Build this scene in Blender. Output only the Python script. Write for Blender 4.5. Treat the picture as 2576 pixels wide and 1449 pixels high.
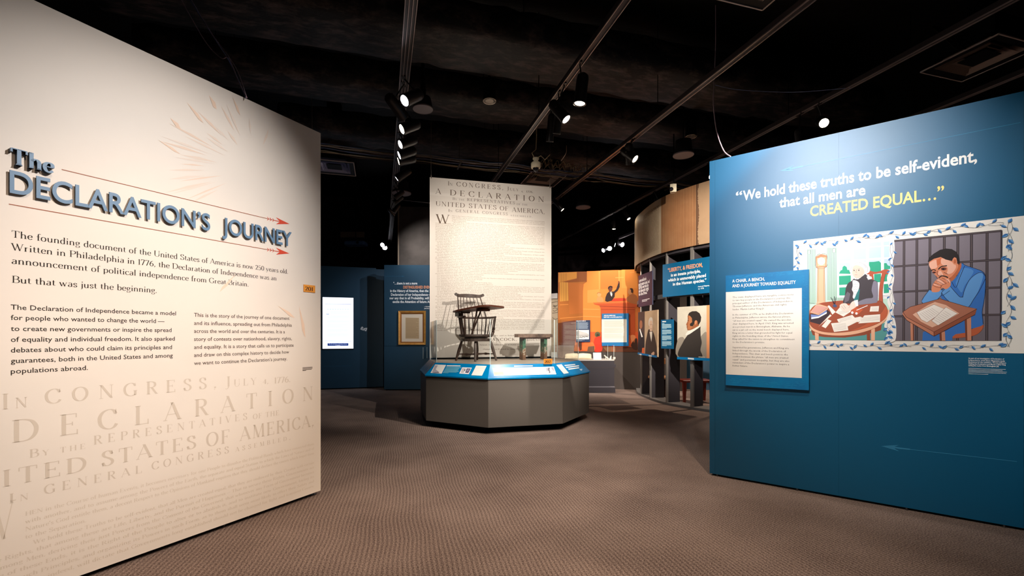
import bpy, bmesh, math, random
from math import sin, cos, pi, radians, sqrt, atan2
from mathutils import Vector, Matrix

for o in list(bpy.data.objects):
    bpy.data.objects.remove(o)
scene = bpy.context.scene
COL = scene.collection
random.seed(7)

# ---------------------------------------------------------------- camera, world, exposure
CAM_H = 1.4
FPX, CX, CY = 1145.0, 1288.0, 845.0          # focal length and principal point for a 2576 x 1449 frame
cam_data = bpy.data.cameras.new('camera')
cam = bpy.data.objects.new('camera', cam_data)
COL.objects.link(cam)
cam.location = (0, 0, CAM_H)
cam.rotation_euler = (radians(90), 0, 0)
cam_data.sensor_width = 36.0
cam_data.lens = 36.0 * FPX / 2576.0
cam_data.shift_x = 0.0
cam_data.shift_y = (CY - 724.5) / 2576.0
cam_data.clip_start = 0.05
scene.camera = cam

world = bpy.data.worlds.new('world')
scene.world = world
world.use_nodes = True
world.node_tree.nodes['Background'].inputs[0].default_value = (0.9, 0.88, 1.0, 1)
world.node_tree.nodes['Background'].inputs[1].default_value = 0.0

vs = scene.view_settings
vs.view_transform = 'Standard'
vs.look = 'None'
vs.exposure = 1.35
vs.gamma = 1.0
vs.use_curve_mapping = False

WARM = (1.0, 0.80, 0.62)
NEUT = (1.0, 0.90, 0.80)
COOL = (0.86, 0.92, 1.0)

# ---------------------------------------------------------------- small helpers
def lin(c):
    r = []
    for v in c[:3]:
        v = v / 255.0
        r.append(v / 12.92 if v <= 0.04045 else ((v + 0.055) / 1.055) ** 2.4)
    return (r[0], r[1], r[2], 1.0)

MATS = {}
def mat(name, rgb=(128, 128, 128), rough=0.6, spec=0.3, metal=0.0, emit=None, emit_s=0.0, var=0.0, scale=8.0, rgb2=None, bump=0.0, bscale=200.0, alpha=1.0):
    if name in MATS:
        return MATS[name]
    m = bpy.data.materials.new(name)
    m.use_nodes = True
    nt = m.node_tree
    b = nt.nodes['Principled BSDF']
    b.inputs['Base Color'].default_value = lin(rgb)
    b.inputs['Roughness'].default_value = rough
    b.inputs['Specular IOR Level'].default_value = spec
    b.inputs['Metallic'].default_value = metal
    if emit is not None:
        b.inputs['Emission Color'].default_value = lin(emit)
        b.inputs['Emission Strength'].default_value = emit_s
    if rgb2 is not None or var > 0:
        tc = nt.nodes.new('ShaderNodeTexCoord')
        nz = nt.nodes.new('ShaderNodeTexNoise')
        nz.inputs['Scale'].default_value = scale
        nz.inputs['Detail'].default_value = 5.0
        cr = nt.nodes.new('ShaderNodeValToRGB')
        c1 = lin(rgb)
        if rgb2 is None:
            c2 = lin(tuple(min(255, v * (1 + var)) for v in rgb)); c1 = lin(tuple(v * (1 - var) for v in rgb))
        else:
            c2 = lin(rgb2)
        cr.color_ramp.elements[0].color = c1; cr.color_ramp.elements[0].position = 0.35
        cr.color_ramp.elements[1].color = c2; cr.color_ramp.elements[1].position = 0.65
        nt.links.new(tc.outputs['Object'], nz.inputs['Vector'])
        nt.links.new(nz.outputs['Fac'], cr.inputs['Fac'])
        nt.links.new(cr.outputs['Color'], b.inputs['Base Color'])
    if bump > 0:
        tc2 = nt.nodes.new('ShaderNodeTexCoord')
        n2 = nt.nodes.new('ShaderNodeTexNoise'); n2.inputs['Scale'].default_value = bscale; n2.inputs['Detail'].default_value = 3
        bp = nt.nodes.new('ShaderNodeBump'); bp.inputs['Strength'].default_value = bump; bp.inputs['Distance'].default_value = 0.01
        nt.links.new(tc2.outputs['Object'], n2.inputs['Vector'])
        nt.links.new(n2.outputs['Fac'], bp.inputs['Height'])
        nt.links.new(bp.outputs['Normal'], b.inputs['Normal'])
    MATS[name] = m
    return m

def ink(rgb, rough=0.6, spec=0.25):
    return mat('ink_%d_%d_%d' % tuple(int(v) for v in rgb), rgb, rough=rough, spec=spec)

def glass_mat(name, tint=(235, 245, 245), refl=1.0):
    if name in MATS:
        return MATS[name]
    m = bpy.data.materials.new(name); m.use_nodes = True
    nt = m.node_tree; nt.nodes.clear()
    out = nt.nodes.new('ShaderNodeOutputMaterial')
    tr = nt.nodes.new('ShaderNodeBsdfTransparent'); tr.inputs[0].default_value = lin(tint)
    gl = nt.nodes.new('ShaderNodeBsdfGlossy'); gl.inputs['Roughness'].default_value = 0.02
    lw = nt.nodes.new('ShaderNodeLayerWeight'); lw.inputs[0].default_value = 0.5
    pw = nt.nodes.new('ShaderNodeMath'); pw.operation = 'POWER'; pw.inputs[1].default_value = 4.0
    fr = nt.nodes.new('ShaderNodeMath'); fr.operation = 'MULTIPLY_ADD'; fr.inputs[1].default_value = 0.5; fr.inputs[2].default_value = 0.02
    nt.links.new(lw.outputs['Facing'], pw.inputs[0]); nt.links.new(pw.outputs[0], fr.inputs[0])
    mx = nt.nodes.new('ShaderNodeMixShader')
    mu = nt.nodes.new('ShaderNodeMath'); mu.operation = 'MULTIPLY'; mu.inputs[1].default_value = refl
    nt.links.new(fr.outputs[0], mu.inputs[0]); nt.links.new(mu.outputs[0], mx.inputs[0])
    nt.links.new(tr.outputs[0], mx.inputs[1]); nt.links.new(gl.outputs[0], mx.inputs[2])
    nt.links.new(mx.outputs[0], out.inputs[0])
    MATS[name] = m
    return m

def ray(px, py):
    return Vector(((px - CX) / FPX, 1.0, (CY - py) / FPX))
def at(px, py, depth):
    return Vector((0, 0, CAM_H)) + ray(px, py) * depth
def on_z(px, py, z):
    r = ray(px, py)
    return Vector((0, 0, CAM_H)) + r * ((z - CAM_H) / r.z)

class Frame:
    """A flat board's own axes: U along it, V up it, N out of its face."""
    def __init__(s, O, U, V=(0, 0, 1)):
        s.O = Vector(O); s.U = Vector(U).normalized(); s.V = Vector(V).normalized()
        s.N = s.U.cross(s.V).normalized()
        s.M = Matrix(((s.U.x, s.V.x, s.N.x, s.O.x), (s.U.y, s.V.y, s.N.y, s.O.y), (s.U.z, s.V.z, s.N.z, s.O.z), (0, 0, 0, 1)))
    def uv(s, px, py):
        r = ray(px, py); C = Vector((0, 0, CAM_H))
        t = (s.O - C).dot(s.N) / r.dot(s.N)
        p = C + r * t - s.O
        return (p.dot(s.U), p.dot(s.V))
    def sub(s, u, v, w=0.0):
        return Frame(s.O + s.U * u + s.V * v + s.N * w, s.U, s.V)
    def depth(s, px):
        r = ray(px, CY); C = Vector((0, 0, CAM_H))
        return (s.O - C).dot(s.N) / r.dot(s.N)

def tag(o, label=None, cat=None, group=None, kind=None):
    if label: o['label'] = label
    if cat: o['category'] = cat
    if group: o['group'] = group
    if kind: o['kind'] = kind
    return o

def empty(name, M=None, label=None, cat=None, group=None, kind=None):
    o = bpy.data.objects.new(name, None); COL.objects.link(o)
    o.empty_display_size = 0.1
    if M is not None:
        o.matrix_world = M if isinstance(M, Matrix) else Matrix.Translation(Vector(M))
    return tag(o, label, cat, group, kind)

class MB:
    """Collects shapes and links them as one mesh object."""
    def __init__(s):
        s.v = []; s.f = []; s.mi = []; s.cur = 0; s.mats = []; s.sm = []
    def use(s, m):
        if m not in s.mats: s.mats.append(m)
        s.cur = s.mats.index(m); return s
    def add(s, vs, fs, smooth=False):
        n = len(s.v)
        s.v.extend([tuple(p) for p in vs])
        for f in fs:
            s.f.append(tuple(i + n for i in f)); s.mi.append(s.cur); s.sm.append(smooth)
        return s
    def box(s, a, b):
        x0, y0, z0 = a; x1, y1, z1 = b
        if x0 > x1: x0, x1 = x1, x0
        if y0 > y1: y0, y1 = y1, y0
        if z0 > z1: z0, z1 = z1, z0
        vs = [(x0,y0,z0),(x1,y0,z0),(x1,y1,z0),(x0,y1,z0),(x0,y0,z1),(x1,y0,z1),(x1,y1,z1),(x0,y1,z1)]
        return s.add(vs, [(3,2,1,0),(4,5,6,7),(0,1,5,4),(1,2,6,5),(2,3,7,6),(3,0,4,7)])
    def prism(s, poly, z0, z1, smooth=False):
        n = len(poly)
        a = sum(poly[i][0]*poly[(i+1)%n][1]-poly[(i+1)%n][0]*poly[i][1] for i in range(n))
        if a < 0: poly = poly[::-1]
        vs = [(x, y, z0) for x, y in poly] + [(x, y, z1) for x, y in poly]
        s.add(vs, [tuple(range(n))[::-1], tuple(range(n, 2*n))])
        s.add(vs, [(i, (i+1)%n, n+(i+1)%n, n+i) for i in range(n)], smooth)
        return s
    def hull(s, bot, top):
        """two loops with the same number of 3-D points, capped"""
        n = len(bot); vs = list(bot) + list(top)
        return s.add(vs, [tuple(range(n))[::-1], tuple(range(n, 2*n))] + [(i, (i+1)%n, n+(i+1)%n, n+i) for i in range(n)])
    def cyl(s, p0, p1, r0, r1=None, n=16, caps=True):
        if r1 is None: r1 = r0
        p0 = Vector(p0); p1 = Vector(p1); d = (p1-p0).normalized()
        a = d.orthogonal().normalized(); b = d.cross(a)
        vs = []
        for p, r in ((p0, r0), (p1, r1)):
            for i in range(n):
                t = 2*pi*i/n; vs.append(p + (a*cos(t)+b*sin(t))*r)
        s.add(vs, [(i, (i+1)%n, n+(i+1)%n, n+i) for i in range(n)], True)
        if caps: s.add(vs, [tuple(range(n))[::-1], tuple(range(n, 2*n))])
        return s
    def lathe(s, p0, d, prof, n=14):
        """prof: list of (distance along d, radius)"""
        p0 = Vector(p0); d = Vector(d).normalized()
        a = d.orthogonal().normalized(); b = d.cross(a); vs = []
        for h, r in prof:
            for i in range(n):
                t = 2*pi*i/n; vs.append(p0 + d*h + (a*cos(t)+b*sin(t))*max(r, 1e-4))
        m = len(prof); fs = []
        for j in range(m-1):
            for i in range(n):
                fs.append((j*n+i, j*n+(i+1)%n, (j+1)*n+(i+1)%n, (j+1)*n+i))
        s.add(vs, fs, True)
        s.add(vs, [tuple(range(n))[::-1], tuple(range((m-1)*n, m*n))])
        return s
    def tube(s, pts, r, n=6, smooth=True):
        pts = [Vector(p) for p in pts]; m = len(pts); rings = []; prev = None
        for i, p in enumerate(pts):
            d = (pts[min(i+1, m-1)] - pts[max(i-1, 0)]).normalized()
            if prev is None: a = d.orthogonal().normalized()
            else:
                a = prev - d*prev.dot(d)
                a = a.normalized() if a.length > 1e-6 else d.orthogonal().normalized()
            prev = a; b = d.cross(a)
            rr = r[i] if isinstance(r, (list, tuple)) else r
            rings += [p + (a*cos(2*pi*k/n)+b*sin(2*pi*k/n))*rr for k in range(n)]
        fs = []
        for j in range(m-1):
            for i in range(n):
                fs.append((j*n+i, j*n+(i+1)%n, (j+1)*n+(i+1)%n, (j+1)*n+i))
        s.add(rings, fs, smooth)
        s.add(rings, [tuple(range(n))[::-1], tuple(range((m-1)*n, m*n))])
        return s
    def bar(s, p0, p1, w, h, up=(0, 0, 1)):
        p0 = Vector(p0); p1 = Vector(p1); d = (p1-p0).normalized(); up = Vector(up)
        a = d.cross(up).normalized(); b = a.cross(d).normalized(); vs = []
        for p in (p0, p1):
            for sx, sy in ((-1,-1),(1,-1),(1,1),(-1,1)):
                vs.append(p + a*sx*w/2 + b*sy*h/2)
        return s.add(vs, [(3,2,1,0),(4,5,6,7),(0,1,5,4),(1,2,6,5),(2,3,7,6),(3,0,4,7)])
    def rbox(s, a, b, r=0.01):
        """box with chamfered vertical edges and top edge"""
        x0, y0, z0 = a; x1, y1, z1 = b
        def loop(i, z): return [(x0+i+r,y0+i,z),(x1-i-r,y0+i,z),(x1-i,y0+i+r,z),(x1-i,y1-i-r,z),(x1-i-r,y1-i,z),(x0+i+r,y1-i,z),(x0+i,y1-i-r,z),(x0+i,y0+i+r,z)]
        L = [loop(0, z0), loop(0, z1-r), loop(r, z1)]
        vs = L[0]+L[1]+L[2]; fs = [tuple(range(8))[::-1], tuple(range(16, 24))]
        for j in range(2):
            for i in range(8): fs.append((j*8+i, j*8+(i+1)%8, (j+1)*8+(i+1)%8, (j+1)*8+i))
        return s.add(vs, fs)
    def build(s, name, m=None, parent=None, M=None, label=None):
        me = bpy.data.meshes.new(name)
        me.from_pydata(s.v, [], s.f)
        mats = s.mats if s.mats else [m]
        for mm in mats: me.materials.append(mm)
        if s.mats and len(s.mats) > 1:
            me.polygons.foreach_set('material_index', s.mi)
        me.polygons.foreach_set('use_smooth', s.sm)
        me.update()
        o = bpy.data.objects.new(name, me); COL.objects.link(o)
        if parent is not None: o.parent = parent
        if M is not None:
            if parent is None: o.matrix_world = M
            else: o.matrix_local = M
        if label: o['label'] = label
        return o

def copy_tree(o, parent=None):
    c = o.copy(); COL.objects.link(c); c.parent = parent
    for ch in o.children: copy_tree(ch, c)
    return c

def smooth_pts(pts, closed=False, sub=4):
    """Catmull-Rom through 2-D or 3-D points"""
    P = [Vector(p) for p in pts]; n = len(P); out = []
    rng = range(n) if closed else range(n-1)
    for i in rng:
        if closed: p0, p1, p2, p3 = P[i-1], P[i], P[(i+1)%n], P[(i+2)%n]
        else: p0, p1, p2, p3 = P[max(i-1,0)], P[i], P[i+1], P[min(i+2,n-1)]
        for k in range(sub):
            t = k/sub
            out.append(0.5*((2*p1)+(p2-p0)*t+(2*p0-5*p1+4*p2-p3)*t*t+(3*p1-p0-3*p2+p3)*t*t*t))
    if not closed: out.append(P[-1])
    return out

class Art:
    """Flat print drawn on a Frame, traced shapes in print order; each shape lies a hair above the one before."""
    def __init__(s, F, step=0.00025, base=0.0006, ox=0.0, oy=0.0, k=1.0):
        s.F = F; s.mb = MB(); s.w = base; s.step = step; s.ox, s.oy, s.k = ox, oy, k
    def src(s, ox, oy, k): s.ox, s.oy, s.k = ox, oy, k; return s
    def pt(s, x, y): return s.F.uv(s.ox + x/s.k, s.oy + y/s.k)
    def poly(s, rgb, pts, sm=False, sub=4):
        q = [s.pt(pts[i], pts[i+1]) for i in range(0, len(pts), 2)]
        if sm: q = [(p[0], p[1]) for p in smooth_pts(q, True, sub)]
        n = len(q); a = sum(q[i][0]*q[(i+1)%n][1]-q[(i+1)%n][0]*q[i][1] for i in range(n))
        if a < 0: q = q[::-1]
        s.mb.use(ink(rgb) if isinstance(rgb, tuple) else rgb)
        s.mb.add([(u, v, s.w) for u, v in q], [tuple(range(n))]); s.w += s.step
        return s
    def rect(s, rgb, x0, y0, x1, y1):
        """axis-aligned on the board: px corners top-start and bottom-end"""
        u0, v0 = s.pt(x0, y0); u1, v1 = s.pt(x1, y1)
        s.mb.use(ink(rgb) if isinstance(rgb, tuple) else rgb)
        s.mb.add([(u0, v1, s.w), (u1, v1, s.w), (u1, v0, s.w), (u0, v0, s.w)], [(0,1,2,3)]); s.w += s.step
        return s
    def line(s, rgb, w, pts, sm=False, sub=4, dw=0.0):
        q = [Vector(s.pt(pts[i], pts[i+1])) for i in range(0, len(pts), 2)]
        if sm: q = smooth_pts(q, False, sub)
        s.mb.use(ink(rgb) if isinstance(rgb, tuple) else rgb); n = len(q); L = []; R = []
        for i in range(n):
            d = (q[min(i+1,n-1)]-q[max(i-1,0)])
            d = d.normalized() if d.length > 1e-9 else Vector((1,0))
            nn = Vector((-d.y, d.x))*w/2
            L.append((q[i].x+nn.x, q[i].y+nn.y, s.w+dw)); R.append((q[i].x-nn.x, q[i].y-nn.y, s.w+dw))
        s.mb.add(L+R, [(n+i, n+i+1, i+1, i) for i in range(n-1)])
        return s
    def bump(s): s.w += s.step; return s
    def ellipse(s, rgb, cx, cy, rx, ry, n=20):
        pts = []
        for i in range(n): pts += [cx+rx*cos(2*pi*i/n), cy+ry*sin(2*pi*i/n)]
        return s.poly(rgb, pts)
    def build(s, name, parent, label=None): return s.mb.build(name, None, parent, label=label)
# ---------------------------------------------------------------- lettering
# A small serif alphabet drawn with strokes: l = straight stroke, c = curve, s = serif, v = upright serif. T thick, t thin.
G = {
'A': (.76, 'l .05 0 .38 1 t;l .36 1 .69 0 T;l .17 .33 .56 .33 t;s .06 0 .09;s .69 0 .12'),
'B': (.66, 'l .15 0 .15 1 T;c T .15 .98 .34 .98 .50 .92 .55 .76 .50 .60 .36 .53 .15 .53;c T .36 .53 .54 .47 .61 .28 .55 .09 .38 .02 .15 .02;s .13 0 .11;s .13 1 .11'),
'C': (.74, 'c T .66 .76 .58 .93 .42 .99 .22 .90 .10 .70 .08 .48 .13 .24 .26 .07 .44 .01 .60 .08 .69 .24;v .665 .86 .13'),
'D': (.78, 'l .15 0 .15 1 T;c T .15 .98 .36 .98 .57 .89 .69 .68 .71 .48 .66 .25 .53 .08 .35 .02 .15 .02;s .13 0 .11;s .13 1 .11'),
'E': (.64, 'l .15 0 .15 1 T;l .15 .98 .55 .98 t;l .15 .52 .42 .52 t;l .15 .02 .58 .02 t;v .545 .9 .1;v .42 .52 .09;v .58 .1 .12;s .13 0 .11;s .13 1 .11'),
'F': (.60, 'l .15 0 .15 1 T;l .15 .98 .55 .98 t;l .15 .50 .42 .50 t;v .545 .9 .1;v .42 .50 .09;s .15 0 .13;s .13 1 .11'),
'G': (.80, 'c T .66 .78 .58 .93 .42 .99 .22 .90 .10 .70 .08 .48 .13 .24 .26 .07 .44 .01 .58 .05 .67 .12;l .67 .06 .67 .42 T;s .67 .42 .12;v .665 .86 .12'),
'H': (.82, 'l .15 0 .15 1 T;l .67 0 .67 1 T;l .15 .51 .67 .51 t;s .15 0 .12;s .15 1 .12;s .67 0 .12;s .67 1 .12'),
'I': (.34, 'l .17 0 .17 1 T;s .17 0 .13;s .17 1 .13'),
'J': (.44, 'l .27 .06 .27 1 T;c t .27 .1 .24 -.06 .12 -.16 .02 -.12;s .27 1 .13'),
'K': (.74, 'l .15 0 .15 1 T;l .15 .40 .58 1 t;l .32 .58 .66 0 T;s .15 0 .12;s .15 1 .12;s .58 1 .1;s .67 0 .11'),
'L': (.60, 'l .15 0 .15 1 T;l .15 .02 .55 .02 t;v .56 .12 .14;s .13 0 .11;s .15 1 .12'),
'M': (.94, 'l .13 0 .17 1 t;l .17 1 .45 .02 T;l .45 .02 .76 1 t;l .78 1 .80 0 T;s .13 0 .1;s .14 1 .07;s .80 0 .12;s .80 1 .08'),
'N': (.82, 'l .14 0 .14 1 t;l .15 1 .68 .02 T;l .68 0 .68 1 t;s .14 0 .1;s .12 1 .08;s .68 1 .1'),
'O': (.80, 'c T .40 .99 .22 .92 .10 .72 .08 .50 .12 .26 .24 .07 .40 .01 .56 .08 .68 .28 .72 .50 .69 .73 .57 .92 .40 .99'),
'P': (.62, 'l .15 0 .15 1 T;c T .15 .98 .36 .98 .52 .91 .58 .74 .52 .56 .36 .48 .15 .48;s .15 0 .13;s .13 1 .11'),
'Q': (.80, 'c T .40 .99 .22 .92 .10 .72 .08 .50 .12 .26 .24 .07 .40 .01 .56 .08 .68 .28 .72 .50 .69 .73 .57 .92 .40 .99;l .38 .05 .74 -.2 t'),
'R': (.72, 'l .15 0 .15 1 T;c T .15 .98 .36 .98 .50 .91 .55 .76 .50 .60 .35 .53 .15 .53;l .34 .53 .62 0 T;s .15 0 .12;s .13 1 .11;s .66 0 .07'),
'S': (.58, 'c T .47 .76 .41 .93 .28 .99 .14 .92 .10 .76 .18 .62 .32 .52 .45 .40 .50 .24 .44 .08 .29 .01 .14 .07 .08 .24;v .475 .86 .12;v .08 .14 .12'),
'T': (.70, 'l .35 0 .35 1 T;l .06 .98 .64 .98 t;v .06 .88 .11;v .64 .88 .11;s .35 0 .13'),
'U': (.80, 'l .16 .28 .16 1 T;c t .16 .3 .20 .1 .30 .02 .42 .01 .56 .05 .65 .2 .66 .4;l .66 .3 .66 1 t;s .16 1 .12;s .66 1 .1'),
'V': (.74, 'l .08 1 .37 0 T;l .36 0 .66 1 t;s .08 1 .12;s .67 1 .09'),
'W': (1.0, 'l .07 1 .32 0 T;l .31 0 .50 .95 t;l .46 1 .69 0 T;l .68 0 .91 1 t;s .08 1 .11;s .92 1 .08'),
'X': (.74, 'l .10 1 .60 0 T;l .08 0 .60 1 t;s .1 1 .11;s .62 0 .11;s .08 0 .09;s .61 1 .09'),
'Y': (.72, 'l .08 1 .36 .46 T;l .36 .46 .62 1 t;l .36 0 .36 .48 T;s .08 1 .11;s .63 1 .09;s .36 0 .12'),
'Z': (.64, 'l .08 .02 .56 .98 T;l .08 .98 .55 .98 t;l .08 .02 .57 .02 t;v .08 .88 .1;v .57 .12 .1'),
'a': (.50, 'c T .12 .52 .20 .60 .33 .58 .38 .46 .38 .10 .44 .03;c T .38 .36 .20 .31 .09 .20 .11 .05 .22 .0 .38 .10'),
'b': (.54, 'l .13 0 .13 1 T;c T .13 .50 .28 .61 .42 .54 .47 .31 .42 .08 .28 .0 .13 .08;s .10 1 .06'),
'c': (.46, 'c T .40 .48 .33 .59 .20 .60 .09 .46 .08 .28 .14 .08 .26 .0 .41 .10'),
'd': (.55, 'l .41 0 .41 1 T;c T .41 .52 .28 .61 .13 .52 .08 .30 .13 .07 .26 .0 .41 .10;s .38 1 .06;s .45 0 .05'),
'e': (.48, 'l .09 .34 .41 .34 t;c T .41 .34 .39 .54 .26 .61 .13 .52 .08 .30 .14 .08 .27 .0 .42 .12'),
'f': (.34, 'c T .36 .94 .28 1.0 .19 .94 .16 .80;l .16 0 .16 .84 T;l .03 .58 .31 .58 t;s .17 0 .11'),
'g': (.50, 'c T .24 .60 .11 .52 .10 .34 .24 .24 .37 .34 .37 .52 .24 .60;c t .20 .25 .10 .17 .16 .06 .36 .02 .43 -.10 .34 -.24 .16 -.25 .07 -.16 .14 -.04;l .34 .55 .47 .60 t'),
'h': (.58, 'l .13 0 .13 1 T;c T .13 .48 .26 .60 .38 .58 .44 .44;l .44 0 .44 .46 T;s .13 0 .1;s .44 0 .1;s .10 1 .06'),
'i': (.28, 'l .14 0 .14 .60 T;l .14 .80 .14 .93 T;s .14 0 .1;s .11 .60 .06'),
'j': (.26, 'l .15 -.1 .15 .60 T;c t .15 -.08 .10 -.22 .0 -.24;l .15 .80 .15 .93 T;s .12 .60 .06'),
'k': (.55, 'l .13 0 .13 1 T;l .13 .24 .42 .60 t;l .24 .36 .46 0 T;s .13 0 .1;s .47 0 .08;s .10 1 .06;s .43 .6 .08'),
'l': (.28, 'l .14 0 .14 1 T;s .14 0 .1;s .11 1 .06'),
'm': (.86, 'l .13 0 .13 .60 T;c T .13 .48 .25 .60 .36 .58 .42 .44;l .42 0 .42 .46 T;c T .42 .48 .55 .60 .66 .58 .72 .44;l .72 0 .72 .46 T;s .13 0 .1;s .42 0 .09;s .72 0 .1;s .10 .6 .06'),
'n': (.58, 'l .13 0 .13 .60 T;c T .13 .48 .26 .60 .38 .58 .44 .44;l .44 0 .44 .46 T;s .13 0 .1;s .44 0 .1;s .10 .6 .06'),
'o': (.54, 'c T .27 .61 .13 .53 .08 .30 .13 .08 .27 .0 .41 .08 .46 .30 .41 .53 .27 .61'),
'p': (.55, 'l .13 -.26 .13 .60 T;c T .13 .50 .28 .61 .42 .54 .47 .31 .42 .08 .28 .0 .13 .08;s .10 .6 .06;s .13 -.26 .1'),
'q': (.54, 'l .41 -.26 .41 .60 T;c T .41 .52 .28 .61 .13 .52 .08 .30 .13 .07 .26 .0 .41 .10;s .41 -.26 .1'),
'r': (.42, 'l .14 0 .14 .60 T;c T .14 .42 .22 .56 .36 .57;s .14 0 .11;s .11 .6 .06'),
's': (.42, 'c T .34 .46 .28 .58 .18 .60 .09 .50 .12 .38 .26 .27 .35 .17 .30 .03 .18 -.0 .08 .12;v .345 .5 .07;v .08 .08 .07'),
't': (.34, 'l .15 .12 .15 .78 T;l .03 .58 .30 .58 t;c t .15 .14 .20 .02 .32 .06'),
'u': (.58, 'l .13 .18 .13 .60 T;c T .13 .2 .18 .03 .30 .0 .44 .12;l .44 0 .44 .60 T;s .10 .6 .06;s .42 .6 .06;s .48 0 .05'),
'v': (.52, 'l .08 .60 .26 0 T;l .26 0 .43 .60 t;s .08 .6 .09;s .44 .6 .07'),
'w': (.76, 'l .08 .60 .24 0 T;l .24 0 .38 .58 t;l .36 .60 .52 0 T;l .52 0 .66 .60 t;s .08 .6 .09;s .67 .6 .07'),
'x': (.52, 'l .10 .60 .42 0 T;l .08 0 .41 .60 t;s .1 .6 .08;s .43 0 .08;s .08 0 .07;s .42 .6 .07'),
'y': (.52, 'l .08 .60 .26 .02 T;l .43 .60 .20 -.22 t;c t .20 -.22 .12 -.27 .05 -.22;s .08 .6 .09;s .44 .6 .07'),
'z': (.46, 'l .08 .02 .37 .58 T;l .08 .58 .37 .58 t;l .08 .02 .38 .02 t'),
'0': (.56, 'c T .28 .95 .13 .80 .09 .48 .13 .15 .28 .0 .43 .15 .47 .48 .43 .80 .28 .95'),
'1': (.34, 'l .19 0 .19 .95 T;l .06 .78 .19 .93 t;s .19 0 .12'),
'2': (.52, 'c T .10 .74 .16 .91 .29 .95 .42 .84 .42 .66 .30 .38 .09 .04;l .08 .03 .45 .03 T;v .46 .1 .09'),
'3': (.50, 'c T .10 .80 .24 .95 .38 .84 .36 .62 .20 .52 .38 .44 .43 .22 .30 .02 .14 .0 .07 .12'),
'4': (.54, 'l .36 0 .36 .95 T;l .36 .93 .06 .30 t;l .06 .28 .48 .28 t;s .36 0 .11'),
'5': (.52, 'l .14 .94 .42 .94 T;l .14 .94 .12 .54 t;c T .12 .52 .28 .60 .42 .48 .44 .26 .32 .03 .16 .0 .07 .10'),
'6': (.54, 'c T .42 .92 .24 .80 .11 .52 .10 .22 .24 .0 .40 .08 .46 .28 .38 .50 .24 .54 .12 .40'),
'7': (.50, 'l .08 .93 .45 .93 T;l .45 .92 .20 0 T;v .08 .84 .1'),
'8': (.52, 'c T .26 .95 .13 .84 .14 .66 .26 .52 .40 .38 .44 .20 .36 .03 .18 .02 .09 .18 .14 .38 .28 .52 .38 .66 .38 .84 .26 .95'),
'9': (.54, 'c T .12 .03 .30 .14 .43 .42 .44 .72 .30 .95 .14 .87 .08 .66 .16 .45 .30 .41 .42 .54'),
'.': (.24, 'l .11 .0 .11 .12 T'),
',': (.24, 'l .12 .0 .12 .12 T;l .13 .02 .06 -.16 t'),
';': (.24, 'l .12 .0 .12 .12 T;l .13 .02 .06 -.16 t;l .12 .42 .12 .54 T'),
':': (.24, 'l .12 .0 .12 .12 T;l .12 .42 .12 .54 T'),
"'": (.20, 'l .11 .98 .06 .72 T'),
'-': (.34, 'l .05 .32 .28 .32 T'),
'&': (.78, 'c T .70 .48 .52 .16 .30 .0 .12 .10 .10 .28 .26 .48 .44 .66 .42 .90 .28 .98 .16 .84 .26 .60 .66 .02'),
' ': (.30, ''),
}
_GC = {}
def glyph(ch, T=.13, t=.035, res=3):
    key = (ch, T, t, res)
    if key in _GC: return _GC[key]
    if ch not in G: ch = ' '
    adv, dsl = G[ch]; V = []; F = []
    def quad(a, b, c, d):
        n = len(V); V.extend([a, b, c, d])
        ar = (b[0]-a[0])*(c[1]-a[1])-(c[0]-a[0])*(b[1]-a[1])
        F.append((n, n+1, n+2, n+3) if ar > 0 else (n+3, n+2, n+1, n))
    for e in dsl.split(';'):
        e = e.split()
        if not e: continue
        if e[0] == 'l':
            x0, y0, x1, y1 = map(float, e[1:5]); w = T if e[5] == 'T' else t
            if abs(y1-y0) >= abs(x1-x0)*0.4: quad((x0-w/2, y0), (x0+w/2, y0), (x1+w/2, y1), (x1-w/2, y1))
            else:
                w = min(w, t*1.6) if T < .16 else w*.7
                quad((x0, y0-w/2), (x1, y1-w/2), (x1, y1+w/2), (x0, y0+w/2))
        elif e[0] == 's':
            x, y, h = map(float, e[1:4]); d = t*1.0; sg = 1 if y < .3 else -1
            quad((x-h, y), (x+h, y), (x+h*.8, y+sg*d), (x-h*.8, y+sg*d))
        elif e[0] == 'v':
            x, y, h = map(float, e[1:4]); quad((x-t*.6, y-h), (x+t*.6, y-h), (x+t*.5, y+h), (x-t*.5, y+h))
        elif e[0] == 'c':
            q = list(map(float, e[2:])); pts = [(q[i], q[i+1]) for i in range(0, len(q), 2)]
            wt = T if e[1] == 'T' else t*1.8
            P = smooth_pts(pts, False, res); L = []; R = []; n = len(P)
            for i in range(n):
                d = (P[min(i+1, n-1)]-P[max(i-1, 0)])
                d = d.normalized() if d.length > 1e-9 else Vector((0, 1))
                w = t + (wt-t)*abs(d.y)**1.4
                nn = Vector((-d.y, d.x))*w/2
                L.append((P[i].x+nn.x, P[i].y+nn.y)); R.append((P[i].x-nn.x, P[i].y-nn.y))
            for i in range(n-1): quad(R[i], R[i+1], L[i+1], L[i])
    _GC[key] = (adv, V, F)
    return _GC[key]

def serif_run(text, T=.13, t=.035, res=3, sc=False, track=0.0):
    """-> list of (x, scale, glyph), total advance; cap height 1"""
    x = 0.0; out = []
    for ch in text:
        k = 1.0
        if sc and ch.islower(): ch = ch.upper(); k = .68
        g = glyph(ch, T, t, res); out.append((x, k, g)); x += g[0]*k + track
    return out, x

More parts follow.
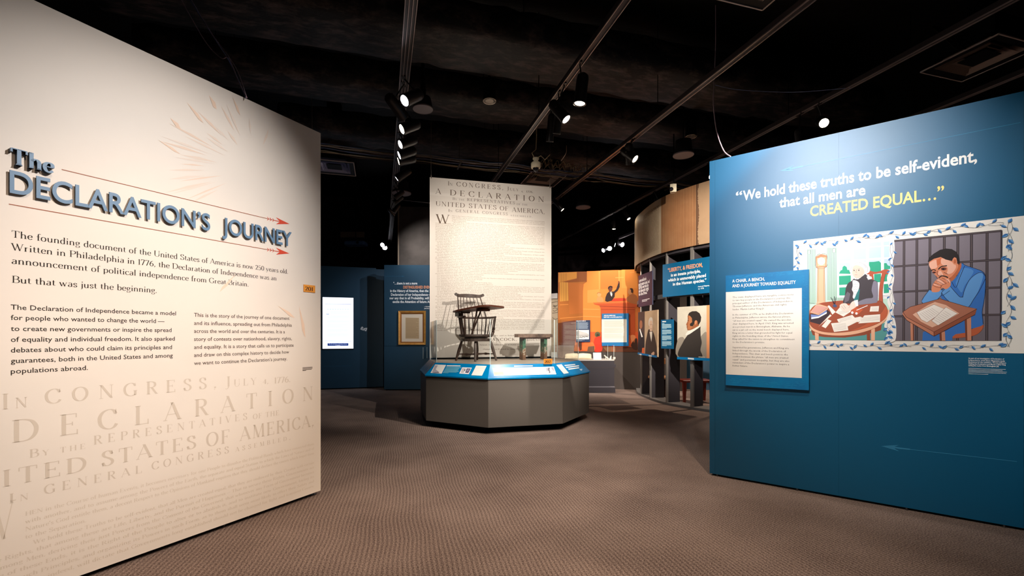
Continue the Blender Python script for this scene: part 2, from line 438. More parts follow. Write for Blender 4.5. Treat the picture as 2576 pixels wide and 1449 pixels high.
def serif(mb, text, u0, v0, u1, h, w=0.0006, T=.13, t=.035, res=3, sc=False, track=0.0, keep=None, slant=0.0):
    """Set one line of serif text from u0 (to u1 when given) on baseline v0 with cap height h."""
    run, tot = serif_run(text, T, t, res, sc, track)
    tot -= track
    sx = h if u1 is None else (u1-u0)/tot
    for x, k, (adv, V, F) in run:
        if F: mb.add([(u0+(x+a*k+slant*b)*sx, v0+b*k*h, w) for a, b in V], F)
    return u0 + tot*sx

def sans(mb, text, u0, v0, u1, h, w=0.0006, bold=0.0, extrude=0.0, res=2, align='L', space=1.0):
    """Set one line in Blender's built-in sans face, scaled to run from u0 to u1 with cap height h."""
    cu = bpy.data.curves.new('t', 'FONT'); cu.body = text; cu.size = 1.0
    cu.resolution_u = res; cu.offset = bold; cu.extrude = extrude; cu.space_character = space
    o = bpy.data.objects.new('t', cu); COL.objects.link(o)
    dg = bpy.context.evaluated_depsgraph_get()
    me = bpy.data.meshes.new_from_object(o.evaluated_get(dg))
    bpy.data.objects.remove(o); bpy.data.curves.remove(cu)
    if not me.vertices:
        bpy.data.meshes.remove(me); return u0
    X = [v.co.x for v in me.vertices]; x0, x1 = min(X), max(X)
    sy = h/0.729
    sx = sy if u1 is None else (u1-u0)/(x1-x0)
    off = 0.0
    if u1 is None and align == 'R': off = -(x1-x0)*sx
    if u1 is None and align == 'C': off = -(x1-x0)*sx/2
    vs = [(u0+off+(v.co.x-x0)*sx, v0+v.co.y*sy, w+(v.co.z*sy if extrude else 0)) for v in me.vertices]
    mb.add(vs, [tuple(p.vertices) for p in me.polygons])
    bpy.data.meshes.remove(me)
    return u0+off+(x1-x0)*sx
# ---------------------------------------------------------------- materials of the setting
def carpet_mat():
    m = bpy.data.materials.new('carpet'); m.use_nodes = True; nt = m.node_tree; b = nt.nodes['Principled BSDF']
    b.inputs['Roughness'].default_value = 0.95; b.inputs['Specular IOR Level'].default_value = 0.1
    tc = nt.nodes.new('ShaderNodeTexCoord'); mp = nt.nodes.new('ShaderNodeMapping'); mp.inputs['Rotation'].default_value = (0, 0, radians(-14))
    nt.links.new(tc.outputs['Object'], mp.inputs['Vector'])
    # big arcs of cut pile ribs
    wv = nt.nodes.new('ShaderNodeTexWave'); wv.wave_type = 'BANDS'; wv.bands_direction = 'X'
    wv.inputs['Scale'].default_value = 11.0; wv.inputs['Distortion'].default_value = 9.0; wv.inputs['Detail'].default_value = 1.0; wv.inputs['Detail Scale'].default_value = 0.12
    nt.links.new(mp.outputs['Vector'], wv.inputs['Vector'])
    fine = nt.nodes.new('ShaderNodeTexNoise'); fine.inputs['Scale'].default_value = 110; fine.inputs['Detail'].default_value = 4
    big = nt.nodes.new('ShaderNodeTexNoise'); big.inputs['Scale'].default_value = 1.6; big.inputs['Detail'].default_value = 3
    nt.links.new(mp.outputs['Vector'], fine.inputs['Vector']); nt.links.new(mp.outputs['Vector'], big.inputs['Vector'])
    a = nt.nodes.new('ShaderNodeMath'); a.operation = 'MULTIPLY_ADD'; a.inputs[1].default_value = 0.13
    nt.links.new(wv.outputs['Fac'], a.inputs[0])
    c = nt.nodes.new('ShaderNodeMath'); c.operation = 'MULTIPLY'; c.inputs[1].default_value = 0.95
    nt.links.new(fine.outputs['Fac'], c.inputs[0]); nt.links.new(c.outputs[0], a.inputs[2])
    d = nt.nodes.new('ShaderNodeMath'); d.operation = 'MULTIPLY_ADD'; d.inputs[1].default_value = 0.25
    nt.links.new(big.outputs['Fac'], d.inputs[0]); nt.links.new(a.outputs[0], d.inputs[2])
    cr = nt.nodes.new('ShaderNodeValToRGB')
    cr.color_ramp.elements[0].position = 0.50; cr.color_ramp.elements[0].color = lin((84, 69, 64))
    cr.color_ramp.elements[1].position = 1.05; cr.color_ramp.elements[1].color = lin((178, 156, 144))
    nt.links.new(d.outputs[0], cr.inputs['Fac']); nt.links.new(cr.outputs['Color'], b.inputs['Base Color'])
    bp = nt.nodes.new('ShaderNodeBump'); bp.inputs['Strength'].default_value = 0.7; bp.inputs['Distance'].default_value = 0.008
    nt.links.new(a.outputs[0], bp.inputs['Height']); nt.links.new(bp.outputs['Normal'], b.inputs['Normal'])
    return m

def blackwork(name, c1, c2, scale, lo=.45, hi=.62, rough=.6):
    m = bpy.data.materials.new(name); m.use_nodes = True; nt = m.node_tree; b = nt.nodes['Principled BSDF']
    b.inputs['Roughness'].default_value = rough
    tc = nt.nodes.new('ShaderNodeTexCoord')
    mp = nt.nodes.new('ShaderNodeMapping'); mp.inputs['Rotation'].default_value = (0, 0, radians(-16)); mp.inputs['Scale'].default_value = (.6, 1.7, 1)
    n1 = nt.nodes.new('ShaderNodeTexNoise'); n1.inputs['Scale'].default_value = scale; n1.inputs['Detail'].default_value = 8; n1.inputs['Roughness'].default_value = .7
    cr = nt.nodes.new('ShaderNodeValToRGB')
    cr.color_ramp.elements[0].position = lo; cr.color_ramp.elements[0].color = lin(c1)
    cr.color_ramp.elements[1].position = hi; cr.color_ramp.elements[1].color = lin(c2)
    nt.links.new(tc.outputs['Object'], mp.inputs['Vector']); nt.links.new(mp.outputs['Vector'], n1.inputs['Vector'])
    nt.links.new(n1.outputs['Fac'], cr.inputs['Fac']); nt.links.new(cr.outputs['Color'], b.inputs['Base Color'])
    bp = nt.nodes.new('ShaderNodeBump'); bp.inputs['Strength'].default_value = 0.6; bp.inputs['Distance'].default_value = 0.03
    nt.links.new(n1.outputs['Fac'], bp.inputs['Height']); nt.links.new(bp.outputs['Normal'], b.inputs['Normal'])
    return m

M_carpet = carpet_mat()
M_deck = blackwork('black_sprayed_deck', (2, 2, 3), (9, 7, 8), 1.6)
M_duct = blackwork('mottled_duct', (3, 2, 3), (92, 76, 72), 5.0, .47, .70, .6)  # random mottling from near black to brown grey
M_cream = mat('cream_laminate', (234, 223, 211), rough=0.5, spec=0.25, var=0.012, scale=1.2)
M_blue = mat('blue_laminate', (0, 90, 130), rough=0.42, spec=0.55, bump=0.02, bscale=300)
M_navy = mat('dark_blue_paint', (34, 68, 90), rough=0.5, spec=0.4, var=.04, scale=.8)
M_black = mat('black_paint', (9, 9, 10), rough=0.7, spec=0.15)
M_charcoal = mat('charcoal_paint', (62, 58, 58), rough=0.55, spec=0.3)
M_darkwall = mat('dark_upper_wall', (50, 41, 44), rough=0.8, spec=0.1, var=.2, scale=2)
M_greywall = mat('grey_upper_wall', (84, 80, 80), rough=0.7, spec=0.2, var=.15, scale=1.5)
M_brown = mat('brown_grey_dado', (84, 76, 72), rough=0.7, spec=0.2)
M_foot = mat('zinc_foot', (120, 118, 118), rough=0.3, metal=0.9)

ROT = radians(16)
GU = Vector((cos(ROT), sin(ROT), 0)); GV = Vector((-sin(ROT), cos(ROT), 0))     # the building's own grid

b = MB(); b.box((-11, -4, -0.12), (13, 19, 0))
floor = tag(b.build('floor', M_carpet), 'brown grey ribbed carpet across the whole gallery', None, None, 'structure')
CEIL = 6.2
b = MB(); b.box((-11, -4, CEIL), (13, 19, CEIL+.15))
tag(b.build('ceiling', M_deck), 'black sprayed deck above the tracks and ducts', None, None, 'structure')
for nm, a, c in (('wall_back', (-11, 18.4, 0), (13, 18.6, CEIL)), ('wall_rear', (-11, -4.2, 0), (13, -4.0, CEIL)),
                 ('wall_west', (-11.2, -4, 0), (-11, 18.5, CEIL)), ('wall_east', (13, -4, 0), (13.2, 18.5, CEIL))):
    b = MB(); b.box(a, c); tag(b.build(nm, M_darkwall), 'plain dark enclosing wall of the gallery', None, None, 'structure')

# ---------------------------------------------------------------- cream entrance wall
FL = Frame((-1.69, 4.02, 0), (.474, .880, 0))
WL_TOP = 3.19
wall_left = empty('wall_left', FL.M, 'cream entrance wall carrying the raised blue title', None, None, 'structure')
b = MB(); b.box((-4.2, .035, -.16), (0, WL_TOP, 0)); b.build('wall_board', M_cream, wall_left)
b = MB(); b.box((-4.2, .02, -.13), (-.05, .036, -.035)); b.build('toe_recess', M_black, wall_left)
for i, u in enumerate((-.035, -.62, -.80, -1.7, -2.6, -3.6)):
    b = MB(); b.cyl((u, 0, -.05), (u, .006, -.05), .018, n=10); b.cyl((u, .006, -.05), (u, .036, -.05), .008, n=8)
    b.build('levelling_foot', M_foot, wall_left)

# ---------------------------------------------------------------- blue quotation wall
FR = Frame((1.988, 4.58, 0), (.787, -.617, 0))
WR_TOP = 3.155
WR_END = 2.155
wall_right = empty('wall_right', FR.M, 'tall glossy blue wall carrying the quotation and the mural', None, None, 'structure')
seams = [0, .052, FR.uv(2110, 700)[0], WR_END-.02, WR_END]
b = MB(); b.box((0.002, .022, -.16), (WR_END-.002, WR_TOP-.002, -.004)); b.build('wall_core', M_blue, wall_right)
for i in range(4):
    g = .0008
    b = MB(); b.box((seams[i]+(g if i else 0), .02, -.004), (seams[i+1]-g, WR_TOP, 0)); b.build('wall_panel', M_blue, wall_right)
b = MB(); b.box((.03, .0, -.14), (WR_END, .021, -.02)); b.build('toe_recess', M_black, wall_right)
for u in (.07, .75, 1.5, 2.04):
    b = MB(); b.cyl((u, 0, -.012), (u, .005, -.012), .014, n=10); b.cyl((u, .005, -.012), (u, .021, -.012), .007, n=8)
    b.build('levelling_foot', M_foot, wall_right)
FX = FR.sub(WR_END+.004, 0, 0)
b = MB(); b.box((0, .01, -.16), (.12, WR_TOP-.03, 1.6))
o = b.build('wall_return', mat('pale_blue_laminate', (70, 135, 160), rough=.4, spec=.4), None, FX.M)
tag(o, 'paler blue return wall at the end of the quotation wall', None, None, 'structure')

# ---------------------------------------------------------------- far walls
FN1 = Frame((-4.97, 11.82, 0), (cos(radians(17)), sin(radians(17)), 0))
wn1 = empty('wall_far', FN1.M, 'dark blue far wall with the lit touch screen', None, None, 'structure')
b = MB(); b.box((-3.0, .03, -.15), (FN1.uv(946, 845)[0], 3.22, 0)); b.build('wall_board', M_navy, wn1)
b = MB(); b.box((FN1.uv(946, 845)[0], .03, -.15), (1.75, 3.20, -.05)); b.build('wall_board', M_navy, wn1)
b = MB(); b.box((-3.0, 0, -.12), (1.7, .03, -.06)); b.build('toe_recess', M_black, wn1)
FN2 = Frame(at(966.5, 845, 11.68) - Vector((0, 0, CAM_H)), (1, .01, 0))
wn2 = empty('wall_mid', FN2.M, 'blue far wall with quotation and gilt framed document', None, None, 'structure')
b = MB(); b.box((0, 1.14, -.16), (1.9, 3.22, 0)); b.build('wall_board', M_navy, wn2)
b = MB(); b.box((0, .03, -.16), (1.9, 1.135, .008)); b.build('wall_base', M_navy, wn2)
b = MB(); b.box((.03, 0, -.13), (1.87, .03, -.03)); b.build('toe_recess', M_black, wn2)
# upper dark walls behind
FB = Frame((-9, 14.7, 0), (cos(ROT), sin(ROT), 0))
u0, _ = FB.uv(1004, 600)
b = MB(); b.box((0, 0, -.2), (u0-.9, CEIL-.02, 0)); tag(b.build('wall_dim', M_darkwall, None, FB.M), 'dim dark wall above the far blue wall', None, None, 'structure')
ZB = Frame(at(1004, 845, 12.6) - Vector((0, 0, CAM_H)), (1, .05, 0))
wg = empty('wall_grey', ZB.M, 'grey upper wall rising behind the hanging banner', None, None, 'structure')
b = MB(); b.box((0, 0, -.3), (4.0, 4.98, 0)); b.build('wall_board', M_greywall, wg)
b = MB(); b.box((-.035, 0, -.3), (0, 4.98, .01)); b.build('corner_bead', mat('pale_corner', (150, 138, 125), rough=.5), wg)

# orange mural wall
O1 = on_z(1604, 980.5, 0); O0 = Vector(((1404-CX)/FPX*12.35, 12.35, 0))
FO = Frame(O0, Vector((O1.x, O1.y, 0)) - O0)
WO = (Vector((O1.x, O1.y, 0)) - O0).length
wall_mural = empty('wall_mural', FO.M, 'far wall with an orange courtroom painting above a brown grey dado', None, None, 'structure')
b = MB(); b.box((0, 0, -.15), (WO+1.2, 3.12, 0)); b.build('wall_board', M_brown, wall_mural)
# parchment coloured wall seen in the gap beside the banner
P0 = Vector(((1340-CX)/FPX*12.9, 12.9, 0)); P1 = O0 + Vector((-.01, .02, 0))
FP = Frame(P0, P1-P0)
wp = empty('wall_parchment', FP.M, 'narrow wall printed with an old drawing between banner and orange wall', None, None, 'structure')
b = MB(); b.box((0, 0, -.1), ((P1-P0).length, 2.55, 0)); b.build('wall_board', mat('aged_paper', (172, 158, 138), rough=.7, rgb2=(150, 132, 110), scale=3), wp)
b = MB(); b.box((0, 2.42, 0), ((P1-P0).length, 2.56, .02)); b.build('grey_band', mat('pale_grey', (176, 170, 168), rough=.6), wp)
# ---------------------------------------------------------------- print and letters on the cream wall
M_ink = mat('dark_brown_ink', (40, 30, 22), rough=.6, spec=.2)
M_ink2 = mat('brown_ink', (74, 56, 44), rough=.6, spec=.2)
M_faint = mat('faint_beige_ink', (212, 198, 182), rough=.5, spec=.25)
M_faint2 = mat('fainter_beige_ink', (221, 208, 192), rough=.5, spec=.25)
def zof(F, px0, py0, px1, py1):
    u0, v0 = F.uv(px0, py0); u1, v1 = F.uv(px1, py1)
    return u0, u1, (v0+v1)/2
def caph(F, px, n): return n*F.depth(px)/FPX

# raised title: each letter its own part
M_title = mat('slate_blue_letter', (98, 130, 160), rough=.42, spec=.4)
M_side = mat('letter_side', (44, 62, 78), rough=.5, spec=.3)
def raised(mb_all, T, name, parent):
    """split a mesh of extruded letters into connected letters"""
    n = len(mb_all.v); par = list(range(n))
    def find(a):
        while par[a] != a: par[a] = par[par[a]]; a = par[a]
        return a
    # weld by position so that a letter's faces and sides belong together
    seen = {}
    for i, p in enumerate(mb_all.v):
        k = (round(p[0], 4), round(p[1], 4), round(p[2], 4))
        if k in seen: par[find(i)] = find(seen[k])
        else: seen[k] = i
    for f in mb_all.f:
        for a in f[1:]: par[find(a)] = find(f[0])
    groups = {}
    for f in mb_all.f: groups.setdefault(find(f[0]), []).append(f)
    gl = sorted(groups.values(), key=lambda fs: min(mb_all.v[i][0] for f in fs for i in f))
    out = []
    for fs in gl:
        idx = sorted({i for f in fs for i in f}); mp = {a: k for k, a in enumerate(idx)}
        m = MB(); m.use(M_title)
        vs = [mb_all.v[i] for i in idx]; zmax = max(v[2] for v in vs)
        front = [tuple(mp[i] for i in f) for f in fs if all(abs(mb_all.v[i][2]-zmax) < 1e-5 for i in f)]
        side = [tuple(mp[i] for i in f) for f in fs if not all(abs(mb_all.v[i][2]-zmax) < 1e-5 for i in f)]
        m.add(vs, front); k = len(m.f)
        m.use(M_side); m.f.extend(side); m.mi.extend([m.cur]*len(side)); m.sm.extend([False]*len(side))
        out.append(m.build(name, None, parent))
    return out
u0, u1, v = zof(FL, 21, 485.5, 525, 581)
hD = caph(FL, 21, 59)
t = MB(); sans(t, "DECLARATION'S".replace("'", "\u2019"), u0, v, u1, hD, w=.017, bold=.014, extrude=.020, res=6); raised(t, .02, 'title_letter', wall_left)
u0, u1, v2 = zof(FL, 556, 587, 730, 617)
t = MB(); sans(t, "JOURNEY", u0, v, u1, hD, w=.017, bold=.014, extrude=.020, res=6); raised(t, .02, 'title_letter', wall_left)
# "The": serif letters, extruded
u0, u1, v3 = zof(FL, 20, 413, 131, 434)
v3 = FL.uv(24, 414)[1]
run, tot = serif_run('The', .17, .075, 6)
sx = (u1-u0)/tot; hT = caph(FL, 22, 40)
for x, k, (adv, V, F) in run:
    m = MB(); n = len(V)
    ff = [(u0+(x+a)*sx, v3+bb*hT) for a, bb in V]
    m.use(M_title); m.add([(p[0], p[1], .03) for p in ff], F)
    m.use(M_side); m.add([(p[0], p[1], .03) for p in ff]+[(p[0], p[1], .001) for p in ff], [(f[i], f[i-1], f[i-1]+n, f[i]+n) for f in F for i in range(len(f))])
    m.build('title_letter', None, wall_left)

# arrows
M_arrow = mat('rust_line', (150, 80, 50), rough=.5); M_red = mat('red_arrowhead', (214, 74, 48), rough=.5)
for (x0, y0, x1, y1) in ((155, 427, 728, 563), (22, 513, 728, 638)):
    u0, u1, v = zof(FL, x0, y0, x1, y1)
    b = MB(); b.use(M_arrow).box((u0, v-.0022, 0.0003), (u1-.08, v+.0022, .001))
    b.use(M_red)
    b.add([(u1, v, .0012), (u1-.12, v+.028, .0012), (u1-.085, v, .0012), (u1-.12, v-.028, .0012)], [(0, 1, 2, 3)])
    for k in range(3):
        x = u1-.19+k*.022
        b.add([(x, v-.013, .0012), (x+.012, v, .0012), (x, v+.013, .0012), (x-.006, v+.013, .0012), (x+.006, v, .0012), (x-.006, v-.013, .0012)], [(0, 1, 4, 5), (1, 2, 3, 4)])
    b.add([(u1-.13, v-.003, .0013), (u1-.08, v-.003, .0013), (u1-.08, v+.003, .0013), (u1-.13, v+.003, .0013)], [(0, 1, 2, 3)])
    b.build('arrow_line', None, wall_left)

b = MB()
for (s, x0, y0, x1, y1) in (
    ("The founding document of the United States of America is now 250 years old.", 28, 597, 725, 688.5),
    ("Written in Philadelphia in 1776, the Declaration of Independence was an", 28, 628.5, 696, 706),
    ("announcement of political independence from Great Britain.", 28, 663.2, 626, 721),
    ("But that was just the beginning.", 29, 711, 395.5, 736.8)):
    u0, u1, v = zof(FL, x0, y0, x1, y1)
    serif(b, s, u0, v, u1, caph(FL, 28, 17.5), T=.105, t=.042, res=3)
b.build('introduction_text', M_ink, wall_left)
b = MB()
for (s, y0, x1, y1) in (
    ("The Declaration of Independence became a model", 778.3, 442.6, 793.5),
    ("for people who wanted to change the world \u2014", 805, 413.8, 813),
    ("to create new governments or inspire the spread", 831.5, 431.5, 836),
    ("of equality and individual freedom. It also sparked", 858.8, 439.6, 857.6),
    ("debates about who could claim its principles and", 885, 432.6, 879.3),
    ("guarantees, both in the United States and among", 911.7, 434.5, 900.5),
    ("populations abroad.", 939.0, 221, 931.5)):
    u0, u1, v = zof(FL, 27, y0, x1, y1)
    sans(b, s, u0, v, u1, caph(FL, 27, 13.4), bold=.006)
b.build('body_text', M_ink, wall_left)
b = MB()
for (s, y0, x1, y1) in (
    ("This is the story of the journey of one document", 796.8, 728, 804.7),
    ("and its influence, spreading out from Philadelphia", 817, 734, 822),
    ("across the world and over the centuries. It is a", 837, 716.5, 838.7),
    ("story of contests over nationhood, slavery, rights,", 857, 734, 856),
    ("and equality. It is a story that calls us to participate", 876.7, 738.5, 873),
    ("and draw on this complex history to decide how", 896.4, 727, 890.4),
    ("we want to continue the Declaration\u2019s journey.", 917, 722, 907.4)):
    u0, u1, v = zof(FL, 488, y0, x1, y1)
    sans(b, s, u0, v, u1, caph(FL, 488, 10.2), bold=.006)
b.build('body_text', M_ink2, wall_left)
b = MB()
for i in range(4):
    u0, u1, v = zof(FL, 761, 925+i*2.8, (786, 786, 784, 770)[i], 924.5+i*2.6)
    b.box((u0, v, .0004), (u1, v+.004, .0009))
b.build('credit_lines', M_ink2, wall_left)

# faint reproduction of the printed broadside
b = MB()
def fl(s, x0, y0, x1, y1, cap, capx=None, **k):
    u0, u1, v = zof(FL, x0, y0, x1, y1)
    serif(b, s, u0, v, u1, caph(FL, capx or x0, cap), T=.14, t=.035, res=4, **k)
fl("In", 3, 1029.5, 70, 1025, 39, sc=True, track=.22)
fl("CONGRESS,", 112, 1015, 545, 977, 37, track=.48)
fl("July", 566, 974, 645, 968, 27, sc=True, track=.22)
fl("4,", 660, 966, 676, 965, 12)
fl("1776.", 689, 965, 731, 961, 16)
fl("DECLARATION", 28, 1109, 788, 1009, 57, track=.62)
fl("By the", 73, 1147.5, 215, 1133, 21, sc=True, track=.22)
fl("REPRESENTATIVES", 235, 1118, 622, 1056, 22, 240, track=.44)
fl("OF THE", 636, 1052, 702, 1047, 13, track=.16)
fl("ITED", 3, 1225, 217, 1185, 42, track=.16)
fl("STATES", 254, 1170, 494, 1131, 38, track=.16)
fl("OF", 518, 1125, 578, 1113, 35, track=.14)
fl("AMERICA,", 603, 1108, 790, 1073, 34, 610, track=.12)
fl("In", 22, 1266, 72, 1257, 24, sc=True, track=.3)
fl("GENERAL", 110, 1243, 357, 1190, 23, track=.42)
fl("CONGRESS", 381, 1182, 576, 1140, 20, 381, track=.40)
fl("assembled.", 592, 1135, 731, 1108, 17, 592, sc=True, track=.4)
b.build('faint_heading', M_faint, wall_left)
DECL = ["HEN in the Course of human Events, it becomes necessary for one People to dissolve the Political Bands which have connected them",
 "with another, and to assume among the Powers of the Earth, the separate and equal Station to which the Laws of Nature and of",
 "Nature's God entitle them, a decent Respect to the Opinions of Mankind requires that they should declare the causes which impel them",
 "to the Separation.",
 "     We hold these Truths to be self-evident, that all Men are created equal, that they are endowed by their Creator with certain",
 "unalienable Rights, that among these are Life, Liberty, and the Pursuit of Happiness -- That to secure these Rights, Governments are",
 "instituted among Men, deriving their just Powers from the Consent of the Governed, that whenever any Form of Government becomes",
 "destructive of these Ends, it is the Right of the People to alter or to abolish it, and to institute new Government, laying its",
 "Foundation on such Principles, and organizing its Powers in such Form, as to them shall seem most likely to effect their Safety and",
 "Happiness. Prudence, indeed, will dictate that Governments long established should not be changed for light and transient Causes;",
 "and accordingly all Experience hath shewn, that Mankind are more disposed to suffer, while Evils are sufferable, than to right",
 "themselves by abolishing the Forms to which they are accustomed. But when a long Train of Abuses and Usurpations, pursuing",
 "invariably the same Object, evinces a Design to reduce them under absolute Despotism, it is their Right, it is their Duty, to throw",
 "off such Government, and to provide new Guards for their future Security. Such has been the patient Sufferance of these Colonies;",
 "and such is now the Necessity which constrains them to alter their former Systems of Government. The History of the present King",
 "of Great-Britain is a History of repeated Injuries and Usurpations, all having in direct Object the Establishment of an absolute",
 "Tyranny over these States. To prove this, let Facts be submitted to a candid World.",
 "     He has refused his Assent to Laws, the most wholesome and necessary for the public Good.",
 "     He has forbidden his Governors to pass Laws of immediate and pressing Importance, unless suspended in their Operation till his",
 "Assent should be obtained; and when so suspended, he has utterly neglected to attend to them.",
 "     He has refused to pass other Laws for the Accommodation of large Districts of People, unless those People would relinquish the",
 "Right of Representation in the Legislature, a Right inestimable to them, and formidable to Tyrants only.",
 "     He has called together Legislative Bodies at Places unusual, uncomfortable, and distant from the Depository of their public",
 "Records, for the sole Purpose of fatiguing them into Compliance with his Measures.",
 "     He has dissolved Representative Houses repeatedly, for opposing with manly Firmness his Invasions on the Rights of the People.",
 "     He has refused for a long Time, after such Dissolutions, to cause others to be elected; whereby the Legislative Powers, incapable",
 "of Annihilation, have returned to the People at large for their exercise; the State remaining in the mean time exposed to all the",
 "Dangers of Invasion from without, and Convulsions within.",
 "     He has endeavoured to prevent the Population of these States; for that Purpose obstructing the Laws for Naturalization of",
 "Foreigners; refusing to pass others to encourage their Migrations hither, and raising the Conditions of new Appropriations of Lands.",
 "     He has obstructed the Administration of Justice, by refusing his Assent to Laws for establishing Judiciary Powers.",
 "     He has made Judges dependent on his Will alone, for the Tenure of their Offices, and the Amount and Payment of their Salaries.",
 "     He has erected a Multitude of new Offices, and sent hither Swarms of Officers to harrass our People, and eat out their Substance.",
 "     He has kept among us, in Times of Peace, Standing Armies, without the consent of our Legislatures.",
 "     He has affected to render the Military independent of and superior to the Civil Power.",
 "     He has combined with others to subject us to a Jurisdiction foreign to our Constitution, and unacknowledged by our Laws;",
 "giving his Assent to their Acts of pretended Legislation:",
 "     For quartering large Bodies of Armed Troops among us:",
 "     For protecting them, by a mock Trial, from Punishment for any Murders which they should commit on the Inhabitants of these States:",
 "     For cutting off our Trade with all Parts of the World:",
 "     For imposing Taxes on us without our Consent:",
 "     For depriving us, in many Cases, of the Benefits of Trial by Jury:",
 "     For transporting us beyond Seas to be tried for pretended Offences:",
 "     For abolishing the free System of English Laws in a neighbouring Province, establishing therein an arbitrary Government, and",
 "enlarging its Boundaries, so as to render it at once an Example and fit Instrument for introducing the same absolute Rule:",
 "     For taking away our Charters, abolishing our most valuable Laws, and altering fundamentally the Forms of our Governments:",
 "     For suspending our own Legislatures, and declaring themselves invested with Power to legislate for us in all Cases whatsoever.",
 "     He has abdicated Government here, by declaring us out of his Protection and waging War against us.",
 "     He has plundered our Seas, ravaged our Coasts, burnt our Towns, and destroyed the Lives of our People.",
 "     He is, at this Time, transporting large Armies of foreign Mercenaries to compleat the Works of Death, Desolation, and Tyranny,",
 "already begun with circumstances of Cruelty and Perfidy, scarcely paralleled in the most barbarous Ages.",
 "     He has constrained our fellow Citizens taken Captive on the high Seas to bear Arms against their Country, to become the",
 "Executioners of their Friends and Brethren, or to fall themselves by their Hands.",
 "     He has excited domestic Insurrections amongst us, and has endeavoured to bring on the Inhabitants of our Frontiers, the",
 "merciless Indian Savages, whose known Rule of Warfare, is an undistinguished Destruction, of all Ages, Sexes and Conditions.",
 "     In every stage of these Oppressions we have Petitioned for Redress in the most humble Terms: Our repeated Petitions have been",
 "answered only by repeated Injury. A Prince, whose Character is thus marked by every act which may define a Tyrant, is unfit to be",
 "the Ruler of a free People.",
 "     Nor have we been wanting in Attentions to our British Brethren. We have warned them from Time to Time of Attempts by their",
 "Legislature to extend an unwarrantable Jurisdiction over us. We have reminded them of the Circumstances of our Emigration and",
 "Settlement here. We have appealed to their native Justice and Magnanimity, and we have conjured them by the Ties of our common",
 "Kindred to disavow these Usurpations, which, would inevitably interrupt our Connections and Correspondence. They too have been",
 "deaf to the Voice of Justice and of Consanguinity. We must, therefore, acquiesce in the Necessity, which denounces our Separation,",
 "and hold them, as we hold the rest of Mankind, Enemies in War, in Peace, Friends.",
 "     We, therefore, the Representatives of the UNITED STATES OF AMERICA, in GENERAL CONGRESS, Assembled, appealing to the",
 "Supreme Judge of the World for the Rectitude of our Intentions, do, in the Name, and by Authority of the good People of these",
 "Colonies, solemnly Publish and Declare, That these United Colonies are, and of Right ought to be, FREE AND INDEPENDENT",
 "STATES; that they are absolved from all Allegiance to the British Crown, and that all political Connection between them and the",
 "State of Great-Britain, is and ought to be totally dissolved; and that as FREE AND INDEPENDENT STATES, they have full Power to",
 "levy War, conclude Peace, contract Alliances, establish Commerce, and to do all other Acts and Things which INDEPENDENT",
 "STATES may of right do. And for the support of this Declaration, with a firm Reliance on the Protection of divine Providence, we",
 "mutually pledge to each other our Lives, our Fortunes, and our sacred Honor."]
def natural(s, h, **k): return serif_run(s, **k)[1]*h
b = MB()
ua, ub, va = zof(FL, 63, 1295, 790, 1121)
vbot = FL.uv(700, 1262)[1]
hh = caph(FL, 63, 10.5); full = ub-ua
b.use(M_faint2)
w0 = FL.uv(-60, 1350)[0]
for i, s in enumerate(DECL[:22]):
    v = va - i*.0405
    if v < .05: break
    st = ua if i < 5 else ua-.26
    end = None if s.endswith('.') and len(s) < 100 else ub
    ss = s.strip(); st2 = st + (.03 if s.startswith('  ') else 0)
    serif(b, ss, st2, v, end if len(ss) > 95 else st2+(ub-st2)*len(ss)/128, hh, T=.15, t=.05, res=1)
uW, vW = FL.uv(-40, 1372)
serif(b, 'W', uW-.03, vW+.005, FL.uv(41, 1350)[0], .19, T=.1, t=.03, res=1)
b.build('faint_body_text', None, wall_left)

# pale burst of brush strokes
for nm, cx0, cy0, spec in (('brush_strokes', 590, 400, None),):
    A = Art(FL, step=.00004, base=.0003)
    cols = [(234, 214, 197), (235, 210, 190), (234, 217, 202), (238, 208, 184)]
    rs = random.Random(3)
    for i in range(34):
        a = radians(150 + 165*(i/33.0)) ; a += rs.uniform(-.03, .03)
        L0 = rs.uniform(70, 120); L1 = L0 + rs.uniform(30, 95)
        cx_, cy_ = 640, 430
        x0, y0 = cx_+cos(a)*L0*1.1, cy_+sin(a)*L0*.95; x1, y1 = cx_+cos(a)*L1*1.25, cy_+sin(a)*L1*1.05
        if x1 > 795 or y1 < 150+.465*(x1-400)+25: continue
        nx, ny = -sin(a)*rs.uniform(2, 5), cos(a)*rs.uniform(2, 5)
        A.poly(cols[i % 3], [x0, y0, (x0+x1)/2+nx, (y0+y1)/2+ny, x1, y1, (x0+x1)/2-nx*.6, (y0+y1)/2-ny*.6])
    for (x0, y0, x1, y1, w) in ((428, 297, 455, 325, 5), (470, 258, 512, 310, 4), (526, 240, 545, 275, 5), (585, 245, 604, 290, 3), (398, 352, 454, 388, 3), (592, 690, 552, 735, 4), (700, 770, 742, 800, 4), (752, 770, 768, 850, 4)):
        dx, dy = (x1-x0), (y1-y0); L = sqrt(dx*dx+dy*dy); nx, ny = -dy/L*w, dx/L*w
        A.poly(cols[3], [x0, y0, x0+dx*.75+nx, y0+dy*.75+ny, x1, y1, x0+dx*.6-nx, y0+dy*.6-ny])
    A.build(nm, wall_left)

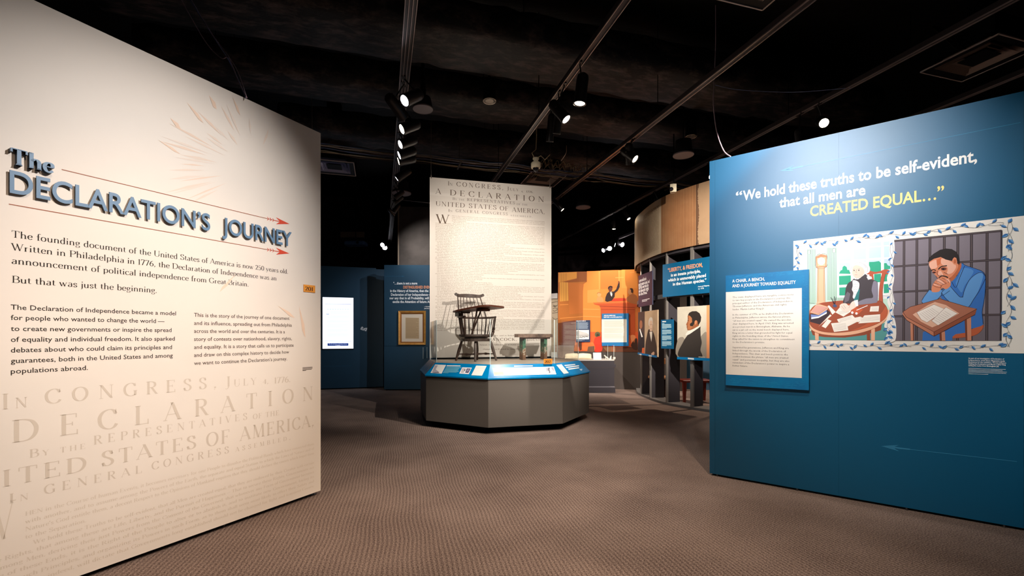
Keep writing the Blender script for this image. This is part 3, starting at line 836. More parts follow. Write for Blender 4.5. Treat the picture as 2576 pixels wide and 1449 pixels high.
# orange number tags
M_tag = mat('orange_tag', (240, 158, 62), rough=.5)
def number_tag(F, px0, py0, px1, py1, txt, label, w0=.001):
    u0, v0 = F.uv(px0, py0); u1, v1 = F.uv(px1, py1)
    root = empty('number_tag', F.sub((u0+u1)/2, v1, w0).M, label, 'tag', 'orange audio guide number tags')
    W = (u1-u0)/2; H = v0-v1
    b = MB(); b.box((-W, 0, 0), (W, H, .004)); b.build('tag_plate', M_tag, root)
    b = MB(); serif(b, txt, -W*.78, H*.2, W*.62, H*.55, w=.0045, T=.14, t=.05); b.build('tag_number', mat('tag_ink', (60, 30, 20)), root)
    return root
u, v = FL.uv(763, 716)
number_tag(FL, 763, 715.5, 792, 736.5, '201', 'orange tag reading 201 on the cream wall')
# ---------------------------------------------------------------- print on the blue wall
M_white = mat('white_vinyl', (240, 240, 238), rough=.5, spec=.25)
M_yellow = mat('pale_yellow_vinyl', (252, 216, 134), rough=.5, spec=.25)
M_lblue = mat('light_blue_line', (52, 130, 172), rough=.4, spec=.4)
b = MB()
u0, u1, v = zof(FR, 1869, 504.5, 2458, 405.5)
sans(b, "We hold these truths to be self-evident,", u0, v, u1, caph(FR, 1869, 25), bold=.022, res=3)
uq, _ = FR.uv(1851, 480); uq1, _ = FR.uv(1867, 480)
sans(b, "\u201c", uq, v, uq1, caph(FR, 1855, 25), bold=.02)
u0, u1, v = zof(FR, 1960.5, 520.8, 2177, 491)
sans(b, "that all men are", u0, v, u1, caph(FR, 1960, 25), bold=.022, res=3)
b.build('quotation_text', M_white, wall_right)
b = MB()
u0, u1, v = zof(FR, 2038, 544, 2355, 502)
sans(b, "CREATED EQUAL\u2026", u0, v, u1, caph(FR, 2038, 26.5), bold=.018, res=3)
sans(b, "\u201d", FR.uv(2358, 480)[0], v, FR.uv(2375, 480)[0], caph(FR, 2355, 33), bold=.018)
b.build('quotation_text', M_yellow, wall_right)
b = MB()
for (tx, ty, ex, ey) in ((1962, 430, 2568, 308), (2216, 1122, 2558, 1161)):
    A0 = Vector(FR.uv(tx, ty)); A1 = Vector(FR.uv(ex, ey)); d = (A1-A0).normalized(); n = Vector((-d.y, d.x)); w = .0008
    p = A0+d*.05
    q = [p+n*.0022, A1+n*.0022, A1-n*.0022, p-n*.0022]; b.add([(a.x, a.y, w) for a in q], [(3, 2, 1, 0)])
    q = [A0, A0+d*.115+n*.026, A0+d*.075, A0+d*.115-n*.026]; b.add([(a.x, a.y, w) for a in q], [(3, 2, 1, 0)])
    q = [A0+d*.08+n*.006, A0+d*.18+n*.006, A0+d*.18-n*.006, A0+d*.08-n*.006]; b.add([(a.x, a.y, w+.0001) for a in q], [(3, 2, 1, 0)])
b.build('arrow_line', M_lblue, wall_right)
b = MB()
for i, (s, y0, y1, x1) in enumerate((("As part of our investigation of Declaration of", 903, 904.5, 2526), ("Independence, artist Elena Magazzini made", 908, 909.6, 2528),
        ("illustrations for this exhibition. Thomas Jefferson", 912.6, 914.4, 2531), ("drafting the Declaration and Martin Luther King", 917, 919, 2530), ("writing the Letter from Birmingham Jail.", 921, 923.4, 2513))):
    u0, u1, v = zof(FR, 2436, y0, x1, y1); sans(b, s, u0, v, u1, .0105, bold=.02, res=1)
for i, x1 in enumerate((2530, 2522, 2533, 2531, 2486)):
    u0, u1, v = zof(FR, 2436, 927.5+i*3.2, x1, 928.5+i*3.3); b.box((u0, v-.0012, .0004), (u1, v+.0012, .0009))
b.build('caption_text', M_white, wall_right)

# ---------------------------------------------------------------- the mural
u0, v1 = FR.uv(1996, 607); _, v1b = FR.uv(2571, 543); u1 = WR_END-.003
_, v0 = FR.uv(2035, 880.5)
mural = empty('mural', FR.sub((u0+u1)/2, v0, 0).M, 'painted print of two seated writers inside a blue leaf border on the blue wall', 'mural')
uM, vM = (u0+u1)/2, v0
FM = FR.sub(uM, vM, 0)
b = MB(); b.box((u0-uM, 0, .0003), (u1-uM, (v1+v1b)/2-vM, .0022)); b.build('white_ground', mat('white_print', (238, 234, 228), rough=.5, spec=.25), mural)

A = Art(FM, base=.0024, step=.00004, ox=2000, oy=540, k=4.024)
W = (246, 248, 250); SKY = (190, 214, 240); GRN = (52, 168, 136); MINT = (196, 228, 214); DK = (44, 60, 56)
A.poly(MINT, [75,352, 985,262, 985,1273, 75,1268])
A.poly(W, [428,318, 985,264, 985,850, 428,836])
for q in ([440,315,565,303,565,340,440,348],[592,300,722,288,722,328,592,338],[748,285,870,274,870,315,748,325],[895,275,968,268,968,308,895,312],
          [440,370,565,358,565,466,440,470],[592,350,720,340,720,448,592,455],[748,335,870,325,870,435,748,442],[900,322,968,318,968,430,900,434],
          [445,490,560,484,560,600,445,598],[592,472,720,462,720,560,592,570],[748,462,870,455,870,580,748,590],[900,452,968,446,968,560,900,566],
          [75,355,108,352,108,380,75,383],[75,398,110,396,110,500,75,505],[75,518,112,516,112,560,75,562]):
    A.poly(SKY, q)
A.poly(GRN, [445,597, 462,565, 478,560, 482,530, 500,517, 522,530, 530,560, 548,560, 560,590, 560,600])
A.poly(GRN, [748,480, 800,478, 850,470, 870,490, 870,585, 748,590])
A.poly(GRN, [900,492, 925,490, 940,515, 962,520, 966,548, 900,560])
for q in ([445,622,565,615,565,705,445,712],[800,604,870,596,870,682,800,688],[900,590,966,584,966,672,900,678],[448,738,530,734,530,818,448,818],[898,704,966,698,966,790,898,796]):
    A.poly(GRN, q)
# shutters
for x0, x1, yt, yb in ((125, 205, 350, 902), (325, 425, 335, 868)):
    A.poly((186, 220, 204), [x0,yt, x1,yt-8, x1,yb, x0,yb])
    for k, x in enumerate(range(x0+2, x1+1, 11)):
        A.line(DK, .0015, [x,yt+2, x+1.5,yb])
    A.bump()
    A.poly((206, 232, 220), [x0+(8 if x0 < 200 else 56),yt+12, x0+(30 if x0 < 200 else 84),yt+9, x0+(30 if x0 < 200 else 84),yt+48, x0+(8 if x0 < 200 else 56),yt+50])
    A.line(DK, .002, [x0+(8 if x0 < 200 else 56),yt+12, x0+(30 if x0 < 200 else 84),yt+9, x0+(30 if x0 < 200 else 84),yt+48, x0+(8 if x0 < 200 else 56),yt+50, x0+(8 if x0 < 200 else 56),yt+12]); A.bump()
A.line(DK, .0018, [428,850, 520,846]); A.line(DK, .0018, [428,862, 515,858]); A.line(DK, .0018, [885,820, 985,812]); A.line(DK, .0018, [885,834, 985,828]); A.line(DK, .0018, [75,880, 200,902]); A.bump()
# clock
PE = (240, 184, 152); OR = (226, 138, 104); LN = (110, 50, 36)
A.poly(PE, [228,534, 300,527, 306,886, 222,892]); A.line(LN, .0018, [228,534, 222,892]); A.line(LN, .0018, [300,527, 306,886]); A.line(LN, .0015, [240,540, 236,880]); A.line(LN, .0015, [290,535, 294,880]); A.bump()
A.poly(PE, [215,892, 312,884, 314,896, 213,904]); A.poly(OR, [210,428, 240,410, 262,402, 290,404, 322,414, 318,530, 216,536])
A.poly(PE, [222,440, 312,430, 308,520, 226,526]); A.line(LN, .002, [210,428, 232,404, 250,398, 262,410, 280,396, 300,398, 322,414, 318,530, 216,536, 210,428], True); A.bump()
A.ellipse((250, 244, 238), 266, 472, 38, 40); A.line(LN, .0016, [266,472, 262,446]); A.line(LN, .0016, [266,472, 284,480])
for i in range(12): A.line(LN, .0022, [266+33*cos(i*pi/6), 472+34*sin(i*pi/6), 266+29*cos(i*pi/6), 472+30*sin(i*pi/6)])
A.bump()
# chair behind
RB = (186, 92, 66)
A.poly(RB, [725,578, 760,570, 810,580, 860,572, 900,556, 945,558, 960,580, 945,603, 910,602, 860,592, 800,602, 728,604], True)
A.poly(RB, [880,590, 918,598, 896,690, 886,790, 890,890, 846,890, 852,760, 866,660])
A.poly(RB, [752,600, 792,600, 800,680, 752,660]); A.line(LN, .0018, [918,598, 896,690, 886,790, 890,890], True); A.line(LN, .0018, [880,600, 866,660, 852,760, 848,880], True); A.bump()
# table
A.poly((92, 160, 160), [150,1180, 985,1090, 985,1273, 150,1268])
A.poly((150, 78, 56), [160,1170, 880,1100, 870,1170, 700,1220, 500,1245, 300,1240, 180,1220])
for q in ([200,1190, 240,1205, 240,1270, 206,1270],[770,1160, 808,1150, 808,1274, 770,1274]): A.poly(PE, q)
A.poly((150, 78, 56), [725,1190, 760,1185, 762,1272, 728,1272])
A.poly(PE, [145,1100, 160,960, 935,960, 925,1060, 860,1120, 740,1175, 580,1215, 420,1225, 270,1210, 180,1175, 145,1130], True)
A.poly((164, 84, 60), [150,985, 190,925, 270,893, 360,880, 500,868, 640,880, 850,870, 905,905, 935,960, 930,1020, 890,1070, 810,1115, 690,1155, 560,1182, 400,1195, 270,1182, 180,1145, 147,1090], True)
A.poly((196, 98, 66), [560,1180, 700,1120, 860,1010, 920,930, 932,1010, 890,1068, 810,1112, 690,1152], True)
A.line(LN, .0018, [147,1090, 180,1145, 270,1182, 400,1195, 560,1182, 690,1155, 810,1115, 890,1070, 930,1020, 935,960, 905,905, 850,870], True); A.line(LN, .0018, [145,1130, 180,1175, 270,1210, 420,1225, 580,1215, 740,1175, 860,1120, 925,1060], True); A.bump()
A.poly((66, 52, 60), [150,1010, 152,1085, 250,1112, 345,1020, 360,990, 330,965, 200,990])
A.poly((120, 140, 200), [160,1010, 240,1018, 320,962, 322,1000, 240,1045, 165,1058]); A.poly(W, [165,1040, 240,1030, 322,985, 322,1000, 240,1045, 165,1058])
A.poly(PE, [150,992, 215,912, 245,905, 340,935, 328,960, 240,1016]); A.poly((214, 160, 150), [160,985, 220,915, 335,940, 245,1000]); A.line(LN, .0016, [150,992, 240,1005, 335,940]); A.bump()
# man
HR = (226, 228, 230); SK = (238, 204, 190); CT = (74, 68, 74)
A.poly(CT, [598,648, 660,642, 705,598, 760,650, 812,668, 838,700, 836,868, 800,895, 700,908, 640,912, 590,905, 540,900, 485,893, 505,815, 515,740, 540,692, 578,668], True, 3)
A.poly((136, 132, 150), [800,672, 836,700, 838,868, 800,895, 700,908, 640,912, 636,884, 720,850, 790,838, 775,770, 785,705], True, 3)
A.poly((110, 104, 116), [500,830, 530,780, 560,800, 545,870, 500,895]); A.poly((52, 128, 130), [596,866, 600,800, 640,740, 656,760, 642,870])
A.poly(W, [584,668, 618,668, 648,690, 650,730, 640,765, 622,800, 600,850, 584,835, 590,790, 576,760, 584,720], True)
for y in (700, 725, 750, 775, 800): A.line((130, 130, 140), .0015, [588,y, 600,y+10, 612,y+2, 626,y+10, 640,y], True)
A.bump()
A.poly(HR, [553,560, 560,528, 580,498, 612,476, 660,468, 712,480, 744,508, 760,545, 752,580, 728,598, 700,600, 640,600, 580,592, 556,582], True)
A.poly(W, [590,620, 620,650, 680,620, 702,590, 706,605, 640,655, 605,655])
A.poly(SK, [580,560, 588,530, 615,512, 655,520, 690,545, 702,580, 694,606, 664,636, 625,645, 596,628, 580,600], True)
A.line((90, 60, 60), .0018, [588,556, 604,550]); A.line((90, 60, 60), .0018, [636,552, 656,550]); A.bump()
A.ellipse((60, 50, 60), 598, 566, 7, 5, 10); A.ellipse((60, 50, 60), 646, 564, 7, 5, 10)
A.line((150, 90, 80), .0018, [622,556, 618,585, 628,590]); A.line((190, 80, 80), .0022, [606,608, 630,610]); A.line((150, 150, 160), .0016, [600,498, 640,484, 690,500, 720,540], True); A.line((150, 150, 160), .0016, [580,520, 560,560], True); A.line((150, 150, 160), .0016, [700,500, 735,540, 730,585], True); A.bump()
A.poly(HR, [724,630, 745,618, 775,630, 780,650, 740,660])
# papers
for q in ([410,990,460,930,575,950,560,985,490,1032],[330,925,345,918,412,985,378,1012],[235,1138,355,1010,372,1022,262,1112],[270,1130,330,1058,370,1075,310,1150],
          [365,1100,525,1085,540,1170,395,1188],[425,1060,580,1015,640,1080,535,1132,520,1090,440,1090],[575,1050,660,1032,702,1050,640,1090],[640,1102,702,1020,862,1008,860,1085],[765,930,850,925,845,980,755,982]):
    A.poly((248, 242, 234), q)
for (x0, y0, x1, y1, n) in ((385, 1115, 515, 1102, 6), (660, 1045, 850, 1030, 4), (775, 945, 838, 942, 3), (450, 1062, 570, 1030, 3), (440, 985, 545, 960, 3)):
    for k in range(n): A.line((130, 116, 110), .0012, [x0+k*2,y0+k*11, x1+k*1,y1+k*11])
A.bump()
A.poly((205, 96, 62), [562,985, 590,928, 640,945, 690,962, 640,1012, 600,1000]); A.ellipse(W, 580, 992, 13, 13, 12); A.ellipse(W, 622, 1000, 13, 13, 12)
A.line(W, .005, [622,968, 735,920]); A.bump()
A.poly((244, 222, 210), [452,925, 472,902, 515,898, 545,920, 578,882, 620,872, 638,900, 626,928, 570,965, 520,985, 470,965], True); A.line((130, 80, 70), .0015, [470,925, 500,960]); A.line((130, 80, 70), .0015, [490,915, 515,950]); A.line((130, 80, 70), .0015, [560,905, 545,945]); A.bump()
A.poly(W, [596,870, 636,862, 640,925, 618,930]); A.poly((70, 90, 130), [382,925, 400,905, 425,925, 405,938], True)
for (x0, y0) in ((362, 836), (378, 850), (398, 828), (416, 836)): A.line((26, 26, 34), .0032, [x0,y0, 400+(x0-392)*.2,905])
A.bump()

# cell scene
A.src(2230, 540, 4.026)
GY = (130, 122, 134); BR = (58, 50, 56)
A.poly(GY, [62,270, 1165,160, 1155,1276, 60,1276]); A.poly((112, 104, 114), [62,1030, 1155,1010, 1155,1276, 60,1276])
for x in (178, 308, 440, 585, 722, 860, 1018):
    A.line(BR, .0155, [x,268-(x-62)*.1, x-4,1276])
A.bump()
for x in (178, 308, 440, 585, 722, 860, 1018):
    A.line((104, 92, 96), .0045, [x,268-(x-62)*.1, x-4,1276])
A.bump()
for q in ([78,268, 1165,165], [70,528, 1152,456], [70,785, 1152,738], [70,1030, 1152,1014]): A.line(BR, .016, q)
A.bump()
for q in ([78,268, 1165,165], [70,528, 1152,456], [70,785, 1152,738], [70,1030, 1152,1014]): A.line((104, 92, 96), .0045, q)
A.line(BR, .009, [1163,160, 1153,1276]); A.bump()
BL = (58, 116, 196); LB = (98, 156, 220); OL = (24, 34, 60); SKN = (222, 140, 106); SKL = (240, 182, 160); SKD = (190, 104, 68)
A.poly((188, 96, 62), [665,1236, 700,1208, 860,1160, 980,1118, 964,1170, 884,1226, 690,1252], True); A.line(LN, .002, [665,1236, 690,1252, 884,1226, 964,1170, 980,1118], True); A.bump()
A.poly(BL, [362,1276, 368,1190, 480,1150, 790,1060, 800,1196, 700,1210, 668,1236, 662,1276])
A.poly(BL, [640,700, 700,640, 740,570, 765,490, 800,515, 900,548, 970,577, 1000,625, 1000,750, 986,880, 968,985, 978,1108, 910,1142, 860,1155, 800,1180, 790,1000, 700,960, 600,900, 540,800], True, 3)
A.poly((84, 142, 210), [760,560, 800,540, 880,570, 840,650, 790,720, 760,790, 720,740, 700,690, 730,630], True, 3)
A.poly(LB, [556,790, 600,745, 642,722, 700,790, 745,835, 772,830, 790,760, 840,660, 910,600, 965,590, 975,640, 930,770, 880,860, 840,925, 800,948, 750,942, 670,905, 600,850], True, 3)
A.poly(LB, [355,872, 382,828, 430,765, 470,778, 545,755, 560,800, 500,870, 420,912, 372,904], True, 3)
for q in ([356,872, 382,828, 430,765], [355,880, 375,906, 420,912, 500,872, 560,810], [556,790, 600,850, 670,905, 750,942, 800,948, 840,925, 880,860, 940,770, 1000,650], [770,840, 790,760, 840,660, 910,600, 965,588, 998,620], [642,722, 700,790, 745,835, 772,830],
          [765,490, 800,515, 900,548, 970,577, 1000,625, 1000,750, 986,880, 968,985, 978,1108], [660,680, 700,740, 740,640, 790,520], [556,790, 600,745, 642,722], [556,790, 566,820, 640,770]):
    A.line(OL, .003, q, True)
A.bump()
A.poly(SKD, [680,520, 745,492, 756,530, 722,600, 662,672, 632,640, 690,590], True)
A.poly(SKN, [430,482, 470,450, 545,430, 605,455, 662,460, 722,505, 712,560, 664,622, 620,655, 560,648, 520,640, 490,610, 460,572, 440,530], True)
A.poly(SKL, [432,492, 500,458, 512,490, 510,535, 470,550, 442,540], True); A.poly(SKL, [560,445, 640,470, 704,520, 668,588, 612,600, 618,540, 556,500], True); A.poly(SKL, [530,575, 550,570, 572,610, 545,622, 520,610], True)
A.poly((210, 112, 74), [505,462, 552,436, 545,500, 512,520])
A.ellipse(SKN, 692, 470, 25, 38); A.ellipse(SKD, 692, 474, 12, 22)
A.poly((40, 34, 36), [418,478, 428,440, 475,398, 540,358, 600,344, 660,350, 710,380, 736,430, 742,490, 734,512, 716,485, 706,440, 686,432, 668,452, 662,470, 600,456, 548,430, 480,448, 424,484], False)
A.line((36, 26, 26), .0075, [524,556, 555,528, 612,518], True); A.line((36, 26, 26), .0065, [450,570, 475,558, 500,568], True); A.bump()
A.ellipse((120, 60, 50), 578, 550, 30, 15, 14); A.ellipse((34, 26, 28), 574, 552, 14, 9, 12); A.ellipse((120, 60, 50), 482, 586, 20, 10, 12); A.ellipse((34, 26, 28), 482, 588, 10, 6, 10)
A.line((110, 50, 40), .003, [515,570, 512,600, 530,618, 560,612], True); A.line((80, 40, 40), .003, [580,585, 622,605], True); A.line((34, 26, 28), .008, [530,640, 560,622, 600,628, 622,640], True); A.line((110, 50, 40), .003, [500,620, 520,650, 600,665, 650,640], True); A.bump()
A.poly(SKN, [456,772, 462,722, 492,672, 530,645, 590,640, 636,655, 650,700, 640,730, 600,756, 560,742, 530,780, 475,786], True)
A.poly(SKL, [500,665, 540,650, 590,700, 575,712, 520,690]); A.poly(SKL, [590,648, 630,655, 645,690, 612,680]); A.poly(SKL, [478,700, 540,712, 545,726, 480,715])
for q in ([500,668, 545,690, 580,708], [530,650, 580,680, 608,700], [560,642, 610,665, 630,690], [478,690, 520,710, 552,722], [466,715, 510,735, 548,740], [548,745, 560,715, 600,700]): A.line((110, 46, 34), .0028, q, True)
A.bump()
TB = (176, 112, 90)
for q in ([240,1060, 278,1080, 278,1276, 246,1276], [795,1060, 855,1030, 858,1276, 800,1276], [535,1200, 590,1180, 595,1276, 540,1276]): A.poly((206, 140, 112), q)
for q in ([265,1060, 278,1080, 278,1276, 268,1276], [790,1070, 812,1050, 818,1276, 800,1276], [535,1200, 556,1190, 560,1276, 540,1276]): A.poly((120, 66, 50), q)
A.poly(TB, [165,985, 240,935, 540,852, 700,900, 800,930, 915,955, 895,975, 480,1188, 200,1040])
A.poly((232, 184, 160), [265,1012, 420,915, 490,885, 600,915, 735,1000, 560,1100, 462,1142, 350,1085])
A.poly((196, 128, 102), [165,985, 200,1038, 480,1188, 480,1232, 205,1070, 162,1012]); A.poly((150, 84, 62), [480,1188, 912,958, 896,1012, 480,1232])
A.line((70, 36, 28), .0032, [165,985, 240,935, 540,852, 700,900, 800,930, 915,955, 480,1188, 200,1038, 165,985]); A.line((70, 36, 28), .0032, [162,1012, 205,1070, 480,1232, 896,1012]); A.line((70, 36, 28), .0032, [480,1188, 480,1232]); A.bump()
for q in ([305,990, 480,910, 605,965, 410,1092, 350,1062], [455,1075, 600,938, 718,1002, 522,1122]):
    A.poly((246, 238, 232), q); A.line((90, 60, 50), .002, q + q[:2]); A.bump()
for k in range(7):
    A.line((140, 120, 116), .0012, [335+k*20,1000-k*9, 420+k*18,1068-k*12]); A.line((140, 120, 116), .0012, [480+k*18,1062-k*14, 545+k*18,1098-k*13])
A.bump()
A.build('painted_scenes', mural)

# blue leaf border and the wavy divider
A = Art(FM, base=A.w+.0002, step=.00003, ox=2000, oy=540, k=4.024)
A.poly((240, 238, 236), [958,262, 1000,258, 1008,380, 990,500, 1004,640, 984,760, 1006,880, 994,1000, 1022,1120, 1012,1276, 915,1276, 935,1180, 902,1130, 930,1050, 958,960, 934,880, 952,760, 930,640, 968,540, 956,420], True)
L1 = (104, 160, 214); L2 = (56, 116, 184)
leaf_i = [0]
def leaf(u, v, a, L, w):
    c, s = cos(a), sin(a)
    prof = [(0, 0), (.25, .8), (.5, 1), (.78, .62), (1, 0)]
    up = [(u+c*t*L-s*k*w, v+s*t*L+c*k*w) for t, k in prof]
    dn = [(u+c*t*L+s*k*w, v+s*t*L-c*k*w) for t, k in prof[1:-1]][::-1]
    A.mb.use(ink(L1)); A.mb.add([(p[0], p[1], A.w+.0002) for p in (up+dn)[::-1]], [tuple(range(8))])
    mid = [(u, v), (u+c*L, v+s*L)]
    A.mb.use(ink(L2)); A.mb.add([(p[0], p[1], A.w+.0004) for p in [up[0]]+[up[4]]+dn], [tuple(range(5))[::-1]])
    A.mb.use(ink((30, 44, 70))); dx, dy = c*L*1.12, s*L*1.12
    A.mb.add([(u-s*.0012-c*L*.12, v+c*.0012-s*L*.12, A.w+.0006), (u+s*.0012-c*L*.12, v-c*.0012-s*L*.12, A.w+.0006), (u+dx, v+dy, A.w+.0006)], [(0, 1, 2)])
def vine(pts, amp, wl, L, w, step):
    q = [Vector(A.F.uv(pts[i], pts[i+1])) for i in range(0, len(pts), 2)]
    for a, c in zip(q, q[1:]):
        d = (c-a); D = d.length; d = d.normalized(); n = Vector((-d.y, d.x)); N = int(D/.01)
        for ph in (0, pi):
            st = [a+d*(i*D/N)+n*amp*sin(2*pi*(i*D/N)/wl+ph) for i in range(N+1)]
            A.mb.use(ink((40, 50, 66)))
            LL = [(p.x+n.x*.0009, p.y+n.y*.0009, A.w+.0001+(.00005 if ph else 0)) for p in st]; RR = [(p.x-n.x*.0009, p.y-n.y*.0009, A.w+.0001+(.00005 if ph else 0)) for p in st]
            keep = [i for i in range(N) if not (ph and (i*D/N) % (wl*2) > wl*1.1)]
            m = len(st); A.mb.add(LL+RR, [(m+i, m+i+1, i+1, i) for i in keep])
        x = step*.3; k = 0
        while x < D:
            ph = 0 if k % 2 else pi
            p = a+d*x+n*amp*sin(2*pi*x/wl+ph); ang = atan2(d.y, d.x)+(1 if k % 2 else -1)*(.55+.5*((k*7) % 5)/5)+(pi if (k*3) % 7 < 2 else 0)
            leaf(p.x+n.x*(1 if k % 2 else -1)*.004, p.y+n.y*(1 if k % 2 else -1)*.004, ang, L*(.85+.3*((k*5) % 4)/4), w); x += step; k += 1
vine([2004, 618, 2525, 562], .011, .20, .036, .0085, .042)
vine([2540, 556, 2536, 872], .013, .20, .040, .011, .040)
vine([2036, 867, 2528, 873], .010, .22, .034, .008, .046)
vine([2008, 622, 2006, 682], .010, .14, .032, .0075, .038)
vine([2243, 612, 2242, 815], .010, .20, .030, .007, .052)
vine([2236, 812, 2240, 858], .014, .10, .036, .011, .018)
A.build('leaf_border', mural)

# ---------------------------------------------------------------- text panel beside the mural
uA, vA = FR.uv(1826, 693); uB, vB = FR.uv(2035, 985); TH = .034
Ft = FR.sub(0, 0, TH)
uA, vT = Ft.uv(1825.6, 693); uB, vT2 = Ft.uv(2034.8, 678); _, vBt = Ft.uv(1826, 970.6); _, vBt2 = Ft.uv(2035, 980)
vT = (vT+vT2)/2; vBt = (vBt+vBt2)/2
FT = FR.sub((uA+uB)/2, vBt, 0)
tp = empty('text_panel', FT.M, 'blue framed panel headed a chair, a bench, on the blue wall beside the mural', 'panel')
hw = (uB-uA)/2; hh_ = vT-vBt
b = MB(); b.box((-hw, 0, .004), (hw, hh_, TH)); b.build('board', mat('cyan_blue_board', (0, 122, 178), rough=.42, spec=.4, rgb2=(8, 108, 166), scale=6), tp)
Fp = FR.sub((uA+uB)/2, vBt, TH)
A = Art(Fp, base=.0004, step=.0003)
x0, y0 = Fp.uv(1825.9, 735); x1, y1 = Fp.uv(2017, 951)
b = MB(); b.add([(x0+.0006, y1, .0005), (x1, y1, .0005), (x1, y0, .0005), (x0+.0006, y0, .0005)], [(0, 1, 2, 3)])
b.build('white_inset', mat('paper_white', (240, 236, 230), rough=.55, spec=.2), tp, Matrix.Translation((0, 0, TH)))
MT = Matrix.Translation((0, 0, TH))
b = MB()
def tl(F, mb, s, x0, y0, x1, y1, cap, capx=None, fn=sans, **k):
    u0, u1, v = zof(F, x0, y0, x1, y1)
    fn(mb, s, u0, v, u1, caph(F, capx or x0, cap), **k)
tl(Fp, b, "A CHAIR, A BENCH,", 1842, 711, 1923.8, 705.2, 8, bold=.02)
tl(Fp, b, "AND A JOURNEY TOWARD EQUALITY", 1842, 723.5, 2002, 713.2, 8, bold=.02)
b.build('panel_title', M_white, tp, MT)
b = MB()
rows = [("The seats displayed here are tangible connections", 1996), ("to two key people in the Declaration\u2019s journey: the", 1988), ("principal author of the Declaration of Independence,", 1995),
        ("Thomas Jefferson, and the American civil rights", 1979), ("leader, Martin Luther King Jr.", 1923), None,
        ("In the summer of 1776, as he drafted the Declaration", 1995), ("in Philadelphia, Jefferson wrote the famous phrase,", 1989), ("\u201call men are created equal.\u201d He owned the wooden", 1990), ("chair displayed here. In April 1963, King was arrested", 1996),
        ("at a protest march in Birmingham, Alabama. As he", 1987), ("sat in a jail cell on the metal bench displayed here,", 1985), ("King wrote a letter that grounded his fight for equal", 1993), ("rights in the founding ideas of the United States.", 1984), ("King called for the nation to strengthen its commitment", 1999), ("to the Declaration\u2019s promise.", 1924), None,
        ("Separated by generations, Jefferson and King are", 1984), ("linked through the words of the Declaration of", 1977), ("Independence. This chair and bench point to the", 1982), ("conflict between the phrase \u201call men are created", 1983), ("equal\u201d and persistent inequality, but they are also", 1986), ("reminders of the Declaration\u2019s power to inspire a", 1985), ("better future.", 1881)]
vt = Fp.uv(1843, 750)[1]; vb = Fp.uv(1843, 921.5)[1]
ys = []; y = 0
for r in rows:
    if r is None: y += .75; continue
    ys.append(y); y += 1
stp = (vt-vb)/ys[-1]; k = 0
for r in rows:
    if r is None: continue
    u0 = Fp.uv(1843, 800)[0]; u1 = Fp.uv(r[1], 800)[0]
    sans(b, r[0], u0, vt-ys[k]*stp, u1, .0165, res=1); k += 1
b.build('body_text', M_ink, tp, MT)
b = MB(); rs = random.Random(5)
for i in range(150):
    # faint handwriting pattern in the blue margin
    side = i % 3
    if side == 0: u = rs.uniform(-hw+.02, hw-.06); v = rs.uniform(.01, .07)
    elif side == 1: u = rs.uniform(hw-.055, hw-.02); v = rs.uniform(.05, hh_-.03)
    else: u = rs.uniform(-hw+.02, hw-.06); v = rs.uniform(hh_-.035, hh_-.01)
    L = rs.uniform(.01, .05) if side != 1 else rs.uniform(.008, .02)
    b.add([(u, v, .0005), (u+L, v+.001, .0005), (u+L, v+.003, .0005), (u, v+.0025, .0005)], [(0, 1, 2, 3)])
tag(b.build('margin_pattern', mat('margin_cyan', (30, 140, 192), rough=.42, spec=.4), tp, MT), kind='stuff')
# ---------------------------------------------------------------- octagonal exhibit platform
OC = Vector((-.158, 7.906, 0)); R1 = 1.476; A0_ = radians(-97)
def octv(r, k, z): return Vector((r*cos(A0_+k*pi/4), r*sin(A0_+k*pi/4), z))
M_plinth = mat('grey_plinth', (98, 92, 86), rough=.5, spec=.35, bump=.03, bscale=250)
M_deckgrey = mat('warm_grey_deck', (176, 162, 148), rough=.45, spec=.3)
M_rail = mat('reader_blue', (0, 128, 188), rough=.22, spec=.5, rgb2=(0, 116, 176), scale=3)
plat = empty('exhibit_platform', OC, 'octagonal grey platform with blue slanted reader rails under the wooden chair and bench', 'platform')
ZB0, ZT, ZD = .10, .80, .98
RI = 1.314
b = MB(); b.prism([(octv(R1-.26, k, 0).x, octv(R1-.26, k, 0).y) for k in range(8)], 0, ZB0+.02); b.build('toe_recess', M_black, plat)
for k in range(8):
    g = .004
    a, c = octv(R1, k, 0), octv(R1, k+1, 0); d = (c-a).normalized(); a = a+d*g*.3; c = c-d*g*.3
    ai, ci = a*.97, c*.97
    b = MB(); b.hull([(a.x, a.y, ZB0), (c.x, c.y, ZB0), (ci.x, ci.y, ZB0), (ai.x, ai.y, ZB0)], [(a.x, a.y, ZT-.02), (c.x, c.y, ZT-.02), (ci.x, ci.y, ZT-.02), (ai.x, ai.y, ZT-.02)])
    b.build('side_panel', M_plinth, plat)
b = MB(); b.prism([(octv(R1*.985, k, 0).x, octv(R1*.985, k, 0).y) for k in range(8)], ZB0+.005, ZT-.03); b.build('inner_body', M_black, plat)
b = MB(); b.prism([(octv(RI, k, 0).x, octv(RI, k, 0).y) for k in range(8)], ZT-.03, ZD); b.build('deck', M_deckgrey, plat)
reader = {}
for k in range(8):
    a, c = octv(R1+.018, k, ZT), octv(R1+.018, k+1, ZT); ai, ci = octv(RI+.0, k, ZD+.004), octv(RI+.0, k+1, ZD+.004)
    dn = Vector((0, 0, -.018))
    b = MB(); b.hull([a+dn, c+dn, ci+dn, ai+dn], [a, c, ci, ai]); r = b.build('reader_rail', M_rail, plat)
    m0 = (a+c)/2; m1 = (ai+ci)/2; reader[k] = (Frame(OC+m0, c-a, m1-m0), r)
def on_reader(k, fn, name, m=None):
    F, r = reader[k]
    Mloc = Matrix.Translation(-OC) @ F.M
    o = fn(F); ob = o.build(name, m, r, Mloc); return ob
PW = (240, 238, 232)
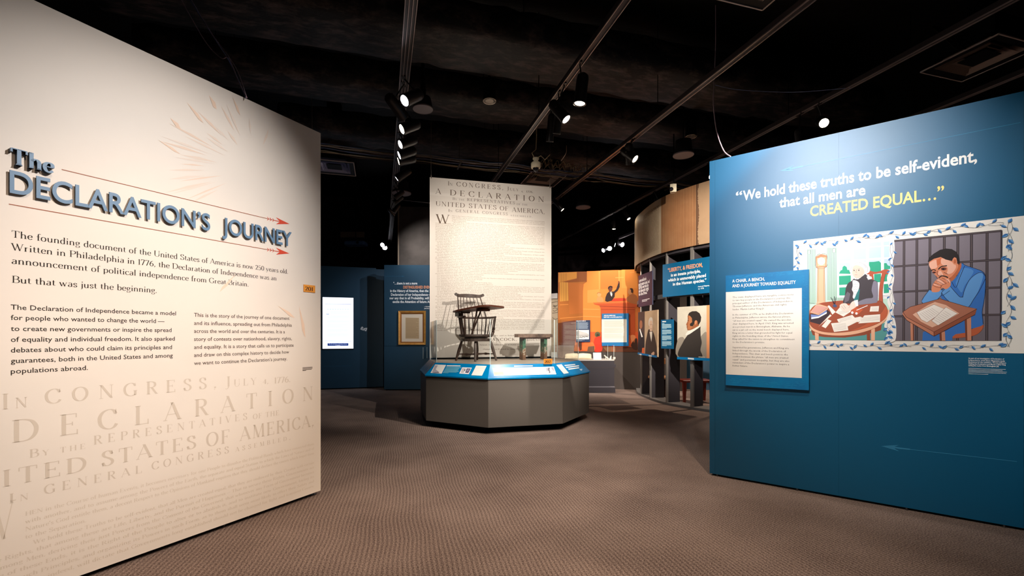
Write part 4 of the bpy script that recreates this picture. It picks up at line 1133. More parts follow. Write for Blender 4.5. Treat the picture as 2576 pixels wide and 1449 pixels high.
def r7(F):
    A = Art(F, base=.0008, step=.0003, ox=1030, oy=890, k=11.2)
    A.poly(PW, [725,302, 1032,315, 905,560, 592,540])
    A.poly((176, 174, 186), [722,325, 800,330, 740,440, 850,525, 640,530]); A.poly((120, 116, 128), [640,535, 800,512, 850,545, 700,545])
    A.poly(PW, [1055,325, 1440,330, 1436,355, 1045,352])
    for i in range(10):
        y = 375+i*18; sh = 11*i
        A.line((120, 196, 214), .006, [1040-sh,y, (1462, 1465, 1400, 1395, 1380, 1360, 1400, 1380, 1330, 1100)[i],y+6])
    A.bump(); A.poly((226, 232, 236), [1490,384, 1762,394, 1672,575, 1405,560]); A.poly((190, 184, 186), [1490,410, 1590,412, 1530,540, 1450,540]); A.poly((90, 88, 110), [1620,412, 1735,418, 1660,545, 1570,538]); A.poly((150, 140, 168), [1640,440, 1700,440, 1650,500, 1610,500])
    A.poly((70, 66, 70), [1560,440, 1585,445, 1560,490, 1540,480])
    A.poly(PW, [1885,336, 2180,345, 2045,622, 1745,608])
    for i in range(9): A.line((205, 200, 196), .003, [1880-i*14,370+i*26, 2130-i*12,378+i*26])
    A.bump(); return A.mb
on_reader(7, r7, 'reader_print')
def r0(F):
    A = Art(F, base=.0008, step=.0003, ox=1220, oy=890, k=9.54)
    A.poly(PW, [700,284, 1145,282, 1148,300, 700,310])
    A.poly((228, 208, 200), [185,340, 400,335, 455,525, 215,530]); A.poly((244, 226, 216), [270,360, 330,350, 360,430, 300,440], True); A.poly((206, 178, 168), [210,440, 440,430, 450,500, 230,505])
    A.poly((246, 242, 234), [408,335, 1440,318, 1495,498, 460,524])
    for i in range(6): A.line((222, 216, 208), .003, [470+i*10,362+i*24, 900+i*6,355+i*24]); A.line((222, 216, 208), .003, [960+i*8,354+i*24, 1400+i*9,347+i*24])
    A.bump(); A.poly(PW, [1440,318, 1650,312, 1712,495, 1495,500]); A.poly((110, 110, 122), [1500,340, 1560,335, 1550,380, 1570,450, 1540,480, 1530,420, 1500,400]); A.poly((150, 150, 164), [1460,340, 1490,350, 1500,440, 1480,420]); A.poly((160, 156, 170), [1580,330, 1640,325, 1670,420, 1620,400])
    A.mb.use(M_white)
    return A.mb
on_reader(0, r0, 'reader_print')
def r1(F):
    A = Art(F, base=.0008, step=.0003, ox=1220, oy=890, k=9.54)
    A.poly(PW, [1712,268, 1835,252, 2012,462, 1892,482])
    A.poly(PW, [1905,272, 2160,247, 2170,266, 1920,294]); A.poly(PW, [1935,318, 2250,276, 2262,298, 1950,340]); A.poly(PW, [1990,358, 2250,325, 2266,346, 2010,384]); A.poly((210, 226, 236), [2262,372, 2330,362, 2338,376, 2276,386]); A.poly((210, 226, 236), [2285,392, 2325,388, 2332,400, 2294,406])
    return A.mb
on_reader(1, r1, 'reader_print')

# glass barrier round the deck
M_glass = glass_mat('barrier_glass', (250, 252, 252), 1.0)
M_gedge = mat('polished_glass_edge', (215, 228, 226), rough=.15, spec=.6)
gb = empty('glass_barrier', OC + Vector((0, 0, ZD)), 'low clear glass barrier around the platform deck in front of the chair', 'barrier')
GH = .665
for k in range(8):
    if k in (3, 4, 5): continue
    a, c = octv(RI-.012, k, .0), octv(RI-.012, k+1, .0); d = (c-a).normalized(); n = Vector((d.y, -d.x, 0)); a = a+d*.006; c = c-d*.006
    b = MB(); b.hull([a, c, c-n*.008, a-n*.008], [v + Vector((0, 0, GH)) for v in (a, c, c-n*.008, a-n*.008)])
    p = b.build('glass_panel', M_glass, gb)
    for e in (a, c):
        b = MB(); b.bar(e-n*.004, e-n*.004+Vector((0, 0, GH)), .003, .0082, n); b.build('glass_edge', M_gedge, p)

# ---------------------------------------------------------------- hanging banner
BL0 = Vector(((1082-CX)/FPX*8.12, 8.12, ZD)); BR0 = Vector(((1386-CX)/FPX*8.66, 8.66, ZD))
FBn = Frame((BL0+BR0)/2, BR0-BL0); BW = (BR0-BL0).length/2; BH = 4.223-ZD
ban = empty('banner', FBn.M, 'tall cream banner printed with the broadside declaration, hung behind the chair', 'banner')
b = MB(); b.box((-BW, .02, -.006), (BW, BH, 0)); b.build('print_or_reflection_sheet', mat('banner_cream', (234, 226, 216), rough=.65, spec=.15), ban)
M_alu = mat('banner_edge', (236, 230, 220), rough=.35, spec=.4)
b = MB(); b.box((-BW-.006, .01, -.012), (-BW, BH, .004)); b.box((BW, .01, -.012), (BW+.006, BH, .004)); b.box((-BW-.006, BH, -.012), (BW+.006, BH+.008, .004)); b.build('edge_strip', M_alu, ban)
b = MB(); b.box((-BW, .0, -.02), (BW, .03, .012)); b.build('bottom_bar', M_black, ban)
FBp = FBn
MI = mat('broadside_ink', (104, 86, 72), rough=.6, spec=.2)
b = MB(); b.use(MI)
K = (1060, 430, 6.586)
def bl(s, x0, y0, x1, y1, cap, **k):
    q = [K[0]+x0/K[2], K[1]+y0/K[2], K[0]+x1/K[2], K[1]+y1/K[2]]
    u0, u1, v = zof(FBp, *q); serif(b, s, u0, v, u1, cap/K[2]*FBp.depth(q[0])/FPX, T=.11, t=.035, res=3, **k)
bl("In", 437, 238, 517, 246, 68, sc=True)
bl("CONGRESS,", 580, 252, 1360, 315, 74, track=.28)
bl("July", 1415, 318, 1610, 340, 62, sc=True, track=.16); bl("4,", 1650, 352, 1690, 356, 26); bl("1776.", 1735, 358, 1855, 366, 34)
bl("A", 235, 380, 325, 386, 92); bl("DECLARATION", 470, 392, 2035, 527, 92, track=.42)
bl("By the", 518, 482, 715, 492, 42, sc=True, track=.14); bl("REPRESENTATIVES", 755, 494, 1550, 556, 46, track=.18); bl("OF THE", 1580, 562, 1760, 580, 30, track=.2)
bl("UNITED", 235, 578, 720, 606, 74, track=.10); bl("STATES", 785, 612, 1245, 642, 74, track=.10); bl("OF", 1297, 652, 1443, 660, 70, track=.1); bl("AMERICA,", 1500, 668, 2045, 722, 74, track=.08)
bl("In", 447, 675, 515, 681, 42, sc=True, track=.1); bl("GENERAL", 568, 683, 960, 705, 48, track=.24); bl("CONGRESS", 1008, 708, 1430, 738, 46, track=.2); bl("assembled.", 1472, 745, 1845, 778, 38, sc=True, track=.25)
bl("W", 240, 872, 470, 872, 150)
uL = FBp.uv(K[0]+232/K[2], 600)[0]; uR = FBp.uv(K[0]+2040/K[2], 600)[0]; uI = FBp.uv(K[0]+505/K[2], 600)[0]
vT0 = FBp.uv(K[0]+505/K[2], K[1]+752/K[2])[1]
vEnd = FBp.uv(1100, 832)[1]
b.use(mat('broadside_small_ink', (178, 163, 148), rough=.6, spec=.2))
NL = len(DECL); sp = (vT0-vEnd)/(NL-1)
for i, s in enumerate(DECL):
    v = vT0-i*sp; st = uI if i < 5 else uL; ss = s.strip(); st2 = st+(.03 if s.startswith('  ') else 0)
    full_ = len(ss) > 105
    e = uR if full_ else st2+(uR-st2)*len(ss)/(118 if i < 5 else 132)
    serif(b, ss, st2, v, e, .0175, T=.16, t=.06, res=1)
b.use(MI)
uC = -.1
vS = FBp.uv(1200, 845.5)[1]
serif(b, "Signed by Order and in Behalf of the Congress,", FBp.uv(1205, 846)[0], vS, FBp.uv(1345, 846)[0], .022, T=.14, t=.05, res=1, track=.12)
u0, u1 = FBp.uv(1183, 858)[0], FBp.uv(1300, 858)[0]; vJ = FBp.uv(1200, 857.5)[1]
serif(b, "JOHN HANCOCK,", u0, vJ, u1, .052, T=.14, t=.05, res=2, track=.16); serif(b, "President.", FBp.uv(1306, 858)[0], vJ, FBp.uv(1362, 858)[0], .052, T=.14, t=.05, res=2, sc=True, track=.16)
serif(b, "Attest. CHARLES THOMSON, Secretary.", FBp.uv(1205, 870)[0], FBp.uv(1205, 869)[1], FBp.uv(1345, 870)[0], .02, T=.14, t=.05, res=1)
serif(b, "Philadelphia: Printed by John Dunlap.", FBp.uv(1215, 880)[0], FBp.uv(1215, 880)[1], FBp.uv(1320, 880)[0], .02, T=.14, t=.05, res=1)
b.build('broadside_text', None, ban)
b = MB(); b.box((-BW, BH-.31, .0002), (BW, BH-.26, .0004)); b.build('overlap_band', mat('paler_band', (240, 232, 222), rough=.4, spec=.4), ban)
for s in (-1, 1):
    b = MB(); u = s*(BW-.02); b.tube([(u, BH, -.004), (u, BH+.10, -.004), (u+s*.004, BH+.16, -.004), (u, CEIL-ZD-.01, -.004)], .005, 6); b.cyl((u, BH-.01, -.004), (u, BH+.05, -.004), .012, n=8)
    b.build('hanging_rod', mat('rod_steel', (150, 140, 132), rough=.35, metal=.8), ban)

# ---------------------------------------------------------------- windsor writing chair
M_wood = mat('dark_worn_oak', (50, 35, 29), rough=.42, spec=.4, rgb2=(74, 56, 47), scale=9)
M_wood2 = mat('reddish_oak', (78, 42, 30), rough=.4, spec=.4, rgb2=(104, 60, 42), scale=7)
M_wood3 = mat('silvery_worn_wood', (66, 54, 49), rough=.42, spec=.4, rgb2=(92, 80, 73), scale=10)
CHD = Vector((-.61, 7.70, ZD))
ch = empty('windsor_chair', Matrix.Translation(CHD) @ Matrix.Rotation(radians(-155), 4, 'Z'), 'dark wooden windsor chair with a writing arm, standing on the platform', 'chair')
HS = .385
feet = [(rx*-.906+ry*-.423, rx*.423+ry*-.906) for rx, ry in ((-.33, -.02), (.01, -.27), (.34, .0), (.0, .27))]
for i, (x, y) in enumerate(feet):
    p0 = Vector((x*1.02, y*1.02, 0)); p1 = Vector((x*.72, y*.72, HS-.05)); b = MB(); d = p1-p0
    b.lathe(p0, d, [(0, .017), (.02, .019), (d.length*.25, .021), (d.length*.5, .027), (d.length*.8, .024), (d.length, .018)], 10); b.build('leg', M_wood3 if i in (1, 2) else M_wood, ch)
def sideways(f0, f1):
    p = [Vector((f[0]*.93, f[1]*.93, .115)) for f in (f0, f1)]
    return p
for a, c in ((feet[0], feet[1]), (feet[3], feet[2])):
    p, q = sideways(a, c); d = q-p; b = MB(); L = d.length
    b.lathe(p, d, [(0, .008), (L*.2, .009), (L*.38, .013), (L*.5, .022), (L*.62, .013), (L*.8, .009), (L, .008)], 8); b.build('stretcher', M_wood, ch)
p = (Vector((*feet[0], 0))+Vector((*feet[1], 0)))*.465+Vector((0, 0, .115)); q = (Vector((*feet[3], 0))+Vector((*feet[2], 0)))*.465+Vector((0, 0, .115)); b = MB(); b.lathe(p, q-p, [(0, .008), (.1, .009), (.18, .014), (.235, .019), (.29, .014), (.37, .009), (.47, .008)], 8); b.build('stretcher', M_wood, ch)
def saddle(r, z0, z1, n=28, dip=0.0):
    lo = []; hi = []
    for i in range(n):
        t = 2*pi*i/n; rr = r*(1+.06*cos(2*t+pi)); x, y = rr*1.04*cos(t), rr*sin(t)
        lo.append((x*.95, y*.95, z0)); hi.append((x, y, z1))
    return lo, hi
b = MB(); lo, hi = saddle(.265, HS-.055, HS-.008); b.hull(lo, hi); b.build('lower_seat', M_wood3, ch)
b = MB(); b.cyl((0, 0, HS-.01), (0, 0, HS+.012), .2, n=20); b.build('swivel_plate', mat('pale_metal_plate', (170, 165, 160), rough=.4, metal=.5), ch)
n = 32; b = MB(); L0 = []; L1 = []; L2 = []; L3 = []
for i in range(n):
    t = 2*pi*i/n; x, y = .295*cos(t), .275*sin(t)
    L0.append((x*.9, y*.9, HS+.010)); L1.append((x, y, HS+.036)); L2.append((x*.985, y*.985, HS+.062)); L3.append((x*.55, y*.55, HS+.048))
b.add(L0+L1+L2+L3, [tuple(range(n))[::-1]]+[(j*n+i, j*n+(i+1)%n, (j+1)*n+(i+1)%n, (j+1)*n+i) for j in range(3) for i in range(n)]+[tuple(range(3*n, 4*n))], True)
b.build('seat', M_wood3, ch)
ZS = HS+.055; ZA = .735
# arm bow: an open horseshoe, open to the front (+y)
bow = []
for i in range(19):
    t = radians(-14) - radians(152)*i/18.0
    bow.append((.292*cos(t), .275*sin(t)-.005, ZA))
bow = [(.268, .215, ZA), (.29, .10, ZA)] + bow + [(-.29, .10, ZA), (-.268, .215, ZA)]
b = MB(); bp = smooth_pts(bow, False, 2); b.tube(bp, [.0165]*len(bp), 8); b.build('arm_rail', M_wood, ch)
for s in (-1, 1):
    p = Vector((s*.25, .155, ZS)); q = Vector((s*.275, .195, ZA)); d = q-p; L = d.length; b = MB()
    b.lathe(p, d, [(0, .013), (L*.1, .011), (L*.16, .021), (L*.22, .012), (L*.32, .022), (L*.42, .014), (L*.5, .011), (L*.8, .013), (L, .010)], 10); b.build('arm_post', M_wood, ch)
for s in (-1, 1):
    for j in range(3):
        y = .10-.085*j; b = MB(); b.tube([(s*(.245-.006*j), y, ZS-.005), (s*(.287), y+.01, ZA)], .0075, 6); b.build('spindle', M_wood, ch)
# back spindles run from the seat through the arm rail up to the comb
ZC = 1.13
def comb(t):   # t -1..1 across the back
    return Vector((t*.225, -.39+.055*t*t, ZC))
for j in range(8):
    t = -1+2*j/7; tt = t*.93
    a = radians(-90+58*t); p0 = Vector((.25*cos(a), .235*sin(a), ZS-.005)); p1 = Vector((.292*cos(a), .275*sin(a), ZA)); p2 = comb(tt)-Vector((0, 0, .03))
    b = MB(); b.tube([p0, p1, p2], [.008, .0075, .0062] if 0 < j < 7 else [.010, .012, .009], 6); b.build('spindle', M_wood, ch)
b = MB(); fr = []; n2 = 25
prof_t = []
for i in range(n2):
    t = -1.12+2.24*i/(n2-1); c = comb(t); e = abs(t)
    top = .022 + (.02*max(0, (e-.85)/.27) if e > .85 else .0) + .012*cos(t*pi*.9)*(1 if e < .6 else 0)*0 + .010*cos(t*2.2)
    bot = -.034 + (.030*max(0, (e-.95)/.17) if e > .95 else 0)
    prof_t.append((c, top, bot))
vs = []
for c, top, bot in prof_t:
    vs += [(c.x, c.y-.009, c.z+top-.01), (c.x, c.y+.009, c.z+top), (c.x, c.y+.009, c.z+bot), (c.x, c.y-.009, c.z+bot)]
fs = [(4*i+k, 4*i+(k+1)%4, 4*i+4+(k+1)%4, 4*i+4+k) for i in range(n2-1) for k in range(4)] + [(3, 2, 1, 0), (4*n2-4, 4*n2-3, 4*n2-2, 4*n2-1)]
b.add(vs, fs)
for s in (-1, 1):
    c = comb(s*1.1); b.cyl((c.x, c.y-.012, c.z+.012), (c.x, c.y+.012, c.z+.012), .026, n=14)
b.build('crest_rail', M_wood3, ch)
# writing tablet on the sitter's arm (+x), braces below
TZ = ZA+.095
tab = [(.35, -.18), (.24, -.21), (.15, -.05), (.02, .16), (-.12, .28), (-.27, .44), (-.285, .53), (-.13, .60), (.03, .655), (.14, .58), (.28, .30), (.37, .02)]
tp_ = [(p.x, p.y) for p in smooth_pts(tab, True, 3)]
b = MB(); b.hull([(x, y, TZ-.014+.10*max(0, y)) for x, y in tp_], [(x, y, TZ+.012+.10*max(0, y)) for x, y in tp_]); o = b.build('writing_tablet', M_wood2, ch)
b = MB(); b.box((.14, .02, TZ-.035), (.30, .10, TZ-.010)); b.build('tablet_cleat', M_wood, ch)
b = MB(); b.box((.22, -.22, ZA+.015), (.30, -.02, TZ-.008)); b.build('tablet_block', M_wood, ch)
b = MB(); b.box((-.06, .34, TZ-.012), (.12, .48, TZ+.024)); b.build('tablet_drawer', M_wood2, ch)
for (a, c) in (((.142, .185, ZS-.005), (.11, .36, TZ+.02)), ((.15, .19, ZS-.005), (.03, .33, TZ+.02)), ((.25, .02, ZS), (.28, -.02, TZ-.03)), ((.23, -.06, ZS), (.25, -.12, TZ-.05))):
    b = MB(); b.tube([a, c], .014, 8); b.build('tablet_brace', M_wood, ch)

# ---------------------------------------------------------------- small bench
bp0 = on_z(1319, 905.5, ZD); bp1 = on_z(1373, 904.8, ZD)
FBe = Frame(((bp0+bp1)/2), (bp1-bp0))
be = empty('bench', Matrix.Translation((bp0+bp1)/2+FBe.N*-.12) @ Matrix.Rotation(atan2(FBe.U.y, FBe.U.x), 4, 'Z'), 'short worn bench with peeling green legs, standing on the platform', 'bench')
def peeling(name):
    m = bpy.data.materials.new(name); m.use_nodes = True; nt = m.node_tree; B = nt.nodes['Principled BSDF']; B.inputs['Roughness'].default_value = .6
    tc = nt.nodes.new('ShaderNodeTexCoord'); sx = nt.nodes.new('ShaderNodeSeparateXYZ'); nz = nt.nodes.new('ShaderNodeTexNoise'); nz.inputs['Scale'].default_value = 22; nz.inputs['Detail'].default_value = 6
    nt.links.new(tc.outputs['Object'], sx.inputs[0]); nt.links.new(tc.outputs['Object'], nz.inputs['Vector'])
    ad = nt.nodes.new('ShaderNodeMath'); ad.operation = 'MULTIPLY_ADD'; ad.inputs[1].default_value = .5; nt.links.new(nz.outputs['Fac'], ad.inputs[0]); nt.links.new(sx.outputs['Z'], ad.inputs[2])
    cr = nt.nodes.new('ShaderNodeValToRGB'); e = cr.color_ramp.elements
    e[0].position = .30; e[0].color = lin((120, 88, 66)); e[1].position = .64; e[1].color = lin((26, 34, 32))
    for p, c in ((.38, (140, 106, 80)), (.40, (196, 190, 172)), (.43, (96, 92, 70)), (.48, (86, 132, 104)), (.56, (70, 112, 90)), (.60, (30, 44, 38))):
        x = e.new(p); x.color = lin(c)
    nt.links.new(ad.outputs[0], cr.inputs['Fac']); nt.links.new(cr.outputs['Color'], B.inputs['Base Color'])
    return m
M_peel = peeling('peeling_green_paint')
bh = .455; bx = .305
b = MB(); b.rbox((-bx-.01, -.13, bh-.06), (bx+.02, .13, bh), .006); b.build('seat_board', mat('worn_bench_wood', (158, 132, 116), rough=.6, rgb2=(104, 88, 78), scale=12), be)
for s in (-1, 1):
    x = s*(bp1-bp0).length/2; b = MB(); b.box((x-.027, -.115, .0), (x+.027, .115, bh-.058)); b.build('leg_panel', M_peel, be)
b = MB(); b.box((-bx+.03, -.128, bh-.085), (bx-.03, -.112, bh-.06)) ; b.build('apron', M_wood, be)
# 202 tag standing at the deck edge
F1, _ = reader[0]
tg = on_z(1378, 915.5, ZD)
FT2 = Frame((tg.x, tg.y-.02, ZD+.004), GU)
u0, v0 = FT2.uv(1367.5, 903); u1, v1 = FT2.uv(1389, 915.5)
number_tag(FT2, 1367.5, 903, 1389, 915.5, '202', 'orange tag reading 202 at the edge of the platform deck')
# ---------------------------------------------------------------- far left: screen, framed document, quotation
def child_frame(F, px0, py0, px1, py1):
    """centre-bottom frame on board F plus half width and height, from two opposite pixel corners"""
    u0, v0 = F.uv(px0, py0); u1, v1 = F.uv(px1, py1)
    return F.sub((u0+u1)/2, v1), (u1-u0)/2, v0-v1
Fs, hw, hh_ = child_frame(FN1, 811.8, 747.7, 889, 876.6)
scr = empty('touch_screen', Fs.M, 'glowing white upright touch screen on the dark blue far wall', 'screen')
b = MB(); b.box((-hw-.012, -.012, .001), (hw+.012, hh_+.012, .022)); b.build('bezel', M_black, scr)
M_screen = mat('lit_screen', (235, 240, 255), rough=.3, emit=(222, 230, 255), emit_s=.85)
b = MB(); b.add([(-hw, 0, .0225), (hw, 0, .0225), (hw, hh_, .0225), (-hw, hh_, .0225)], [(0, 1, 2, 3)]); b.build('display', M_screen, scr)
A = Art(Fs, base=.0228, step=.0002, ox=800, oy=620, k=3.8133)
M_sl = mat('screen_lavender', (120, 120, 150), emit=(150, 160, 210), emit_s=.3); M_sd = mat('screen_deep_blue', (10, 40, 110), emit=(14, 44, 120), emit_s=.35); M_sg = mat('screen_pale_text', (190, 205, 225), emit=(192, 208, 235), emit_s=.4)
A.rect(mat('screen_paper', (215, 232, 240), emit=(210, 228, 240), emit_s=.60), 82, 575, 305, 885)
A.line(M_sl, .012, [68,553, 320,555]); A.line(M_sl, .012, [65,907, 320,908]); A.bump(); A.rect(M_sd, 92, 928, 292, 952)
for i in range(9): A.line(M_sg, .016, [90+i*24,602, 102+i*24,602])
A.bump()
for i in range(24): A.line(M_sg, .006, [88 if i > 4 else 120,628+i*10.5, (300, 298, 290, 240, 300)[i % 5],628+i*10.5])
A.line(M_sl, .016, [84,645, 89,655, 93,646, 98,655, 103,645]); A.bump()
A.build('display_print', scr)
b = MB(); uq = Fs.uv(827, 869)[0]; sans(b, "The Declaration of Independence", uq, Fs.uv(827, 866.8)[1], Fs.uv(874, 866)[0], .02, w=.0245, res=1); sans(b, "1776", Fs.uv(845, 868)[0], Fs.uv(845, 869.8)[1], Fs.uv(856, 868)[0], .02, w=.0245, res=1)
b.build('display_text', mat('screen_white', (240, 240, 250), emit=(220, 228, 255), emit_s=.45), scr)
# sign-language symbol
Fi, hw, hh_ = child_frame(FN1, 905.5, 821, 925, 835)
asl = empty('sign_language_symbol', Fi.M, 'small white sign language symbol beside the glowing screen', 'sign')
A = Art(Fi, base=.001, step=.0003, ox=800, oy=620, k=3.8133)
A.poly((232, 236, 240), [405,795, 415,772, 428,768, 436,780, 432,790, 445,796, 440,808, 420,802]); A.poly((232, 236, 240), [438,786, 448,782, 472,780, 470,796, 462,814, 448,812, 446,800, 438,796]); A.poly((40, 70, 96), [424,790, 430,786, 434,792, 428,796]); A.poly((40, 70, 96), [450,792, 456,790, 458,797, 452,799])
A.build('white_symbol', asl)
b = MB(); b.use(mat('faint_teal_line', (44, 92, 120), rough=.45))
for F, q in ((FN1, (814, 921, 886, 920)), (FN2, (968, 694, 1018, 696))):
    pass
u0, u1, v = zof(FN1, 814, 921, 884, 920); b.box((u0, v-.004, .0005), (u1, v+.004, .001)); b.build('arrow_line', None, wn1)
b = MB(); u0, u1, v = zof(FN2, 968, 694.5, 1018, 695.5); b.box((u0, v-.004, .0005), (u1-.05, v+.004, .001)); b.add([(u1, v, .001), (u1-.08, v+.02, .001), (u1-.06, v, .001), (u1-.08, v-.02, .001)], [(0, 1, 2, 3)]); b.build('arrow_line', mat('faint_teal_line'), wn2)

def tq(F, mb, s, x0, y0, x1, y1, cap, **k):
    u0, u1, v = zof(F, x0, y0, x1, y1); sans(mb, s, u0, v, u1, caph(F, x0, cap), **k)
b = MB()
for a in (("\u201c\u2026there is not a more", 989.3, 715.0, 1049.7, 716, 6.4), ("in the History of America, then the", 981.5, 734.0, 1078, 735, 6.4), ("Declaration of her Independence\u2014", 983.5, 743.6, 1083, 744.4, 6.4),
          ("nor any that in all Probability, will so", 980.2, 752.6, 1088, 753, 6.4), ("excite the Attention of future Ages\u201d", 987.7, 761.6, 1092, 762.2, 6.4), ("\u2014Gentleman\u2019s Magazine", 1067, 772.5, 1102, 772.5, 2.6), ("January 1777", 1067, 777, 1090, 777, 2.6)):
    tq(FN2, b, *a, bold=.03, res=2)
b.build('quotation_text', M_white, wn2)
b = MB(); tq(FN2, b, "DISTINGUISHED EVENT", 1014.5, 725.6, 1087, 726, 7.2, bold=.025); b.build('quotation_text', mat('peach_vinyl', (240, 160, 112), rough=.5), wn2)

Ff, hw, hh_ = child_frame(FN2, 1003.2, 782, 1071.4, 867)
fr = empty('framed_document', Ff.M, 'old document in a gilt wooden frame on the blue far wall', 'picture frame')
M_gilt = mat('gilt_wood', (206, 142, 66), rough=.35, spec=.5, metal=.25, rgb2=(226, 168, 88), scale=10); M_gilt2 = mat('dark_gilt', (150, 90, 36), rough=.4, metal=.2)
fw = .075
def mitre(x0, z0, x1, z1, nx, nz, w, d0, d1):
    b = MB(); b.hull([(x0, z0, d0), (x1, z1, d0), (x1+nx[1]*w, z1+nz[1]*w, d0), (x0+nx[0]*w, z0+nz[0]*w, d0)], [(x0, z0, d1), (x1, z1, d1), (x1+nx[1]*w, z1+nz[1]*w, d1*.75), (x0+nx[0]*w, z0+nz[0]*w, d1*.75)])
    return b
for args in ((-hw, 0, hw, 0, (1, -1), (1, 1)), (hw, 0, hw, hh_, (-1, -1), (1, -1)), (hw, hh_, -hw, hh_, (-1, 1), (-1, -1)), (-hw, hh_, -hw, 0, (1, 1), (-1, 1))):
    mitre(*args, fw*.62, .002, .045).build('frame_rail', M_gilt, fr)
k_ = fw*.62
for args in ((-hw+k_, k_, hw-k_, k_, (1, -1), (1, 1)), (hw-k_, k_, hw-k_, hh_-k_, (-1, -1), (1, -1)), (hw-k_, hh_-k_, -hw+k_, hh_-k_, (-1, 1), (-1, -1)), (-hw+k_, hh_-k_, -hw+k_, k_, (1, 1), (-1, 1))):
    mitre(*args, fw*.38, .002, .03).build('inner_moulding', M_gilt2, fr)
b = MB(); b.box((-hw+fw, fw, .002), (hw-fw, hh_-fw, .010)); b.build('mount', mat('cream_mount', (232, 214, 190), rough=.7), fr)
A = Art(Ff, base=.0105, step=.0003, ox=800, oy=620, k=3.8133)
A.poly((196, 166, 128), [840,683, 970,685, 970,885, 840,884])
for i in range(16): A.line((164, 132, 96), .006, [846,694+i*11.6, (962, 955, 964, 940)[i % 4],695+i*11.6])
A.build('old_document', fr)
# acrylic case by the framed document
x0 = (1064.5-CX)/FPX*11.1; yb = 11.1
cs = empty('acrylic_case', (x0+.35, yb+.25, 0), 'small clear acrylic case on a blue pedestal between platform and framed document', 'case')
b = MB(); b.box((-.35, -.25, 0), (.35, .25, .84)); b.build('pedestal', M_navy, cs)
b = MB(); b.box((-.35, -.25, .842), (.35, .25, 1.12)); b.build('clear_cover', M_glass, cs)
b = MB()
for x, y in ((-.35, -.25), (.35, -.25), (-.35, .25)): b.box((x-.004, y-.004, .842), (x+.004, y+.004, 1.12))
b.build('case_edge', M_gedge, cs)

# dim hardware above the blue far wall
Fd = Frame((-4.45, 12.9, 0), (1, .1, 0)); p = at(886, 590, 12.8)
o = empty('wall_vent', p, 'beige louvred strip vent high on the dim wall above the screen', 'vent')
b = MB(); b.box((-.33, 0, -.075), (.33, .04, .075)); b.build('vent_frame', mat('dim_beige', (110, 92, 78), rough=.6), o)
for i in range(6): b = MB(); b.box((-.3+i*.1, -.012, -.06), (-.3+i*.1+.07, 0, .05)); b.build('louvre', mat('dim_beige'), o)
p = at(895, 613, 12.6)
o = empty('projector', p, 'blue grey projector housing hung above the screen wall', 'projector')
b = MB(); b.rbox((-.28, -.15, -.05), (.28, .2, .06), .03); b.build('housing', mat('bluegrey_case', (60, 92, 140), rough=.5), o); b = MB(); b.cyl((.1, -.17, 0), (.1, -.14, 0), .035, n=12); b.build('lens', M_black, o); b = MB(); b.cyl((0, 0, .06), (0, 0, CEIL-p.z), .015, n=8); b.build('pole', M_black, o)

# ---------------------------------------------------------------- orange courtroom painting
_, v0 = FO.uv(1500, 882); uR_ = FO.uv(1604.3, 700)[0]; vTT = 3.12
pt = empty('courtroom_painting', FO.sub(WO/2, v0).M, 'large orange painted print of an orator at a pulpit on the far wall', 'mural')
Fq = FO.sub(WO/2, v0)
b = MB(); b.box((-WO/2+.002, 0, .0005), (WO/2+.12, vTT-v0, .003)); b.build('print_ground', mat('burnt_orange', (214, 118, 52), rough=.6, rgb2=(202, 104, 46), scale=2.5), pt)
A = Art(Fq, base=.0032, step=.0002, ox=1380, oy=620, k=3.8125)
BK = (150, 84, 36)
A.poly((168, 98, 40), [95,252, 368,240, 368,340, 335,360, 330,430, 330,705, 95,735]); A.poly((196, 132, 56), [96,252, 272,245, 270,305, 180,325, 96,345]); A.poly((206, 146, 66), [108,345, 185,332, 190,520, 110,528])
for x in (122, 140, 158, 172): A.line((170, 112, 48), .014, [x,255, x,525])
A.bump(); A.poly((134, 74, 34), [135,342, 270,308, 272,246, 368,240, 366,338, 190,345]); A.poly((178, 100, 42), [190,345, 335,360, 330,430, 330,640, 200,650]); A.line((206, 130, 62), .02, [110,690, 330,672]); A.line((206, 130, 62), .02, [110,560, 190,556]); A.bump()
A.poly((232, 136, 58), [368,238, 855,221, 855,560, 500,560, 498,680, 510,820, 400,820, 330,820, 330,430, 340,360, 368,340]); A.poly((222, 120, 50), [500,230, 670,226, 672,400, 500,410]); A.poly((240, 150, 72), [372,420, 490,410, 490,540, 372,540]); A.poly((238, 146, 66), [700,224, 855,220, 855,400, 700,400])
for q in ([486,235, 488,410], [675,228, 676,340], [332,670, 500,676], [332,600, 490,604], [640,300, 720,296], [780,250, 820,248]): A.line((244, 164, 88), .016, q)
A.bump()
A.poly((228, 96, 48), [330,820, 860,820, 860,1005, 95,1005, 95,740, 255,730, 255,900, 330,905]); A.poly((118, 62, 36), [95,735, 256,705, 256,920, 240,1010, 95,1010]); A.poly((104, 60, 40), [400,960, 860,965, 860,1012, 400,1012])
A.poly((198, 84, 40), [428,538, 770,528, 852,552, 850,575, 828,590, 832,850, 512,850, 502,600, 488,568, 440,556]); A.poly((226, 110, 54), [430,538, 770,528, 850,552, 840,562, 770,542, 440,550]); A.line((150, 56, 30), .014, [490,572, 825,585]); A.line((160, 62, 32), .012, [505,605, 826,605]); A.bump()
A.poly((206, 62, 34), [598,505, 660,496, 740,498, 745,520, 600,526], True)
A.ellipse((232, 158, 100), 486, 462, 19, 20); A.poly((226, 148, 88), [462,500, 482,480, 510,486, 528,510, 522,532, 470,532], True); A.line((150, 80, 40), .01, [466,455, 478,442, 500,448], True); A.bump()
